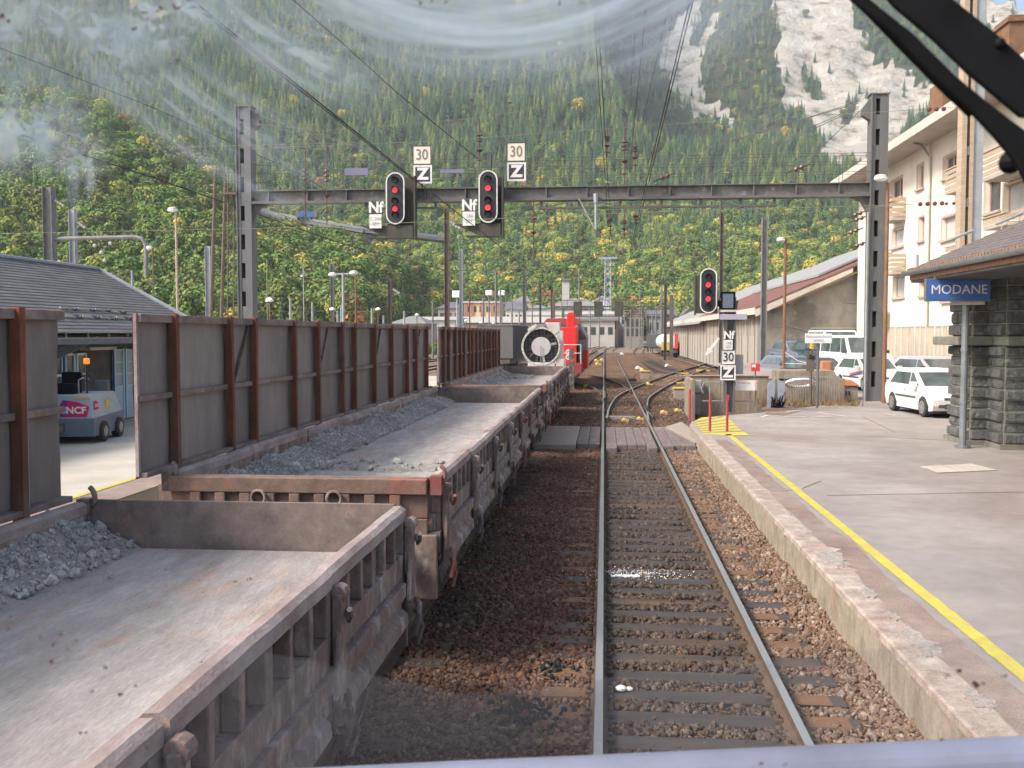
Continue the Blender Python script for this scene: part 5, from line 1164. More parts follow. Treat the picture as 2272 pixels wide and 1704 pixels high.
def left_building():
    t = thing('platform_building', 'low station building with a big slate roof behind the left platform', 'building', (-15,26,.3))
    xe, ze, xr, zr, yf = -13.1, 2.93, -17.05, 5.05, 32.2
    yr = yf
    b = MB(); b.add([(xe,0,ze),(xe,yf,ze),(xr,yr,zr),(xr,0,zr),(xr-(xe-xr),0,ze),(xr-(xe-xr),yf,ze)], [(0,1,2,3),(1,5,2),(3,2,5,4)]); b.add([(xe,0,ze-.06),(xe,yf,ze-.06),(-21,yf,ze-.06),(-21,0,ze-.06)],[(0,1,2,3)]); b.add([(xe,yf,ze-.06),(-21,yf,ze-.06),(xr,yf,zr-.05)],[(0,1,2)])
    rf = b.build('roof', K['slate'], t)
    b = MB(); nn_ = 24; tq = (zr-ze)/(xr-xe)
    for k in range(nn_):
        xa_, xb_ = xe+(xr-xe)*k/nn_, xe+(xr-xe)*(k+1)/nn_; za_, zb_ = ze+(xa_-xe)*tq, ze+(xb_-xe)*tq
        b.add([(xa_,0,za_+.016),(xa_,yf,za_+.016),(xb_-.03,yf,zb_+.012),(xb_-.03,0,zb_+.012),(xa_,0,za_+.002),(xa_,yf,za_+.002)],[(0,1,2,3),(0,4,5,1)])
    b.build('slate_course', K['slate'], rf)
    b = MB(); b.tube([(xr,0,zr+.04),(xr,yr,zr+.04),(xe,yf,ze+.05)], .07, 6); b.build('ridge_cap', K['mast_pale'], rf)
    b = MB(); b.box(xe-.0,xe+.03,0,yf,ze-.02,ze+.02); b.box(xe+.05,xe+.08,0,yf,ze-.17,ze-.13)
    for y in np.arange(1,yf,1.05): b.box(xe+.02,xe+.06,y,y+.03,ze-.17,ze+.0)
    b.build('gutter', K['zinc'], rf)
    b = MB(); b.box(xe-.02,xe+.02,0,yf,ze-.30,ze-.175); b.build('fascia', K['tug_dark'], rf)
    tn = (zr-ze)/(xr-xe)
    for k, (px, py) in enumerate(((146,687),(186,689),(223,690),(256,694),(156,705),(196,706),(235,708),(269,708))):
        d = ray(px, py); s_ = (ze - xe*tn - EYE)/(d.z - d.x*tn); c = Vector((d.x*s_, d.y*s_, EYE+d.z*s_))
        b = MB(); b.beam(c+Vector((0,-.28,.05)), c+Vector((0,.12,.05)), .03, .05); o = b.build('snow_guard', K['fascia'], rf)
        b = MB(); b.ball(c+Vector((.05,.42,.03)), .045, 6, 4); b.box(c.x,c.x+.04,c.y+.2,c.y+.6,c.z,c.z+.04); b.build('clamp', K['gantry'], o)
    X = -14.55
    def zz(py, y): return at(200, py, X=X).z
    b = MB(); b.box(X-4.5,X,0,31.4,.3,ze-.07); b.box(X,X+.02,0,31.4,.3,.62); b.build('wall', K['shop'], t)
    def yy(px): return at(px, 850, X=X).y
    for (pa, pb) in ((118,137),(141,164),(167,190)):
        z0, z1 = .95, 2.35; y0_, y1_ = yy(pa), yy(pb); b = MB()
        for (c0,c1,d0,d1) in ((y0_,y0_+.08,z0-.25,z1),(y1_-.08,y1_,z0-.25,z1)): b.box(X+.02,X+.06,c0,c1,d0,d1)
        w = b.build('window', K['cyanframe'], t)
        b = MB()
        for z in (z0,(z0+z1)/2+.1,z1-.05): b.box(X+.02,X+.05,y0_+.08,y1_-.08,z,z+.06)
        b.build('glazing_bar', K['white'], w)
        b = MB(); b.box(X+.01,X+.03,y0_+.08,y1_-.08,z0+.06,z1-.05); b.build('pane', K['glass_dark'], w)
    b = MB(); b.box(X+.02,X+.08,yy(136),yy(140),.5,2.35); b.build('blue_post', K['bluestripe'], t)
    for (pa, pb) in ((248,272),(273,300)):
        y0_, y1_ = yy(pa), yy(pb); b = MB(); b.box(X+.02,X+.06,y0_+.1,y1_-.1,.33,1.3); d = b.build('door', K['bluewall'], t)
        b = MB(); b.box(X+.02,X+.09,y0_,y0_+.1,.33,2.45); b.box(X+.02,X+.09,y1_-.1,y1_,.33,2.45)
        for z in (1.3,1.66,2.02,2.38): b.box(X+.02,X+.07,y0_+.1,y1_-.1,z,z+.05)
        b.build('frame', K['cyanframe'], d)
        b = MB(); b.box(X+.075,X+.10,y0_-.05,y0_-.001,.33,2.45); b.build('edge_strip', K['bluestripe'], d)
        b = MB(); b.box(X+.021,X+.04,y0_+.1,y1_-.1,1.36,2.38); b.build('pane', K['glass_pale'] if pa == 0 else K['tug_grey'], d)
    b = MB(); b.box(-14.3,-14.0,yy(160),yy(220),2.44,2.52); b.build('strip_light', K['fascia'], t)
    b = MB(); b.prism([(-14.5,24.6,2.1),(-13.1,24.6,2.72),(-13.1,24.6,2.82),(-14.5,24.6,2.45)],(0,.08,0)); b.build('eave_bracket', K['mast_pale'], t)
left_building()

# ------------------------------------------------------------ luggage tractor
def tug():
    c = at(212, 985, Z=.3); t = thing('luggage_tractor', 'grey platform tractor with SNCF markings and an amber beacon', 'tractor', (-12.2, 22.3, .3))
    t.rotation_euler = (0,0,.16); t.scale = (.92,.92,.88); t.location.x += .2
    x1, y0 = -12.2, 22.3; x0 = x1-1.45; y1 = y0+2.35
    b = MB(); b.prism([(x1,y0,.52),(x1,y0,.98),(x1-.04,y0+.02,1.62),(x1-.04,y0+.95,1.62),(x1-.02,y0+1.0,1.66),(x1-.02,y0+1.75,1.62),(x1,y1,1.0),(x1,y1,.52)], (-1.42,0,0)); b.build('body', K['tug_grey'], t, bevel=.03)
    b = MB(); b.prism([(x1+.03,y0-.03,.50),(x1+.03,y0-.03,.98),(x1+.03,y1+.03,1.02),(x1+.03,y1+.03,.50),(x1+.03,y0+2.12,.50),(x1+.03,y0+2.05,.75),(x1+.03,y0+1.85,.88),(x1+.03,y0+1.65,.75),(x1+.03,y0+1.58,.50),(x1+.03,y0+.92,.50),(x1+.03,y0+.85,.75),(x1+.03,y0+.62,.86),(x1+.03,y0+.42,.75),(x1+.03,y0+.34,.50)], (-1.51,0,0)); b.build('chassis', K['tug_dark'], t)
    for yy in (y0+.64, y0+1.86):
        for s, x in ((1, x1), (-1, x0+.0)):
            b = MB(); b.cyl((x-.09,yy,.58),(x+.10,yy,.58),.28,24); w = b.build('wheel', K['tyre'], t, bevel=.02)
            b = MB(); b.cyl((x+s*.101,yy,.58),(x+s*.112,yy,.58),.15,16); b.build('rim', K['kerb_top'] if yy < y0+1 else K['hub'], w)
    b = MB(); b.box(x0+.3,x0+.75,y0-.16,y0-.031,.62,.85); b.cyl((x0+.5,y0-.15,.6),(x0+.5,y0-.15,.95),.04,8); b.build('tow_hitch', K['wagon_dark'], t)
    yl = y0-.006; cx = x1-.72                             # logos, drawn flat on the panels
    def logo(p, w, h, parent):
        q = MB(); q.prism([(p[0]-w*.5,p[1],p[2]-h*.5),(p[0]+w*.42,p[1],p[2]-h*.5),(p[0]+w*.5,p[1],p[2]+h*.10),(p[0]+w*.1,p[1],p[2]+h*.38),(p[0]-w*.38,p[1],p[2]+h*.5),(p[0]-w*.5,p[1],p[2]+h*.15)], (0,-.004,0)); o = q.build('emblem', K['magenta'], parent)
        q = MB(); q.prism([(p[0]-w*.501,p[1]-.001,p[2]-h*.5),(p[0]-w*.3,p[1]-.001,p[2]-h*.5),(p[0]-w*.22,p[1]-.001,p[2]+h*.44),(p[0]-w*.38,p[1]-.001,p[2]+h*.501),(p[0]-w*.501,p[1]-.001,p[2]+h*.15)], (0,-.006,0)); q.build('purple_field', K['purple'], o)
        text('SNCF', h*.55, (p[0]-w*.02, p[1]-.011, p[2]-h*.12), K['white'], o, sx=1.02, bold=.007*h/.4)
    logo((x1-.46, y0-.004, 1.25), .74, .46, t)
    q = MB(); q.prism([(x1+.002,y0+.12,1.20),(x1+.002,y0+.42,1.20),(x1+.002,y0+.44,1.38),(x1+.002,y0+.16,1.46),(x1+.002,y0+.12,1.40)], (.004,0,0)); sl_ = q.build('side_emblem', K['magenta'], t)
    text('SNCF', .13, (x1+.009, y0+.28, 1.31), K['white'], sl_, rot=(R(90),0,R(90)), bold=.002)
    b = MB(); b.box(x1-.5,x1-.04,y0-.008,y0-.002,1.52,1.58); b.build('yellow_edge', K['yellowpaint'], t)
    b = MB(); b.box(x1-.03,x1-.014,y0+1.0,y0+1.35,1.15,1.42); b.build('yellow_label', K['yellowpaint'], t)
    b = MB(); b.box(x1-1.05,x1-.55,y0+.25,y0+.8,1.62,1.9); b.box(x1-1.05,x1-.55,y0+.75,y0+.85,1.62,2.2); b.build('seat', K['black_matt'], t, bevel=.03)
    b = MB(); b.tube([(x1-.45,y0+.3,1.6),(x1-.45,y0+.3,2.0),(x1-.40,y0+.5,2.05),(x1-.40,y0+.9,2.0)],.02,6); b.tube([(x1-1.15,y0+.3,1.6),(x1-1.15,y0+.35,2.0),(x1-1.05,y0+.5,2.05)],.02,6); b.build('grab_rail', K['steelpipe'], t)
    b = MB(); b.cyl((x1-.34,y0+.6,1.6),(x1-.34,y0+.6,2.42),.025,8); b.build('beacon_mast', K['black'], t)
    b = MB(); b.cyl((x1-.34,y0+.6,2.42),(x1-.34,y0+.6,2.58),.075,12); b.build('beacon', K['orange'], t, bevel=.02)
    b = MB(); b.box(x1-.35,x1-.0,y0+1.1,y0+1.35,1.66,1.95); b.torus((x1-.5,y0+1.1,2.05),.16,.015,(0,1,.6)); b.build('dashboard', K['plastic'], t, bevel=.03)
tug()

# ------------------------------------------------------------ cars and vans
def car(name, label, loc, rz, kind, paint, group='vehicles parked by the goods shed'):
    P_ = {'hatch': dict(L=3.95, W=1.68, H=1.47, belt=.92, nose=.72, hood=1.0, ws=(1.08,.26), rr=(-1.90,-1.42), wb=(-1.22,1.27), r=.30),
          'sedan': dict(L=4.5, W=1.78, H=1.45, belt=.92, nose=.70, hood=1.15, ws=(1.05,.25), rr=(-2.0,-1.45), wb=(-1.35,1.35), r=.31),
          'van': dict(L=4.9, W=1.95, H=2.05, belt=1.18, nose=.95, hood=1.6, ws=(1.62,1.05), rr=(-2.38,-2.30), wb=(-1.5,1.55), r=.34)}[kind]
    t = local(name, label, 'van' if kind == 'van' else 'car', loc, rz, group)
    L2, W2, H, B, r = P_['L']/2, P_['W']/2, P_['H'], P_['belt'], P_['r']; wr, wf = P_['wb']; zb = .20
    def arch(cx): return [(cx+(r+.05)*math.cos(a), r+(r+.05)*math.sin(a)) for a in np.linspace(math.pi+.3, -.3, 11)]
    low = [(-L2+.05,zb+.05)] + arch(wr) + arch(wf) + [(L2-.12,zb+.02),(L2-.02,zb+.18),(L2,P_['nose']-.15),(L2-.10,P_['nose']),(L2-.30,P_['nose']+.10),(P_['ws'][0]+.02,B),(P_['rr'][0],B+.02),(-L2,B-.15),(-L2-.01,zb+.3)]
    n = len(low); b = MB(); vs = []
    for s, w in ((-1, W2), (1, W2)):
        vs += [(x, s*(w-.05*(abs(x)/L2)**3 - (.03 if z < .35 else 0)), z) for x, z in low]
    b.add(vs, [(i,(i+1)%n,n+(i+1)%n,n+i) for i in range(n)]); tri = mg.tessellate_polygon([[Vector((x,z,0)) for x, z in low]])
    b.add(vs[:n], [tuple(q) for q in tri]); b.add(vs[n:], [tuple(q)[::-1] for q in tri])
    body = b.build('body', K[paint], t, bevel=.03)
    wt = W2-.17 if kind != 'van' else W2-.10; xf0, xf1 = P_['ws']; xr0, xr1 = P_['rr']
    base = [(xf0,B-.01),(xf1,H-.05),(xf1-.25,H),(xr1+.2,H-.01),(xr1,H-.07),(xr0,B-.01)]
    def yw(z): return (W2-.06)+(wt-W2+.06)*(z-B)/(H-B)
    b = MB(); m = len(base); b.add([(x,-yw(z),z) for x, z in base]+[(x,yw(z),z) for x, z in base], [tuple(range(m)),tuple(range(m,2*m))[::-1]]+[(i,m+i,m+(i+1)%m,(i+1)%m) for i in range(m)])
    b.build('cabin', K[paint], t, bevel=.03)
    def lerpx(f0, f1, z): return f0+(f1-f0)*(z-B)/(H-.05-B)
    z0, z1 = B+.04, H-.13
    for s in (-1, 1):                                        # side windows
        segs = [(lerpx(xf0,xf1,z0)-.22, lerpx(xf0,xf1,z1)-.12, .12, .12), (.05, .05, xr0+.35, xr1+.25)] if kind != 'van' else [(xf0-.25,xf1-.1,.55,.55),(.48,.48,-.85,-.85),(-.92,-.92,xr0+.2,xr1+.2)]
        for (a0, a1, c0, c1) in segs:
            b = MB(); e = .012; b.add([(a0,s*(yw(z0)+e),z0),(a1,s*(yw(z1)+e),z1),(c1,s*(yw(z1)+e),z1),(c0,s*(yw(z0)+e),z0)],[(0,1,2,3)]); b.build('side_window', K['carglass'], t)
        b = MB(); b.obox((xf0-.28,s*(W2+.09),B+.08),(.12,.20,.15),Matrix.Identity(3)); b.build('mirror', K[paint if kind == 'hatch' else 'plastic'], t, bevel=.03)
        b = MB(); b.box(-.9,.75,s*W2-(.0 if s > 0 else .012),s*W2+(.012 if s > 0 else 0),.55,.61); b.build('side_strip', K['plastic'], t)
        b = MB(); b.box(-.35,-.18,s*W2-.01,s*W2+.02,.80,.83); b.box(.55,-.0+.72,s*W2-.01,s*W2+.02,.80,.83) ; b.build('door_handle', K['plastic'] if kind == 'van' else K[paint], t)
        for x in (wr, wf):
            b = MB(); b.cyl((x,s*(W2-.20),r),(x,s*(W2+.005),r),r,24); w = b.build('wheel', K['tyre'], t, bevel=.02)
            b = MB(); b.cyl((x,s*(W2+.006),r),(x,s*(W2+.02),r),r*.66,20); b.build('rim', K['hub'], w)
            b = MB()
            for k in range(6):
                a = k*math.pi/3+.3; b.cyl((x+.12*math.cos(a),s*(W2+.021),r+.12*math.sin(a)),(x+.12*math.cos(a),s*(W2+.024),r+.12*math.sin(a)),.028,8)
            b.build('rim_hole', K['black'], w)
        b = MB(); b.prism([(L2-.34,s*(W2-.06),P_['nose']+.08),(L2-.05,s*(W2-.20),P_['nose']-.03),(L2-.02,s*(W2-.24),P_['nose']-.17),(L2-.30,s*(W2-.03),P_['nose']-.08)],(.0,-s*.12,.01)); b.build('headlight', K['headlamp'], t, bevel=.01)
        b = MB(); b.box(L2-.06,L2+.005,s*(W2-.35)-.12,s*(W2-.35)+.12,.32,.42); b.build('fog_lamp', K['plastic'], t)
    b = MB(); e = .014; fx = lambda z: lerpx(xf0,xf1,z)+e
    b.add([(fx(z0),-yw(z0)+.10,z0),(fx(z0),yw(z0)-.10,z0),(fx(z1+.02),yw(z1)-.08,z1+.02),(fx(z1+.02),-yw(z1)+.08,z1+.02)],[(0,1,2,3)]); b.build('windscreen', K['carglass'], t)
    b = MB(); gx = lambda z: xr0+(xr1-xr0)*(z-B)/(H-B)-e; b.add([(gx(z0),-yw(z0)+.12,z0),(gx(z0),yw(z0)-.12,z0),(gx(z1),yw(z1)-.1,z1),(gx(z1),-yw(z1)+.1,z1)],[(3,2,1,0)]); b.build('rear_window', K['carglass'], t)
    b = MB(); b.box(L2-.05,L2+.008,-.42,.42,.28,.44); b.box(L2-.09,L2+.002,-.45,.45,P_['nose']-.17,P_['nose']-.09); b.build('grille', K['plastic'], t)
    b = MB(); b.box(L2+.0,L2+.022,-.26,.26,.46,.56); b.build('number_plate', K['white'], t)
    b = MB(); b.box(-L2+.1,L2-.15,-W2+.1,W2-.1,.14,.22); b.build('underside', K['black'], t)
    return t
def ang(dx, dy): return math.atan2(dy, dx)
def park_z(y): return .305+.75*min(1,max(0,(y-40)/16))
g = MB(); vs = []
for y in np.arange(39.2, 64, 1.0): vs += [(6.6 if y > 40.2 else 9.7, y, park_z(y)+.003), (16, y, park_z(y)+.003)]
g.add(vs, [(2*i,2*i+1,2*i+3,2*i+2) for i in range(len(vs)//2-1)]); structure(g.build('car_park_surface', K['asphalt']))
car('parked_car', 'small white hatchback nearest the stone building, facing the camera', (10.6,33.25,.305), ang(.09,-1), 'hatch', 'carwhite', None)
car('parked_van', 'nearer white minibus half hidden by the gantry post', (12.35,50.5,park_z(50)), ang(.14,-1), 'van', 'carwhite')
car('parked_van', 'farther white minibus with a dark windscreen before the roller door', (13.0,57.8,park_z(58)), ang(.06,-1), 'van', 'carwhite')
tc = car('parked_car', 'white car with a red and blue stripe behind the gantry post', (11.4,43.9,park_z(43.5)), ang(.16,-1), 'hatch', 'carwhite')
car('parked_car', 'silver blue saloon leftmost by the cement gable', (11.05,58.9,park_z(60)), ang(.20,-1), 'sedan', 'carsilver')
car('parked_car', 'dark blue green car between the saloon and the minibuses', (11.75,56.0,park_z(56)), ang(.22,-1), 'hatch', 'cardark')
car('parked_car', 'pale grey domed car whose roof shows above the white hatchback', (13.7,43.0,.5), ang(.3,-1), 'sedan', 'cargrey')
b = MB(); b.obox((.5,-.85,.78),(1.3,.015,.05),Matrix.Rotation(R(-8),3,'Y')); b.build('red_stripe', K['redbox'], tc); b = MB(); b.obox((.5,-.855,.70),(1.3,.015,.05),Matrix.Rotation(R(-8),3,'Y')); b.build('blue_stripe', K['bluestripe'], tc)
car('parked_car', 'silver blue saloon leftmost by the cement gable', (9.9,54.0,.3), ang(.35,-1), 'sedan', 'carsilver')
car('parked_car', 'dark blue green car between the saloon and the minibuses', (10.1,48.0,.3), ang(.45,-1), 'hatch', 'cardark')
car('parked_car', 'pale grey domed car whose roof shows above the white hatchback', (13.7,43.0,.3), ang(.3,-1), 'sedan', 'cargrey')
b = MB(); b.box(14.6,14.9,24,60,.3,1.35); simple('low_wall', 'low grey brown wall in front of the apartment block', 'wall', b, 'conc_grey')

# freight wagons by the shed and stock in the yard
def box_wagon(label, x, y, w, h, L_, m, z=.95):
    t = thing('freight_wagon', label, 'railway wagon', (x,y,0)); b = MB(); b.box(x-w/2,x+w/2,y,y+L_,z,z+h); b.build('body', K[m], t, bevel=.08)
    b = MB()
    for q in np.arange(y+.5,y+L_,1.0): b.box(x-w/2-.04,x+w/2+.04,q,q+.08,z,z+h-.05)
    b.box(x-w/2-.03,x+w/2+.03,y-.03,y+.1,z+.1,z+h-.15) ; b.build('rib', K['gantry'], t)
    b = MB(); b.box(x-w/2+.2,x+w/2-.2,y,y+L_,.65,z-.002)
    for q in (y+.9, y+L_-.9):
        for s in (-.75,.75): b.cyl((x+s-.06,q,.45),(x+s+.06,q,.45),.45,16)
    b.build('running_gear', K['wheel'], t); return t
box_wagon('grey covered wagon on the siding at the far end of the shed', 8.0, 150, 2.4, 2.1, 9, 'tug_dark', .8)
t = thing('tank_wagon', 'yellow and white tank wagon before the grey covered wagon', 'railway wagon', (8.3,132,0))
b = MB(); b.cyl((8.5,132.5,1.75),(8.5,146,1.75),1.05,20); b.build('tank', K['white'], t); b = MB(); b.box(7.5,8.6,132,132.4,.4,1.75); b.build('end_frame', K['yellowpaint'], t); b = MB(); b.box(9.2,9.6,131.6,132,.9,2.9); b.build('ladder', K['redbox'], t); b = MB(); b.box(7.4,9.6,132,146,.35,.7); b.build('underframe', K['wheel'], t)
for q in (134,143):
    b = MB()
    for w_ in (-.75,.75): b.cyl((8.5+w_-.06,q,.3),(8.5+w_+.06,q,.3),.45,16)
    b.build('wheelset', K['wheel'], t)
box_wagon('grey covered wagon in the yard behind the farthest panels', -8.2, 74, 2.7, 2.6, 12, 'shop')
box_wagon('dark covered wagon farther up the yard, left of the blower', -9.5, 92, 2.7, 2.8, 14, 'gantry')

# ------------------------------------------------------------ masts, lamps, wires
def hmast(name, label, px, yt, Y, w, m, zb=-.2, ybpx=None, group='masts of the yard', lean=0, extra=None):
    T_ = at(px, yt, Y=Y); B_ = Vector((T_.x+lean, Y, zb)); t = thing(name, label, 'mast', tuple(B_), group=group)
    b = MB()
    if name in ('catenary_mast',):
        d = (T_-B_); b.box(B_.x-w/2, B_.x-w/2+.03, Y-w/2, Y+w/2, zb, T_.z); b.box(B_.x+w/2-.03, B_.x+w/2, Y-w/2, Y+w/2, zb, T_.z); b.box(B_.x-w/2+.03, B_.x+w/2-.03, Y-.02, Y+.02, zb, T_.z)
    else: b.cyl(B_, T_, w/2, 8, w/2*.8)
    b.build('shaft', K[m], t)
    if extra: extra(t, T_, B_, w)
    return t
def ex_ins(t, T_, B_, w):
    b = MB()
    for k in range(4): b.ball((B_.x+w/2+.15+.16*k, B_.y, T_.z-.9-.1*k), .10, 7, 4)
    b.build('insulator', K['insul_w'], t); b = MB(); b.cyl((B_.x,B_.y,T_.z-.85),(B_.x+w/2+.9,B_.y,T_.z-1.3),.03,5); b.build('bracket_arm', K['mast'], t)
def lamp_head(t, c, s=.35):
    b = MB(); b.ball(c, s, 12, 6, .45); b.build('lamp_glass', K['lampglass'], t); b = MB(); b.ball(c+Vector((0,0,.04)), s*.95, 12, 5, .5, 0); b.build('lamp_cover', K['fascia'], t)
hmast('catenary_mast', 'pale mast at the far left carrying a bent arm', 108, 415, 62, .62, 'mast', extra=ex_ins)
t = thing('bent_arm', 'bent tube arm hooking down from the far left mast', 'bracket', tuple(at(120,530,Y=62)))
b = MB(); b.tube([at(118,530,Y=62),at(300,526,Y=62),at(316,530,Y=62),at(324,545,Y=62),at(324,612,Y=62)],.14,8); b.build('tube', K['mast'], t)
b = MB()
for px, py in ((210,545),(225,560),(232,578),(245,540),(330,552)): b.ball(at(px,py,Y=61.8),.13,7,4)
b.build('insulator', K['insul_w'], t)
hmast('catenary_mast', 'second mast at the far left, right beside the bent arm mast', 161, 466, 66, .42, 'mast_pale', extra=ex_ins)
hmast('catenary_mast', 'pale mast just left of the gantry post', 462, 546, 64, .36, 'mast_pale')
hmast('catenary_mast', 'rusty grey mast with twin insulators right of the signals', 991, 462, 60, .28, 'wood_pole', extra=ex_ins)
hmast('catenary_mast', 'tall pale mast in the middle distance right of the rusty one', 1023, 553, 92, .32, 'mast_pale')
hmast('catenary_mast', 'grey mast above the blower', 1164, 596, 110, .36, 'mast')
hmast('catenary_mast', 'dark thin mast right of the blower', 1199, 628, 130, .26, 'mast_dark')
hmast('catenary_mast', 'dark stubby mast between the blower and the red stack', 1225, 640, 135, .34, 'mast_dark')
hmast('catenary_mast', 'grey mast above the twin globe lamp', 737, 584, 88, .30, 'mast')
hmast('catenary_mast', 'dark mast with insulators, right of the twin lamp', 865, 619, 84, .30, 'mast_dark', extra=ex_ins)
hmast('catenary_mast', 'dark mast at the near end of the shed canopy', 1477, 628, 118, .34, 'mast_dark', extra=ex_ins)
hmast('catenary_mast', 'dark slim mast left of the shed canopy', 1438, 700, 170, .30, 'mast_dark')
hmast('catenary_mast', 'dark mast standing behind the post signal', 1602, 470, 74, .26, 'mast_dark')
hmast('catenary_mast', 'wide grey mast at the corner of the goods shed', 1697, 482, 61, .34, 'mast', zb=.3)
for px, yt in ((1514,690),(1553,655)): pass
short = [(285*1.027,600,78,'just right of the slate roof'),(567,646,80,'leftmost above the middle wagon panels'),(644,663,82,'second above the panels, left of the thin globe pole'),(693,671,84,'third above the panels'),(757,677,86,'left of the twin lamp pole'),(749,690,90,'shortest beside the twin lamp'),(825,684,88,'right of the orange pole'),(851,700,92,'thin one right of the orange pole'),(897,690,96,'above the small roof'),(1100,600,118,'left of the grey mast above the blower'),(1285,600,150,'above the red stack'),(1400,690,200,'by the brown gabled house'),(1420,640,190,'right of the brown gabled house'),(1468,640,160,'left of the dark canopy mast')]
for px, yt, Y, lab in short: hmast('short_mast', 'slim pale mast '+lab, px, yt, Y, .22 if Y < 100 else .28, 'mast_pale' if Y < 100 else 'mast', group='slim masts over the yard')
for px, yt, Y in ((1136,668,150),(1152,690,175),(1181,676,160),(1247,672,210),(1264,690,230),(1310,680,215),(1330,655,200),(1386,668,210),(1411,684,230),(1424,676,215),(1447,690,200),(1456,668,175),(1494,672,190),(1110,640,140),(1072,660,130),(960,668,125),(1018,690,140)):
    hmast('thin_mast', 'thin grey mast in the distant yard beyond the locomotive', px, yt, Y, .26, 'mast', group='thin masts of the distant yard')
# rusty and wooden poles
hmast('lamp_pole', 'rusty lamp pole before the cement gable', 1743, 530, 45.5, .16, 'mast_rust', zb=.6, group=None, extra=lambda t,T_,B_,w: lamp_head(t, T_+Vector((-.2,0,-.05)), .2))
hmast('lamp_pole', 'rusty lamp pole between the gantry post and the apartment block', 1970, 405, 38.2, .17, 'mast_rust', zb=.3, group=None, extra=lambda t,T_,B_,w: lamp_head(t, at(1954,396,Y=38.1), .25))
hmast('lamp_pole', 'thin yellowish pole with a white lamp head behind the slate roof', 390, 468, 46, .14, 'wood_slat', zb=.3, group=None, extra=lambda t,T_,B_,w: lamp_head(t, at(383,466,Y=46), .24))
hmast('lamp_pole', 'thin pole with a round lamp right above the slate roof verge', 339, 550, 56, .11, 'wood_pole', zb=.3, group=None, extra=lambda t,T_,B_,w: lamp_head(t, at(332,550,Y=56), .2))
hmast('wooden_pole', 'leaning wooden pole left of the gantry post', 478, 380, 50, .22, 'wood_pole', group=None, lean=-.55)
hmast('wooden_pole', 'second leaning wooden pole against the gantry post', 500, 400, 51, .22, 'wood_pole', group=None, lean=-.5)
hmast('orange_pole', 'orange rusty pole beside the twin lamp', 789, 600, 75, .16, 'mast_rust', group=None)
hmast('rust_pole', 'thin rust red pole before the yellow block', 1042, 640, 140, .22, 'rust', group=None)
hmast('thin_pole', 'thin white pole with a globe lamp left of the twin lamp', 673, 585, 72, .09, 'mast_pale', group=None, extra=lambda t,T_,B_,w: lamp_head(t, at(670,613,Y=72), .12))
hmast('wire_pole', 'very thin pale green pole near the gantry post', 592, 575, 62, .07, 'wire_pale', group=None)
t = thing('twin_lamp', 'grey pole with two white saucer lamps over the yard', 'street lamp', tuple(at(762,760,Y=70)), group=None)
b = MB(); q = at(761,606,Y=70); b.cyl((q.x,70,.2),q,.10,8); b.cyl(at(740,609,Y=70),at(785,607,Y=70),.06,6); b.build('pole', K['mast_pale'], t)
for px, py in ((738,610),(785,606)): lamp_head(t, at(px,py,Y=70), .33)
for k, (px, py, r, Y) in enumerate(((598,669,.26,62),(737,688,.22,75),(839,688,.24,85),(925,700,.22,100),(1034,712,.22,120),(1067,717,.2,130),(1094,718,.2,140))):
    c = at(px, py, Y=Y); t = thing('globe_lamp', 'white dome lamp '+['just above the middle wagon panels','behind the twin lamp pole','above the panels, right of the orange pole','above the small roof','over the white wall, left one','over the white wall, middle one','over the white wall, right one'][k], 'street lamp', (c.x,Y,0), group='white dome lamps over the yard')
    b = MB(); b.ball(c, r, 12, 6, 1.0, 0); b.build('dome', K['lampglass'], t); b = MB(); b.cyl((c.x,Y,0),(c.x,Y,c.z),.05,6); b.build('pole', K['mast_rust'], t)
for k, (px, py, Y, m) in enumerate(((1014,653,110,'mast_pale'),(1085,650,150,'mast'),(1113,650,150,'mast'))):
    c = at(px, py, Y=Y); t = thing('square_lamp', 'small boxy lantern '+['on a white pole before the pale mast','over the houses, left one','over the houses, right one'][k], 'street lamp', (c.x,Y,0), group='boxy lanterns in the distance')
    b = MB(); b.box(c.x-.5,c.x+.5,Y-.3,Y+.3,c.z-.4,c.z+.4); b.build('lantern', K['lampglass'], t, bevel=.1); b = MB(); b.cyl((c.x,Y,0),(c.x,Y,c.z-.4),.12,6); b.build('pole', K[m], t)
t = thing('lattice_pylon', 'pale blue lattice pylon on the centre of the hillside foot', 'pylon', tuple(at(1349,740,Y=240)))
b = MB(); T_ = at(1349,572,Y=240); w = .9
for sx in (-1,1):
    for sy in (-1,1): b.beam((T_.x+sx*w,240+sy*w,0),(T_.x+sx*w*.7,240+sy*w*.7,T_.z),.2,.2)
for k in range(12):
    z0, z1 = T_.z*k/12, T_.z*(k+1)/12
    for sy in (-1,1): b.beam((T_.x-w*.85,240+sy*w*.85,z0),(T_.x+w*.85,240+sy*w*.85,z1),.12,.12); b.beam((T_.x+w*.85,240+sy*w*.85,z0),(T_.x-w*.85,240+sy*w*.85,z1),.12,.12)
b.box(T_.x-2.2,T_.x+2.2,239.8,240.2,T_.z-.3,T_.z+.2); b.build('lattice', K['tug_grey'], t)
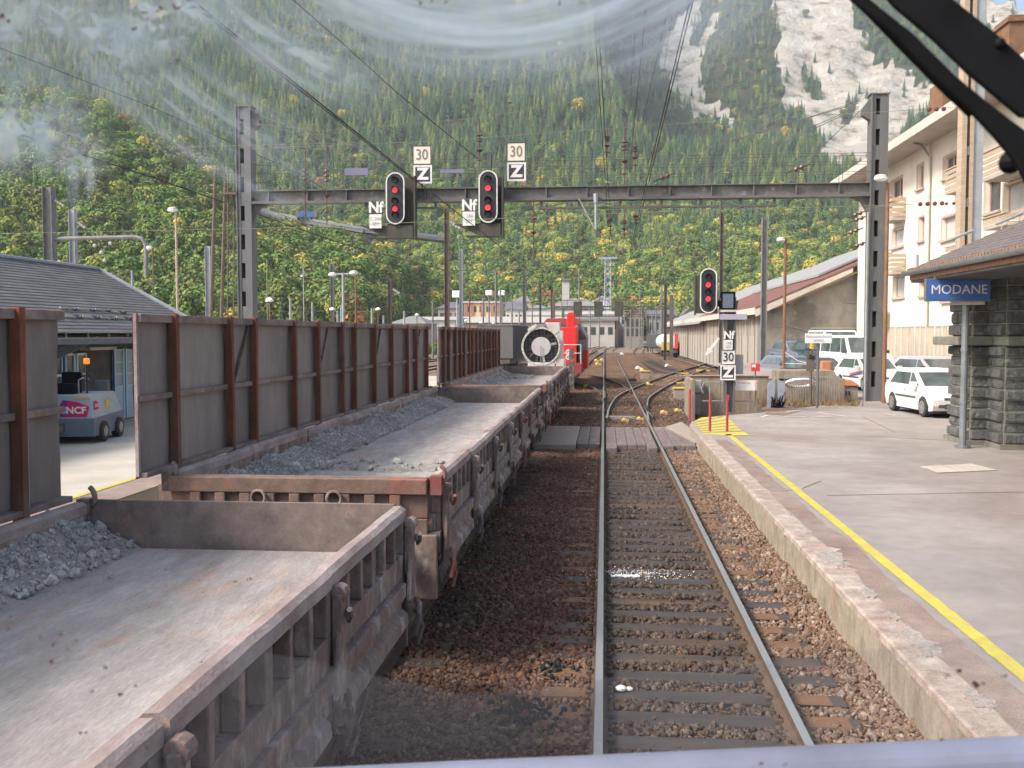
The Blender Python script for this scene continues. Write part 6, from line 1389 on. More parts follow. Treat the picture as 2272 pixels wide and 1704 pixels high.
def distant_portal(label, Y, xl, xr, zc, boxes):
    t = thing('distant_gantry', label, 'signal gantry', (0,Y,0)); b = MB(); L_, Q = at(xl,700,Y=Y).x, at(xr,700,Y=Y).x; z = at(1300,zc,Y=Y).z
    b.box(L_,Q,Y-.15,Y+.15,z+.10,z+.22); b.box(L_,Q,Y-.15,Y+.15,z-.25,z-.15)
    for q in np.arange(L_, Q, 1.2): b.beam((q,Y,z-.2),(q+.6,Y,z+.15),.05,.05); b.beam((q+.6,Y,z+.15),(q+1.2,Y,z-.2),.05,.05)
    b.build('beam', K['mast_dark'], t)
    b = MB(); b.box(L_-.2,L_+.2,Y-.2,Y+.2,-.2,z+1.5); b.build('post', K['mast_dark'], t); b = MB(); b.box(Q-.2,Q+.2,Y-.2,Y+.2,-.2,z+1.5); b.build('post', K['mast_dark'], t)
    b = MB(); b.box(L_,Q,Y+.3,Y+.33,z+.9,z+.95)
    for x in np.arange(L_, Q, 1.6): b.box(x,x+.05,Y+.3,Y+.33,z+.25,z+.95)
    b.build('railing', K['mast_dark'], t)
    for px in boxes:
        c = at(px, zc+3, Y=Y); b = MB(); b.box(c.x-.5,c.x+.5,Y-.6,Y-.16,c.z-.9,c.z+.9); b.build('signal_back', K['cage'], t)
distant_portal('dark distant signal gantry above the red locomotive, three dark signal backs', 118, 1228, 1490, 683, (1282,1328,1373))
distant_portal('smaller dark gantry farther up the line', 190, 1250, 1470, 700, ())
# big foreground mast right, behind the stone building
t = thing('big_mast', 'tall channel steel mast rising out of frame behind the tiled roof', 'mast', (10.9,30.5,.3))
X0, X1 = at(2127,400,Y=30.5).x, at(2176,400,Y=30.5).x
b = MB(); b.box(X0,X0+.14,30.3,30.7,.3,15); b.box(X0+.24,X0+.34,30.3,30.7,.3,15); b.build('channel', K['wood_slat'], t)
b = MB(); b.box(X0+.36,X1,30.35,30.65,.3,15); b.build('plate', K['mast_pale'], t)
b = MB()
for z in np.arange(.6,14.6,1.5): b.box(X0+.141,X0+.239,30.32,30.38,z,z+.25)
b.build('batten', K['mast'], t)
def wire(label, pts, r=.012, m='wire', sag=0, n=14, cat='wire', group=None, name='overhead_wire', drops=None):
    P_ = [Vector(p) for p in pts]; out = []
    for a, c in zip(P_[:-1], P_[1:]):
        for k in range(n):
            q = k/n; v = a.lerp(c, q); v.z -= sag*4*q*(1-q); out.append(v)
    out.append(P_[-1]); b = MB(); b.tube(out, r, 4)
    o = b.build(name, K[m]); o['label'] = label; o['category'] = cat
    if group: o['group'] = group
    return o
def ext(a, c, k): return a + (a-c)*k        # run the near end on past the camera's frame
def W(p, zp, q, Yq, **kw):
    a = at(*p, Z=zp); c = at(*q, Y=Yq); return a, c
def line(label, p, zp, q, Yq, r, m='wire', **kw):
    a, c = W(p, zp, q, Yq); return wire(label, [ext(a, c, .45), a, c], r, m, n=6, **kw)
g_ = 'overhead line wires along the tracks'
line('left conductor of the close pair dropping straight down centre', (1316,0), 6.6, (1353,554), 44, .008, group=g_)
line('right conductor of the close pair dropping straight down centre', (1325,0), 6.6, (1358,554), 44, .008, group=g_)
line('dark contact wire slanting from top centre to the beam', (1434,12), 7.4, (1396,388), 40, .008, group=g_)
line('wire slanting right of the dark contact wire', (1485,5), 7.6, (1421,292), 40, .008, group=g_)
line('left strand of the heavy pair at the right centre', (1531,0), 6.6, (1397,560), 42, .010, group=g_)
line('right strand of the heavy pair at the right centre', (1538,0), 6.6, (1401,560), 42, .010, group=g_)
line('thin wire between the centre pair and the dark contact wire', (1413,20), 7.4, (1400,190), 22, .006, group=g_)
line('thin wire beside the right heavy pair', (1493,20), 7.6, (1472,160), 20, .005, group=g_)
wire('thick cable crossing diagonally down over the left signals, upper strand', [at(150,-220,X=-3.6), at(463,30,X=-3.6), at(917,396,X=-3.6), at(1085,527,X=-3.6), at(1231,650,X=-3.6)], .010, n=3, group=g_)
wire('thick cable crossing diagonally down over the left signals, lower strand', [at(150,-208,X=-3.6), at(463,38,X=-3.6), at(917,400,X=-3.6)], .007, n=3, group=g_)
wire('cable from the top left centre down to the insulator of the right signal', [at(600,-45,Y=16), at(760,96,Y=22), at(880,205,Y=28), at(1062,354,Y=39)], .013, n=3, group=g_)
wire('cable crossing the lower left hillside down to the yard', [at(-60,258,Y=27), at(0,284,Y=29), at(333,392,Y=40), at(760,541,Y=60), at(993,601,Y=90), at(1120,650,Y=130)], .028, n=3, group=g_)
wire('thin cable over the left hillside reaching the gantry', [at(-40,90,Y=30), at(40,122,Y=31), at(335,237,Y=36), at(620,365,Y=45), at(760,440,Y=60)], .014, n=3, group=g_)
wire('thin cable from the left edge passing behind the gantry post', [at(0,400,Y=35),at(205,330,Y=38),at(480,405,Y=45),at(700,512,Y=60)], .012, n=3, group=g_)
g2 = 'cross-span wires over the tracks'
wire('long pale cross-span wire running level through the picture below the gantry beam', [at(-30,519,Y=31), at(646,505,Y=31), at(1400,472,Y=31), at(2035,453,Y=31)], .010, 'wire_pale', group=g2)
wire('pale cross-span wire above the gantry beam, left part', [at(-30,342,Y=33), at(515,323,Y=33), at(820,316,Y=33)], .008, 'wire_pale', group=g2)
wire('upper pale cross-span wire rising to the right', [at(120,212,Y=33), at(560,275,Y=33), at(720,290,Y=33), at(1065,262,Y=33), at(1350,212,Y=33), at(1560,130,Y=33)], .009, 'wire_pale', group=g2)
wire('pale cross-span wire from the signals to the big mast', [at(560,330,Y=31), at(980,312,Y=31), at(1479,276,Y=31), at(2125,238,Y=31)], .009, 'wire_pale', group=g2)
wire('faint cross-span wire over the post signal', [at(1400,552,Y=33),at(1700,505,Y=33),at(2128,425,Y=31)], .007, 'wire_pale', group=g2)
g3 = 'stay cables of the gantry'
for k, (a, c) in enumerate((((560,251),(905,360)),((560,254),(905,364)),((560,262),(790,350)),((1905,225),(1400,385)),((1905,229),(1560,330)),((1905,236),(1530,403)),((1905,240),(1540,408)),((1908,246),(1756,389)))):
    wire('stay cable '+['upper of the left pair from the left post','lower of the left pair from the left post','short one from the left post to the beam','longest from the right post, upper strand','from the right post, ending midway','second pair from the right post, upper strand','second pair from the right post, lower strand','steep short one from the right post'][k], [at(*a,Y=GY), at(*c,Y=GY)], .018, 'gantry', n=2, group=g3)
for k, (y0_, y1_, Y_) in enumerate(((628,622,100),(652,650,120),(668,664,150),(690,688,170),(600,585,90))):
    wire(['highest','second','third','lowest','uppermost right'][k]+' thin span wire over the distant yard', [at(560 if k < 4 else 1000,y0_,Y=Y_), at(1000 if k < 4 else 1250,(y0_+y1_)/2+4,Y=Y_), at(1480,y1_,Y=Y_)], .022, 'wire_pale' if k % 2 else 'wire', group='span wires over the distant yard')
# insulator strings hanging from the cross wires and the beam
def insul(label, px, yt, yb, Y, arms=True):
    T_, B_ = at(px, yt, Y=Y), at(px, yb, Y=Y); b = MB(); b.cyl(T_, B_, .022, 5); L_ = T_.z-B_.z
    for q in (.30,.36,.42): b.cyl(T_.lerp(B_,q), T_.lerp(B_,q+.03), .07, 8, .13)
    b.cyl(T_.lerp(B_,.62), T_.lerp(B_,.66), .14, 8, .05); b.cyl(T_.lerp(B_,.80), T_.lerp(B_,.83), .05, 8, .12)
    o = b.build('insulator_string', K['insul']); o['label'] = label; o['category'] = 'insulator'; o['group'] = 'brown insulator strings'
    return o
for k, (px, yt, yb, Y, lab) in enumerate(((1064,264,375,38.5,'above the right gantry signal'),(677,330,480,38.5,'left one before the left half of the beam'),(725,322,500,38.5,'right one before the left half of the beam'),(1347,280,350,38.5,'above the beam, left of the trio'),(1386,270,410,38.5,'above the beam, middle of the trio'),(1409,300,380,38.5,'above the beam, right of the trio'),(1354,470,520,38,'below the beam, left of the trio'),(1385,470,530,38,'below the beam, middle of the trio'),(1411,468,500,38,'below the beam, right of the trio'),(1184,440,560,38.8,'under the beam right of the right signal'),(910,520,590,60,'below the left signal cage'))):
    insul('brown insulator string '+lab, px, yt, yb, Y)
for k, (px, py, Y) in enumerate(((1322,450,39),(1599,466,39))):
    a, c = at(px,py,Y=Y), at(px,py+(58 if k == 0 else -20),Y=Y); b = MB(); b.cyl(a, c, .05, 8)
    if k == 0: b.cyl(a, a+Vector((0,0,.35)), .09, 8); b.cyl(at(1284,440,Y=Y), at(1320,508,Y=Y), .025, 6)
    o = b.build('dropper_tube', K['mast_pale' if k == 0 else 'mast_dark']); o['label'] = ['grey drop tube with a slanting strut under the beam','short dark stub under the right part of the beam'][k]; o['category'] = 'bracket'
for k, (px, py, Y, n, s) in enumerate(((2042,453,31,4,.07),(2100,452,31,3,.05),(2062,243,31,3,.07),(2110,470,31,0,0))):
    if not n: continue
    b = MB()
    for q in range(n): b.ball(at(px+q*16,py-q*.6,Y=Y),s,8,5)
    o = b.build('strain_insulator', K['insul']); o['label'] = 'strain insulators on the '+['cross-span wire left of the big mast, two big discs','cross-span wire touching the big mast','upper cross-span wire near the big mast'][k]; o['category'] = 'insulator'
for k, (px, py) in enumerate(((1898,477),(1901,488),(1889,516),(1902,545),(1470,395),(1767,376))):
    b = MB(); c = at(px,py,Y=44 if k < 4 else GY-.3); b.ball(c,.10,7,4); b.ball(c+Vector((.2,0,.08)),.10,7,4); b.cyl(c+Vector((-.35,0,-.12)),c+Vector((.5,0,.2)),.03,5)
    o = b.build('small_insulator', K['insul']); o['label'] = 'small insulator '+['topmost left of the right gantry post','second left of the right gantry post','third left of the right gantry post','lowest left of the right gantry post','at the foot of the long stay on the beam','at the foot of the steep stay on the beam'][k]; o['category'] = 'insulator'

# ------------------------------------------------------------ town at the foot of the hill
def house(label, x0, x1, ybase, yeave, ridge, Y, depth, wall, roof, kind='gable', wins=0, name='house', wz=None, rows=1):
    A_, B_ = at(x0, yeave, Y=Y), at(x1, yeave, Y=Y); zb = at(x0, ybase, Y=Y).z; ze = A_.z; zr = at(x0, ridge, Y=Y).z
    zb = max(zb-6, -1); t = thing(name, label, 'house' if name == 'house' else 'building', ((A_.x+B_.x)/2, Y, zb))
    xa, xb = A_.x, B_.x; b = MB(); b.box(xa,xb,Y,Y+depth,zb,ze)
    if kind == 'gfront': b.prism([(xa,Y,ze),(xb,Y,ze),((xa+xb)/2,Y,zr)], (0,depth,0))
    b.build('wall', wall, t)
    e = .5; b = MB(); mx = (xa+xb)/2; my = Y+depth/2
    if kind == 'gfront':
        b.prism([(xa-e,Y-e,ze-.3),(mx,Y-e,zr+.05),(mx,Y-e,zr+.35),(xa-e,Y-e,ze+.05)], (0,depth+2*e,0)); b.prism([(xb+e,Y-e,ze-.3),(mx,Y-e,zr+.05),(mx,Y-e,zr+.35),(xb+e,Y-e,ze+.05)], (0,depth+2*e,0))
    elif kind == 'gable': b.prism([(xa-e,Y-e,ze),(xa-e,my,zr),(xa-e,Y+depth+e,ze)], (xb-xa+2*e,0,0))
    elif kind == 'hip':
        d = min(depth/2, (xb-xa)*.35); b.add([(xa-e,Y-e,ze),(xb+e,Y-e,ze),(xb+e,Y+depth+e,ze),(xa-e,Y+depth+e,ze),(xa+d,my,zr),(xb-d,my,zr)], [(0,1,5,4),(1,2,5),(2,3,4,5),(3,0,4)])
    else: b.box(xa-e,xb+e,Y-e,Y+depth+e,ze,ze+.5)
    b.build('roof', roof, t)
    if wins:
        for r_ in range(rows):
            zc = zb + (ze-zb)*(.86-.28*r_) if rows > 1 else ze-2.2
            for k in range(wins):
                x = xa+(xb-xa)*(k+.5)/wins; w = min(.8,(xb-xa)/wins*.28); b = MB(); b.box(x-w,x+w,Y-.06,Y-.005,zc-.9,zc+.8); b.build('window', K['glass_dark'], t)
    return t
mw = lambda n, c, c2: mat(n, c, c2, .35, .9)
WL = {'yel': mw('yellow render', (.72,.60,.32), (.62,.52,.30)), 'wht': mw('white render', (.68,.66,.62), (.58,.56,.53)), 'gry': mw('grey render', (.38,.36,.34), (.32,.30,.28)),
      'pnk': mw('pink render', (.68,.50,.42), (.60,.45,.38)), 'brn': mw('brown stone', (.30,.25,.21), (.24,.20,.17)), 'red': mw('brick strip', (.42,.20,.14), (.36,.18,.13)), 'pale': mw('pale stone', (.56,.52,.46), (.46,.43,.39))}
RF = {'dk': mw('dark slate', (.11,.115,.13), (.15,.15,.165)), 'gry': mw('grey roof', (.25,.24,.23), (.19,.185,.18)), 'wht': mw('white flat roof', (.66,.66,.64), (.56,.56,.55)), 'brn': mw('brown tile roof', (.24,.14,.11), (.18,.11,.09))}
house('grey house with a blue grey roof behind the rusty mast', 972, 1022, 725, 684, 668, 300, 14, WL['gry'], RF['dk'], 'hip', 3)
t = house('yellow block of flats with brick strips and a white flat roof', 1030, 1106, 728, 672, 668, 285, 14, WL['yel'], RF['wht'], 'flat', 5, rows=2)
for px in (1034, 1048, 1070, 1092, 1104):
    A_ = at(px,672,Y=284.8); b = MB(); b.box(A_.x-.45,A_.x+.45,284.7,284.99,0,A_.z-.1); b.build('brick_strip', WL['red'], t)
house('white house with a steep dark roof right of the yellow block', 1122, 1160, 728, 687, 668, 270, 12, WL['wht'], RF['dk'], 'gable', 4)
house('small yellow house with a hipped roof behind the white one', 1140, 1177, 700, 670, 656, 330, 14, WL['yel'], RF['gry'], 'hip', 2)
house('beige row house between the yellow house and the big station roof', 1168, 1215, 712, 684, 676, 290, 12, WL['pale'], RF['gry'], 'hip', 4)
house('large hall with a broad grey hipped roof in the centre', 1215, 1335, 712, 682, 660, 262, 26, WL['pale'], RF['gry'], 'hip', 12, name='station_hall')
house('ruined pale tower standing on the hill foot', 1247, 1263, 670, 622, 621, 345, 7, WL['pale'], RF['gry'], 'flat', 0, name='stone_tower')
house('pale building with a white gable right of the ruined tower', 1320, 1352, 690, 668, 659, 300, 12, WL['wht'], RF['wht'], 'gfront', 1)
house('long white station block behind the red locomotive', 1288, 1364, 768, 712, 708, 225, 12, WL['pale'], RF['gry'], 'flat', 4, name='station_block')
house('white plastered house left of the brown gabled house', 1368, 1386, 735, 690, 684, 235, 10, WL['wht'], RF['brn'], 'gable', 2)
house('brown stone house with an ornate front gable', 1388, 1428, 748, 706, 682, 222, 12, WL['brn'], RF['brn'], 'gfront', 4, rows=2)
house('dark slate roofed house right of the ornate gable', 1440, 1475, 735, 702, 688, 235, 12, WL['gry'], RF['dk'], 'gable', 3)
house('second dark slate roofed house beside the shed canopy', 1474, 1500, 730, 700, 686, 240, 12, WL['gry'], RF['dk'], 'gable', 2)
house('pink gabled house peeping over the shed roof', 1514, 1545, 730, 702, 686, 235, 12, WL['pnk'], RF['dk'], 'gfront', 1)
house('small pale house with a dark roof above the wagon panels', 868, 940, 740, 718, 700, 150, 12, WL['pnk'], RF['gry'], 'hip', 0)
house('low white hall left of the arched wall', 935, 1010, 745, 710, 707, 180, 12, WL['wht'], RF['wht'], 'flat', 0)
t = thing('arched_wall', 'long retaining wall of pale stone with dark arches above the yard', 'wall', (-20,215,0))
A_, B_ = at(925,716,Y=215), at(1260,716,Y=215); hs = []
U = B_.x-A_.x; k = 0
for u in np.arange(U*.45, U*.88, 2.6): hs.append((u, u+1.7, .3, A_.z*.72))
b = MB(); facade(b, (A_.x,215,0), (1,0,0), (0,0,1), U, A_.z, hs, .8, (0,-1,0)); b.build('wall', WL['brn'], t)
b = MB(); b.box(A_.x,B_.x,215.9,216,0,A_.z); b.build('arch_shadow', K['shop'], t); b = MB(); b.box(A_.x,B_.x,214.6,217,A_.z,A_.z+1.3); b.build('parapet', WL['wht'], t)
t = thing('long_quay_wall', 'second long pale wall right of the arches, behind the gantry feet', 'wall', (5,225,0))
A_, B_ = at(1168,700,Y=228), at(1372,700,Y=228); b = MB(); b.box(A_.x,B_.x,228,230,0,A_.z); b.build('wall', WL['pale'], t)
b = MB(); b.box(A_.x,B_.x,227.6,230.4,A_.z,A_.z+.9); b.build('parapet', WL['wht'], t)
b = MB()
for x in np.arange(A_.x+1, B_.x-1, 2.6): b.box(x,x+1.3,227.9,227.99,A_.z-3.2,A_.z-1.4)
b.build('dark_opening', K['glass_dark'], t)
b = MB(); b.box(-27,-12,75,95,0,2.8); b.prism([(-27.4,74.5,2.8),(-11.6,74.5,2.8),(-19,74.5,5)],(0,21,0)); 
t = thing('yard_shed', 'low grey shed in the yard behind the farthest panels', 'shed', (-12,95,0)); b = MB(); q0 = at(1080,740,Y=96).x; b.box(q0+.4,q0+3.0,96,104,0,2.5); b.build('wall', K['conc_grey'], t); b = MB(); b.prism([(q0+.1,95.6,2.5),(q0+3.3,95.6,2.5),(q0+1.7,95.6,3.4)],(0,9,0)); b.build('roof', K['roof_grey'], t)
# viaduct on the hillside
t = thing('road_viaduct', 'grey road viaduct curving round the hillside behind the left signals', 'viaduct', tuple(at(800,600,Y=430)))
vp = [at(575,468,Y=442),at(610,480,Y=436),at(668,492,Y=430),at(742,504,Y=428),at(810,515,Y=428),at(900,524,Y=432),at(992,534,Y=440)]
b = MB()
for a, c in zip(vp[:-1], vp[1:]): b.beam(a, c+(c-a)*.02, 9, 1.3)
b.build('deck', K['conc_grey'], t)
b = MB()
for a, c in zip(vp[:-1], vp[1:]): b.beam(a+Vector((0,-4.6,1.3)), c+Vector((0,-4.6,1.3)), .3, 1.0)
b.build('parapet', K['mast_pale'], t)
for px, py in ((662,493),(709,500),(812,520)):
    c = at(px,py,Y=429); b = MB(); w = 1.3 if px < 800 else 2.2; b.box(c.x-w,c.x+w,427,432,c.z-(8 if px < 800 else 14),c.z-.4); b.box(c.x-w*1.8,c.x+w*1.8,426,433,c.z-1.8,c.z-.4); b.build('pier', K['conc_grey'], t)
t = thing('orange_truck', 'orange and blue lorry crossing the viaduct', 'lorry', tuple(at(678,478,Y=426)))
for k, (px0, px1, m) in enumerate(((658,664,'roof_red'),(664,680,'blue_sign'),(681,699,'blue_sign'),(699,704,'tile_edge'))):
    a, c = at(px0,482,Y=425), at(px1,482,Y=425); z = at(px0,470,Y=425).z; b = MB(); b.box(a.x,c.x,424,426.4,a.z,z); b.build(['cab','cargo_box','trailer_box','tailgate'][k], K[m] if k != 0 else K['tile_edge'], t)
b = MB(); A_ = at(682,484,Y=425)
for q in np.arange(-4,5,2): b.cyl((A_.x+q,424.2,A_.z-.3),(A_.x+q,426.2,A_.z-.3),.5,10)
b.build('wheels_axle', K['tyre'], t)

# ------------------------------------------------------------ mountains
def ae(px, py):
    d = ray(px, py); return d.x/d.y, d.z/d.y
spur_px = [(-700,200),(-400,190),(0,225),(60,225),(154,236),(226,262),(308,300),(411,345),(462,390),(514,445),(575,500),(668,540),(770,560),(873,600),(976,640),(1080,690),(1180,738),(1300,760)]
crest_px = [(1210,-500),(1290,-150),(1340,120),(1400,262),(1455,292),(1538,318),(1644,310),(1755,330),(1826,360),(1920,372),(2300,395),(2900,420)]
sky_px = [(1300,-600),(2110,-260),(2180,-60),(2216,8),(2272,30),(2420,110),(2900,200)]
def prof(px):
    q = [ae(*p) for p in px]; return np.array([a for a, _ in q]), np.array([e for _, e in q])
SA, SE = prof(spur_px); CA, CE = prof(crest_px); KA, KE = prof(sky_px)
BY = np.array([420,500,600,700,800,900,1000,1150,1300,1500,1700]); BE = np.array([-.004,.022,.062,.10,.142,.185,.225,.285,.34,.42,.5])
FY = np.array([1150,1300,1500,1700,1900,2150,2400,2700]); FE = np.array([.13,.17,.245,.32,.39,.47,.55,.62])
def terrain(a, Y):
    """height of the hills at azimuth a (= x/y) and distance Y; layer index"""
    n1 = noise.noise(Vector((a*9, Y/260, 3)))*.5 + noise.noise(Vector((a*28, Y/90, 8)))*.22
    es = np.interp(a, SA, SE); Yr = 380+70*max(0,min(1,-a*1.6)); zb = -6.0; lay = 0
    q0 = max(0,min(1,(1341+2200*a-790)/150)); y00 = 235+165*q0; Yr = max(Yr, y00+70)
    if Y < Yr:
        q = max(0,(Y-y00)/(Yr-y00)); z = es*Yr*(q**1.15) + 7*n1*q if es > 0 else -6; zs = z if Y > y00 else -6
    else: zs = es*Yr - (Y-Yr)*.55
    eb = np.interp(Y, BY, BE); zbm = -9.0 if Y < 415 else eb*Y + 26*n1*min(1,max(0,(Y-430)/250))
    ce = np.interp(a, CA, CE); Yc = np.interp(ce, BE, BY)
    if Y > Yc: zbm = ce*Yc + 26*n1 - (Y-Yc)*.35
    ke = np.interp(a, KA, KE); zf = -50
    if Y > 1150:
        fe = np.interp(Y, FY, FE); zf = fe*Y + 90*n1*min(1,(Y-1150)/400)
        Yk = np.interp(ke, FE, FY)
        if Y > Yk: zf = ke*Yk + 30*n1 - (Y-Yk)*.6
    z = max(zs, zbm, zf, -6.0); lay = 0 if z == zs else (1 if z == zbm else 2)
    if z <= -5.9: lay = -1
    return z, lay
A0, A1 = ae(-420, 500)[0], ae(2760, 500)[0]
nA = 300; As = np.linspace(A0, A1, nA); Ys = np.concatenate([np.arange(225,520,9), np.arange(520,1250,15), np.arange(1250,2800,26)])
nY = len(Ys); TZ = np.zeros((nY, nA)); TL = np.zeros((nY, nA), int)
for j, Y in enumerate(Ys):
    for i, a in enumerate(As): TZ[j, i], TL[j, i] = terrain(a, Y)
# bare rock and scree areas: outlines on the far slope, turned into azimuth/elevation
z3 = lambda pts: [ae(1400+.3942*x, .3942*y) for x, y in pts]
rocks = [z3([(300,40),(380,30),(350,180),(330,260),(400,300),(380,400),(390,480),(480,590),(620,730),(560,740),(430,700),(300,620),(225,530),(200,420),(180,330),(190,230),(250,120)]),
         z3([(780,-400),(1300,-400),(1240,60),(1290,160),(1330,300),(1450,380),(1580,440),(1720,480),(1780,640),(1640,640),(1560,660),(1490,820),(1500,930),(1060,930),(1090,830),(1040,700),(940,640),(860,560),(830,420),(815,300),(835,180),(820,60)]),
         z3([(1960,-300),(2600,-300),(2600,420),(2250,380),(2120,330),(2040,220),(1980,120)]), z3([(440,60),(520,0),(500,120),(420,260),(380,300)])]
green = [z3([(940,400),(1000,390),(1050,480),(1070,560),(1040,600),(980,520)]), z3([(1210,560),(1270,560),(1260,660),(1200,700)])]
def inside(pt, poly):
    x, y = pt; c = False; n = len(poly)
    for i in range(n):
        x1, y1 = poly[i]; x2, y2 = poly[i-1]
        if (y1 > y) != (y2 > y) and x < (x2-x1)*(y-y1)/(y2-y1)+x1: c = not c
    return c
def rocky(a, e, lay):
    if lay != 2: return 0
    n = noise.noise(Vector((a*60, e*60, 1)))*.006 + noise.noise(Vector((a*200, e*200, 5)))*.004; p = (a+n, e+n*1.3)
    if any(inside(p, q) for q in green): return 0.0
    return 1.0 if any(inside(p, q) for q in rocks) else 0.0
b = MB(); b.v = [(As[i]*Ys[j], Ys[j], TZ[j,i]) for j in range(nY) for i in range(nA)]
b.f = [(j*nA+i, j*nA+i+1, (j+1)*nA+i+1, (j+1)*nA+i) for j in range(nY-1) for i in range(nA-1)]
def hill_mat():
    m = bpy.data.materials.new('mountain ground'); m.use_nodes = True; t = m.node_tree; N, L = t.nodes, t.links; p = N['Principled BSDF']; p.inputs['Roughness'].default_value = 1; p.inputs['Specular IOR Level'].default_value = .1
    at_ = N.new('ShaderNodeAttribute'); at_.attribute_name = 'rock'
    g = N.new('ShaderNodeNewGeometry'); n = N.new('ShaderNodeTexNoise'); n.inputs['Scale'].default_value = .032; n.inputs['Detail'].default_value = 14; n.inputs['Roughness'].default_value = .7; L.new(g.outputs['Position'], n.inputs['Vector'])
    r = N.new('ShaderNodeValToRGB'); e = r.color_ramp.elements; e[0].position = .36; e[0].color = (.26,.22,.18,1); e[1].position = .62; e[1].color = (.86,.80,.70,1); q = e.new(.46); q.color = (.66,.58,.48,1)
    L.new(n.outputs[0], r.inputs[0]); n2 = N.new('ShaderNodeTexNoise'); n2.inputs['Scale'].default_value = .03; n2.inputs['Detail'].default_value = 8; L.new(g.outputs['Position'], n2.inputs['Vector'])
    s = N.new('ShaderNodeMix'); s.data_type = 'RGBA'; s.inputs[6].default_value = (.045,.06,.025,1); s.inputs[7].default_value = (.11,.10,.045,1); mr0 = N.new('ShaderNodeMapRange'); mr0.inputs[1].default_value = .4; mr0.inputs[2].default_value = .6; L.new(n2.outputs[0], mr0.inputs[0]); L.new(mr0.outputs[0], s.inputs[0])
    x = N.new('ShaderNodeMix'); x.data_type = 'RGBA'; L.new(s.outputs[2], x.inputs[6]); L.new(r.outputs[0], x.inputs[7])
    ad = N.new('ShaderNodeMath'); ad.operation = 'ADD'; L.new(at_.outputs['Fac'], ad.inputs[0]); mr = N.new('ShaderNodeMapRange'); mr.inputs[1].default_value = .3; mr.inputs[2].default_value = .7; mr.inputs[3].default_value = -.3; mr.inputs[4].default_value = .3; L.new(n2.outputs[0], mr.inputs[0]); L.new(mr.outputs[0], ad.inputs[1])
    st = N.new('ShaderNodeMapRange'); st.inputs[1].default_value = .42; st.inputs[2].default_value = .58; L.new(ad.outputs[0], st.inputs[0]); L.new(st.outputs[0], x.inputs[0]); L.new(x.outputs[2], p.inputs['Base Color'])
    bp = N.new('ShaderNodeBump'); bp.inputs['Strength'].default_value = 1; bp.inputs['Distance'].default_value = 22; L.new(n.outputs[0], bp.inputs['Height']); L.new(bp.outputs[0], p.inputs['Normal']); return m
hill = structure(b.build('mountain_terrain', hill_mat(), smooth=True))
at_r = hill.data.attributes.new('rock', 'FLOAT', 'POINT')
at_r.data.foreach_set('value', [rocky(As[i], (TZ[j,i]-EYE)/Ys[j], TL[j,i]) for j in range(nY) for i in range(nA)])

# ------------------------------------------------------------ trees
def tree_mat(name, c, c2, var=.24):
    m = bpy.data.materials.new(name); m.use_nodes = True; t = m.node_tree; N, L = t.nodes, t.links; p = N['Principled BSDF']; p.inputs['Roughness'].default_value = .9; p.inputs['Specular IOR Level'].default_value = .15
    oi = N.new('ShaderNodeObjectInfo'); x = N.new('ShaderNodeMix'); x.data_type = 'RGBA'; x.inputs[6].default_value = (*c,1); x.inputs[7].default_value = (*c2,1); L.new(oi.outputs['Random'], x.inputs[0])
    g = N.new('ShaderNodeNewGeometry'); n = N.new('ShaderNodeTexNoise'); n.inputs['Scale'].default_value = .45; n.inputs['Detail'].default_value = 3; L.new(g.outputs['Position'], n.inputs['Vector'])
    mr = N.new('ShaderNodeMapRange'); mr.inputs[1].default_value = .3; mr.inputs[2].default_value = .7; mr.inputs[3].default_value = 1-var; mr.inputs[4].default_value = 1+var; L.new(n.outputs[0], mr.inputs[0])
    h = N.new('ShaderNodeHueSaturation'); L.new(x.outputs[2], h.inputs['Color']); L.new(mr.outputs[0], h.inputs['Value']); L.new(h.outputs[0], p.inputs['Base Color']); return m
TM = {'fir': tree_mat('fir needles', (.058,.118,.066), (.115,.175,.080)), 'larch': tree_mat('larch needles', (.17,.24,.08), (.25,.29,.09)), 'green': tree_mat('broadleaf green', (.12,.205,.048), (.20,.275,.068)),
      'lime': tree_mat('yellow green leaves', (.29,.35,.075), (.40,.40,.09)), 'yellow': tree_mat('autumn yellow leaves', (.62,.50,.08), (.55,.47,.10)), 'orange': tree_mat('autumn orange leaves', (.52,.22,.09), (.44,.27,.10)), 'olive': tree_mat('olive brown leaves', (.20,.21,.065), (.16,.20,.055))}
bark = mat('bark', (.10,.075,.055), (.07,.05,.04), 3, .95)
def conifer(seed, w=.17, tiers=11):
    r = random.Random(seed); b = MB()
    for k in range(tiers):
        q = k/(tiers-1); z0 = .06+.84*q; rad = w*(1-q)**.85*r.uniform(.85,1.12)+.008; n = 9; h = .135*(1-.45*q); ph = r.random()*6
        for i in range(n):
            a = ph+2*math.pi*i/n+r.uniform(-.15,.15); R_ = rad*r.uniform(.72,1.2); da = .30*r.uniform(.8,1.2)
            tip = (R_*math.cos(a), R_*math.sin(a), z0-.25*h*r.uniform(.3,1.4)); ap = (R_*.12*math.cos(a), R_*.12*math.sin(a), z0+h)
            l = (R_*.62*math.cos(a-da), R_*.62*math.sin(a-da), z0+.16*h); rr = (R_*.62*math.cos(a+da), R_*.62*math.sin(a+da), z0+.16*h)
            b.add([tip, l, ap, rr], [(0,1,2),(0,2,3)])
    b.add([(.012,0,.88),(-.012,.0,.88),(0,0,1.0)],[(0,1,2)]); b.add([(0,.012,.88),(0,-.012,.88),(0,0,1.0)],[(0,1,2)])
    return b
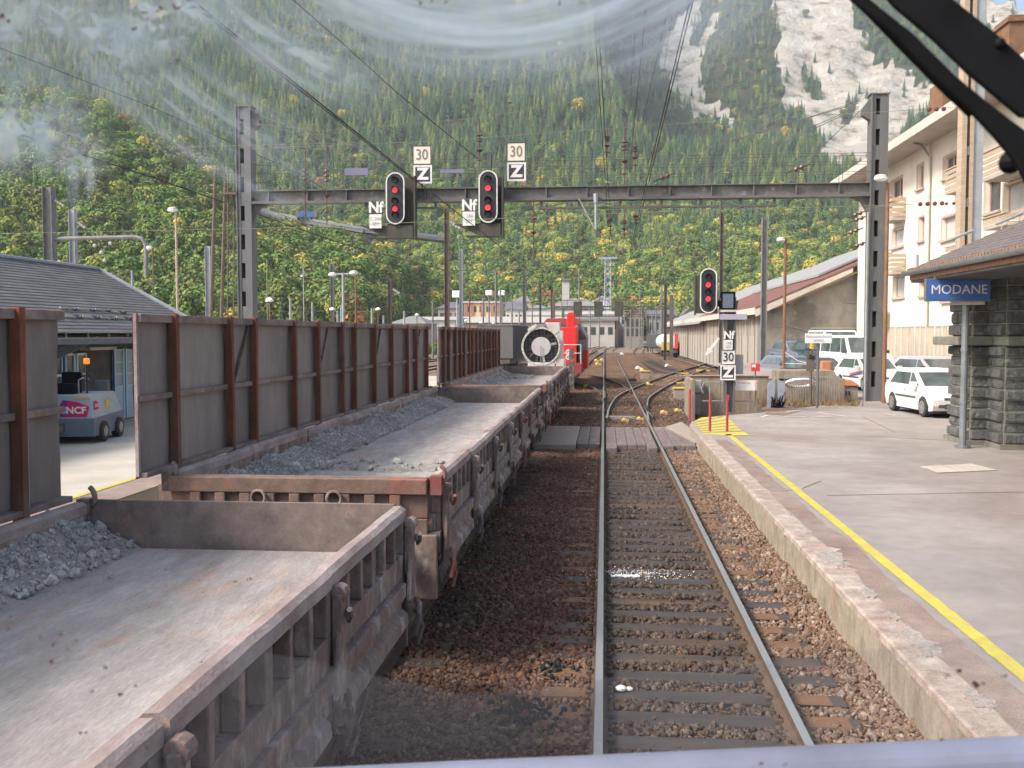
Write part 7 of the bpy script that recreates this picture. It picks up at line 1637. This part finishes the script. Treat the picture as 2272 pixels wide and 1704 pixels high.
def broad(seed, n=230, w=.34, zc=.58, hz=.40, ls=.030):
    r = random.Random(seed); b = MB(); lob = [(Vector((r.uniform(-.5,.5)*w, r.uniform(-.5,.5)*w, zc+r.uniform(-.55,.6)*hz)), r.uniform(.40,.66)*w) for _ in range(8)]
    for k in range(n):
        c, R_ = r.choice(lob); d = Vector((r.gauss(0,1), r.gauss(0,1), r.gauss(0,1)+.25)).normalized(); p = c + d*R_*r.uniform(.7,1.08)
        nn = (d + Vector((r.uniform(-.6,.6), r.uniform(-.6,.6), r.uniform(-.4,.6)))).normalized(); x = nn.orthogonal().normalized(); x = Matrix.Rotation(r.uniform(0,6), 3, nn) @ x; y = nn.cross(x); s = ls*r.uniform(.6,1.3)
        b.add([p-x*s-y*s*.5, p+x*s*.4-y*s, p+x*s+y*s*.5, p-x*s*.3+y*s], [(0,1,2,3)])
    return b
def trunk(kind):
    b = MB(); b.cyl((0,0,-.08),(0,0,.5 if kind == 'b' else .9), .018, 6, .006)
    if kind == 'b':
        for a in (0,2.1,4.2): b.cyl((0,0,.28),(.14*math.cos(a),.14*math.sin(a),.6), .008, 5, .003)
    return b
def join(*mbs):
    b = MB()
    for q in mbs: b.add(q.v, q.f)
    return b
KIN = [('fir',0),('larch',0),('green',1),('lime',1),('yellow',1),('orange',1),('olive',1)]
CR, CI = {}, {}; ci = 0
for kn, br in KIN:
    for v in range(3 if kn in ('fir','green','larch') else 2):
        mb_ = broad(sum(map(ord,kn)) % 7 + v*13 + len(kn), 850) if br else conifer(v*17+3+len(kn), .16 if kn == 'fir' else .19)
        nm = 'tree_%02d_%s' % (ci, kn); lib(nm, 'trees', mb_, TM[kn]); CR.setdefault(kn, []).append(ci); CI[ci] = LIB['trees'].objects[nm].data; ci += 1
pts, rots, scl, idx, kinds = [], [], [], [], []
def tz(a, Y):
    i = (a-A0)/(A1-A0)*(nA-1); j = np.searchsorted(Ys, Y)-1; i0 = int(i); fi = i-i0; fj = (Y-Ys[j])/(Ys[j+1]-Ys[j])
    return (TZ[j,i0]*(1-fi)+TZ[j,i0+1]*fi)*(1-fj)+(TZ[j+1,i0]*(1-fi)+TZ[j+1,i0+1]*fi)*fj, TL[j,i0]
T2 = random.Random(11)
def place(a, Y, dens):
    z, lay = tz(a, Y)
    if lay < 0: return
    e = (z-EYE)/Y; r = T2.random()
    px = 1341+2200*a; py = 740-2200*e
    if rocky(a, e, lay) > .5 and T2.random() > .018: return
    n = noise.noise(Vector((a*14, Y/120, 2))); n2 = noise.noise(Vector((a*45, Y/40, 6)))
    low = max(0, min(1, (py-330)/230))                 # broadleaf belt below, conifers above
    if lay == 0: low = .86 if n > -.35 else .6
    if lay == 2: low = .12
    if lay == 1 and px > 1250: low = max(0, min(1, (py-470)/150))
    if T2.random() < low*.9+.12*n:
        if lay == 0:
            k = 'green' if r < .62+.2*n2 else ('olive' if r < .90 else ('lime' if r < .975 else ('yellow' if r < .995 else 'orange')))
        else: k = 'green' if r < .52+.3*n2 else ('lime' if r < .72 else ('yellow' if r < .79-.1*n else ('olive' if r < .975 else 'orange')))
        h = T2.uniform(8.5,14) if lay == 0 else T2.uniform(11,17)
    else:
        k = 'larch' if r < .26+.5*n2 + .25*max(0,n) else 'fir'
        if r > .9985: k = 'yellow'
        h = T2.uniform(9,14) if lay == 0 else T2.uniform(14,23); 
    wv = T2.uniform(.9,1.2)*(1.15 if k in ('fir','larch') else .98)
    pts.append((a*Y, Y, z-.4)); rots.append((T2.uniform(-.05,.05), T2.uniform(-.05,.05), T2.uniform(0,6.28))); scl.append((h*wv, h*wv, h)); idx.append(T2.choice(CR[k])); kinds.append(k)
def zone(a0, a1, y0, y1, sp):
    n = int((a1-a0)*(y1*y1-y0*y0)/2/(sp*sp))
    for _ in range(n):
        Y = math.sqrt(T2.uniform(y0*y0, y1*y1)); place(T2.uniform(a0, a1), Y, 1)
aL, aR = ae(-330, 500)[0], ae(2600, 500)[0]; aM = ae(1330, 500)[0]
zone(aL, ae(1200,600)[0], 240, 460, 4.1); zone(ae(380,500)[0], aR, 440, 700, 5.6); zone(aL, aM, 700, 1330, 7.0); zone(aM, aR, 700, 1150, 6.6); zone(aM, aR, 1150, 2150, 9.0)
for (px, py, Y, k, h) in ((652,127,1010,'yellow',17),(655,122,1000,'yellow',16),(336,590,262,'lime',11),(330,600,258,'lime',9),(915,575,520,'orange',13),(1108,563,560,'orange',15),(1120,570,555,'orange',14),(912,632,430,'orange',11),(1250,540,700,'yellow',18),(1262,535,705,'yellow',17),(1235,548,700,'yellow',16),(1520,612,500,'yellow',12),(760,160,960,'yellow',14)):
    a = ae(px, py)[0]; z, _ = tz(a, Y); pts.append((a*Y, Y, z-.4)); rots.append((0,0,T2.uniform(0,6))); scl.append((h*1.1,h*1.1,h)); idx.append(T2.choice(CR[k])); kinds.append(k)
# which of them can be seen, and how large
pts = np.array(pts); rots = np.array(rots); scl = np.array(scl); idx = np.array(idx); kinds = np.array(kinds)
A_ = pts[:,0]/pts[:,1]; E_ = (pts[:,2]+scl[:,2]*.9-EYE)/pts[:,1]
hz = np.full(nA, -.02); order = np.argsort(pts[:,1]); vis = np.zeros(len(pts), bool); bins = ((A_-A0)/(A1-A0)*(nA-1)).astype(int).clip(0, nA-1)
for q in order:
    if E_[q] > hz[bins[q]]-.001: vis[q] = True
    hz[bins[q]] = max(hz[bins[q]], E_[q]-.010)
inf = (A_ > ae(-20,500)[0]) & (A_ < ae(2290,500)[0]) & (E_ < .34)
size = np.where(vis & inf, scl[:,2]/pts[:,1], 0); near = np.argsort(-size)[:290]; mask = np.zeros(len(pts), bool); mask[near] = True
keep = ~mask
scatter('forest', 'trees', pts[keep], rots[keep], scl[keep], idx[keep], label='mixed autumn forest of dark firs and yellowing broadleaf trees covering the mountainside', category='forest')
tr_c, tr_b = None, None
def mesh_of(name, mb, m):
    me = bpy.data.meshes.new(name); me.from_pydata(mb.v, [], mb.f); me.materials.append(m); return me
tr_c, tr_b = mesh_of('trunk', trunk('c'), bark), mesh_of('trunk', trunk('b'), bark)
words = {'fir':('fir_tree','dark green fir'),'larch':('larch_tree','light green larch'),'green':('broadleaf_tree','green broadleaf tree'),'lime':('broadleaf_tree','yellow green broadleaf tree'),'yellow':('broadleaf_tree','golden yellow autumn tree'),'orange':('broadleaf_tree','orange red autumn tree'),'olive':('broadleaf_tree','olive brown broadleaf tree')}
for q in near:
    k = kinds[q]; nm, w = words[k]; px = 1341+2200*A_[q]; py = 740-2200*(pts[q][2]-EYE)/pts[q][1]
    zl = ((150,'behind the bent arm mast'),(300,'above the slate roof'),(370,'around the round-headed lamp pole'),(430,'behind the thin yellowish lamp pole'),(500,'behind the leaning wooden poles'),(590,'behind the left gantry post'),(700,'above the first slim masts of the yard'),(800,'behind the twin saucer lamp'),(900,'below the left signal cage'),(1010,'around the rusty grey mast'),(1120,'below the right signal cage'),(1220,'above the blower'),(1300,'above the red locomotive'),(1400,'around the lattice pylon'),(1500,'above the dark slate roofs'),(9999,'above the goods shed'))
    zone_ = next(w_ for x_, w_ in zl if px < x_)+(', high up' if py < 560 else ', at the foot')
    r = bpy.data.objects.new(nm, None); COL.objects.link(r); r.location = pts[q]; r.rotation_euler = rots[q]; r.scale = scl[q]
    hh = scl[q][2]; szw = 'small ' if hh < (10.5 if k not in ('fir','larch') else 12) else ('tall ' if hh > (13.5 if k not in ('fir','larch') else 16) else '')
    r['label'] = szw+w+' '+zone_; r['category'] = 'tree'; r['group'] = w+'s '+zone_
    c = bpy.data.objects.new('crown', CI[int(idx[q])]); COL.objects.link(c); c.parent = r
    c = bpy.data.objects.new('trunk', tr_c if k in ('fir','larch') else tr_b); COL.objects.link(c); c.parent = r
# scrub and weeds by the line
a = np.stack([nr.uniform(-40,-6,900), nr.uniform(70,200,900), np.full(900,-.3)],1); a = a[(a[:,0] < -22) | (a[:,1] > 150)]
scatter('trackside_scrub', 'trees', a, np.stack([nr.uniform(0,.1,len(a)),nr.uniform(0,.1,len(a)),nr.uniform(0,6,len(a))],1), np.repeat(nr.uniform(.8,2.6,(len(a),1)),3,1), nr.choice(CR['green']+CR['olive'], len(a)), label='low green scrub along the far side of the yard', category='scrub')
a = np.array([(at(px,0,Y=1).x*Y, Y, 0) for px, Y in zip(nr.uniform(1352,1420,60), nr.uniform(175,215,60))]); 
b = MB()
for k in range(420):
    x, y = rnd.uniform(5.6,9.3), rnd.uniform(36.2,37.8); h = rnd.uniform(.1,.35); dx = rnd.uniform(-.12,.12)
    b.add([(x-.02,y,.29),(x+.02,y,.29),(x+dx,y+rnd.uniform(-.1,.1),.3+h)],[(0,1,2)])
o = b.build('dry_weeds', K['weeds']); o['kind'] = 'stuff'; o['label'] = 'dry orange weeds growing before the bar fence'
b = MB(); vs = [at(px,py,Z=.312) for px, py in ((1690,905),(1722,898),(1760,902),(1775,912),(1740,921),(1700,918))]; b.add(vs,[tuple(range(6))]); structure(b.build('rusty_soil_patch', K['dirt']))

# ------------------------------------------------------------ the cab: wiper, ledge and dirty windscreen
def wpt(zx, zy, Y): return at(1400+.3942*zx, .3942*zy, Y=Y)
t = thing('windscreen_wiper', 'black double-armed wiper crossing the top right corner of the cab window', 'wiper', tuple(wpt(2212,700,.7)))
def band(name, pairs, Y, th, m='black_matt'):
    b = MB(); n = len(pairs); vs = [wpt(*p[0], Y) for p in pairs]+[wpt(*p[1], Y) for p in pairs]; vs += [v+Vector((0,th,0)) for v in vs]
    fs = []
    for i in range(n-1):
        fs += [(i,i+1,n+i+1,n+i),(2*n+i,3*n+i,3*n+i+1,2*n+i+1),(i,2*n+i,2*n+i+1,i+1),(n+i,n+i+1,3*n+i+1,3*n+i)]
    fs += [(0,n,3*n,2*n),(n-1,3*n-1,4*n-1,2*n-1)]
    b.add(vs, fs); return b.build(name, K[m], t, bevel=.002)
band('main_arm', [((1290,-200),(1640,-200)),((1480,30),(1830,0)),((1700,215),(2080,200)),((1890,400),(2290,390)),((2200,660),(2700,640))], .72, .006)
band('blade', [((1050,-200),(1180,-200)),((1250,0),(1360,0)),((1500,220),(1600,190)),((1740,470),(1830,420)),((1930,640),(2020,575)),((2060,780),(2170,690)),((2160,900),(2330,800)),((2300,1160),(2560,940))], .66, .006)
band('rubber_strip', [((1225,-30),(1255,-30)),((1480,235),(1500,220)),((1720,480),(1742,470)),((1905,655),(1935,640))], .668, .004)
b = MB()
for zx, zy, r in ((2075,245,.004),(2135,915,.008)): b.ball(wpt(zx,zy,.72), r, 10, 6)
b.build('joint', K['black_matt'], t)
b = MB(); b.tube([at(-800,1825,Y=.80),at(200,1782,Y=.80),at(1000,1745,Y=.80),at(1636,1719,Y=.80),at(2272,1692,Y=.80),at(3200,1652,Y=.80)], .020, 20)
o = b.build('cab_ledge', K['ledgeblue']); o['label'] = 'blue grey rounded metal ledge under the cab window along the bottom edge'; o['category'] = 'ledge'; 
def film_mat(name, col, amount, scale, stretch, thr=(.45,.75), centre=None):
    m = bpy.data.materials.new(name); m.use_nodes = True; t = m.node_tree; N, L = t.nodes, t.links; N.remove(N['Principled BSDF']); out = N['Material Output']
    def M_(op, a, b=None):
        q = N.new('ShaderNodeMath'); q.operation = op
        for i_, v_ in enumerate((a, b)):
            if v_ is None: continue
            if isinstance(v_, (int, float)): q.inputs[i_].default_value = v_
            else: L.new(v_, q.inputs[i_])
        return q.outputs[0]
    g = N.new('ShaderNodeNewGeometry'); vec = g.outputs['Position']
    if centre is not None:                                 # swept arcs about the wiper pivot, in the plane of the glass
        sp = N.new('ShaderNodeSeparateXYZ'); L.new(vec, sp.inputs[0]); dx = M_('SUBTRACT', sp.outputs[0], centre.x); dz = M_('SUBTRACT', sp.outputs[2], centre.z)
        ln = M_('SQRT', M_('ADD', M_('MULTIPLY', dx, dx), M_('MULTIPLY', dz, dz))); an = M_('ARCTAN2', dx, M_('MULTIPLY', dz, -1.0))
        cb = N.new('ShaderNodeCombineXYZ'); L.new(M_('MULTIPLY', ln, stretch[0]), cb.inputs[0]); L.new(M_('MULTIPLY', an, stretch[1]), cb.inputs[1]); vec = cb.outputs[0]
    n = N.new('ShaderNodeTexNoise'); n.inputs['Scale'].default_value = scale; n.inputs['Detail'].default_value = 6; n.inputs['Roughness'].default_value = .6; L.new(vec, n.inputs['Vector'])
    mr = N.new('ShaderNodeMapRange'); mr.inputs[1].default_value = thr[0]; mr.inputs[2].default_value = thr[1]; mr.inputs[3].default_value = 0; mr.inputs[4].default_value = amount; mr.interpolation_type = 'SMOOTHSTEP'; L.new(n.outputs[0], mr.inputs[0])
    ed = N.new('ShaderNodeAttribute'); ed.attribute_name = 'edge'; mu = M_('MULTIPLY', mr.outputs[0], ed.outputs['Fac'])
    tr = N.new('ShaderNodeBsdfTransparent'); df = N.new('ShaderNodeBsdfTranslucent'); df.inputs[0].default_value = (*col,1); d2 = N.new('ShaderNodeBsdfDiffuse'); d2.inputs[0].default_value = (*col,1)
    ms = N.new('ShaderNodeMixShader'); ms.inputs[0].default_value = .5; L.new(df.outputs[0], ms.inputs[1]); L.new(d2.outputs[0], ms.inputs[2])
    mx = N.new('ShaderNodeMixShader'); L.new(mu, mx.inputs[0]); L.new(tr.outputs[0], mx.inputs[1]); L.new(ms.outputs[0], mx.inputs[2]); L.new(mx.outputs[0], out.inputs[0]); return m
ws = thing('windscreen', 'dirty cab windscreen with pale wiper smears and brown insect specks', 'windscreen', (0,.56,EYE))
def film(name, pts, m, soft=.35, Y=.56):
    """patch of dried dirt lying on the glass; its rim fades out"""
    P_ = [at(x, y, Y=Y) for x, y in pts]; c = sum(P_, Vector())/len(P_); rings = [0,1-soft,1-soft*.75,1-soft*.5,1-soft*.25,1]; w = [1,1,.84,.5,.16,0]; b = MB(); n = len(P_); vs, ww = [c], [1]
    for q, e in zip(rings[1:], w[1:]):
        vs += [c+(p-c)*q for p in P_]; ww += [e]*n
    fs = [(0,1+i,1+(i+1)%n) for i in range(n)] + [(1+k*n+i,1+(k+1)*n+i,1+(k+1)*n+(i+1)%n,1+k*n+(i+1)%n) for k in range(4) for i in range(n)]
    b.add(vs, fs); o = b.build(name, m, ws); a = o.data.attributes.new('edge', 'FLOAT', 'POINT'); a.data.foreach_set('value', ww); return o
PV = at(1080, -660, Y=.56)
F1 = film_mat('pale blue swept arcs', (.74,.86,.98), .85, 1, (75,.9), (.16,.74), PV)
F4 = film_mat('faint swept arcs', (.74,.86,.94), .62, 1, (95,1.3), (.36,.76), PV)
F2 = film_mat('splashed smear', (.72,.83,.92), .66, 15, (1,1,1), (.33,.68))
F3 = film_mat('grey dust film', (.26,.26,.28), .15, 10, (1,1,1), (.10,.7))
def ell(cx, cy, rx, ry, rot, m, soft=.75):
    film('smear', [(cx+rx*math.cos(q)*math.cos(R(rot))-ry*math.sin(q)*math.sin(R(rot)), cy+rx*math.cos(q)*math.sin(R(rot))+ry*math.sin(q)*math.cos(R(rot))) for q in np.linspace(0, 2*math.pi, 41)[:-1]], m, soft)
ell(1160, -40, 700, 275, 0, F1, .62)
ell(80, 60, 330, 230, 20, F2); ell(400, 20, 230, 120, -25, F2, .7); ell(30, 260, 190, 170, 0, F2); ell(150, 320, 130, 110, 30, F2)
ell(430, 250, 420, 150, 36, F4, .7); ell(620, 90, 330, 110, 28, F4, .8); ell(160, 420, 22, 90, 0, F2, .6); ell(200, 390, 14, 70, 0, F2, .6)
film('dust_film', [(-60,1310),(90,1370),(200,1430),(330,1500),(480,1540),(640,1610),(820,1650),(1100,1668),(1450,1640),(1640,1560),(1740,1470),(1900,1500),(2000,1480),(2300,1400),(2300,1760),(-60,1760)], F3, .05)
b = MB(); rs = random.Random(4)
specks = [(10,40,9),(40,70,4),(20,130,4),(320,25,5),(350,20,7),(300,60,5),(390,15,6),(930,4,4),(960,3,4),(990,2,3),(1240,4,5),(1290,3,4),(2134,1490,8),(2172,1518,9),(2104,1500,4),(2228,1500,4),(185,1628,6),(205,1535,4),(267,1538,5),(300,1520,4),(110,1470,5),(115,1430,4),(235,1480,4),(90,1415,3),(170,1420,3),(135,1408,4),(20,1368,3),(18,1395,3),(150,1440,3),(310,1630,3),(325,1660,4),(60,320,4),(210,300,4),(214,290,3),(1690,1695,4),(1740,1697,4),(2090,1640,4),(430,1530,3)]
for (x, y, r) in specks:
    for k in range(3):
        c = at(x+rs.uniform(-r,r)*1.2, y+rs.uniform(-r,r), Y=.555); q = r*.56/2200*rs.uniform(.35,.8); n = 8
        b.prism([(c.x+q*rs.uniform(.6,1.3)*math.cos(2*math.pi*i/n), c.y, c.z+q*rs.uniform(.5,1)*math.sin(2*math.pi*i/n)) for i in range(n)], (0,.0006,0))
o = b.build('insect_specks', mat('dried insect brown', (.09,.035,.025)), ws); o['kind'] = 'stuff'

# ------------------------------------------------------------ air
b = MB(); b.box(-2600,2600,-70,2900,-8,1900)
hz_ = b.build('haze', mat('air', (1,1,1))); m = hz_.data.materials[0]; N, L = m.node_tree.nodes, m.node_tree.links; N.remove(N['Principled BSDF'])
v = N.new('ShaderNodeVolumePrincipled'); v.inputs['Color'].default_value = (.82,.93,1.0,1); v.inputs['Density'].default_value = .00013; v.inputs['Anisotropy'].default_value = 0
L.new(v.outputs[0], N['Material Output'].inputs['Volume']); hz_['kind'] = 'stuff'; hz_['label'] = 'thin bluish mountain air fading the far slopes'
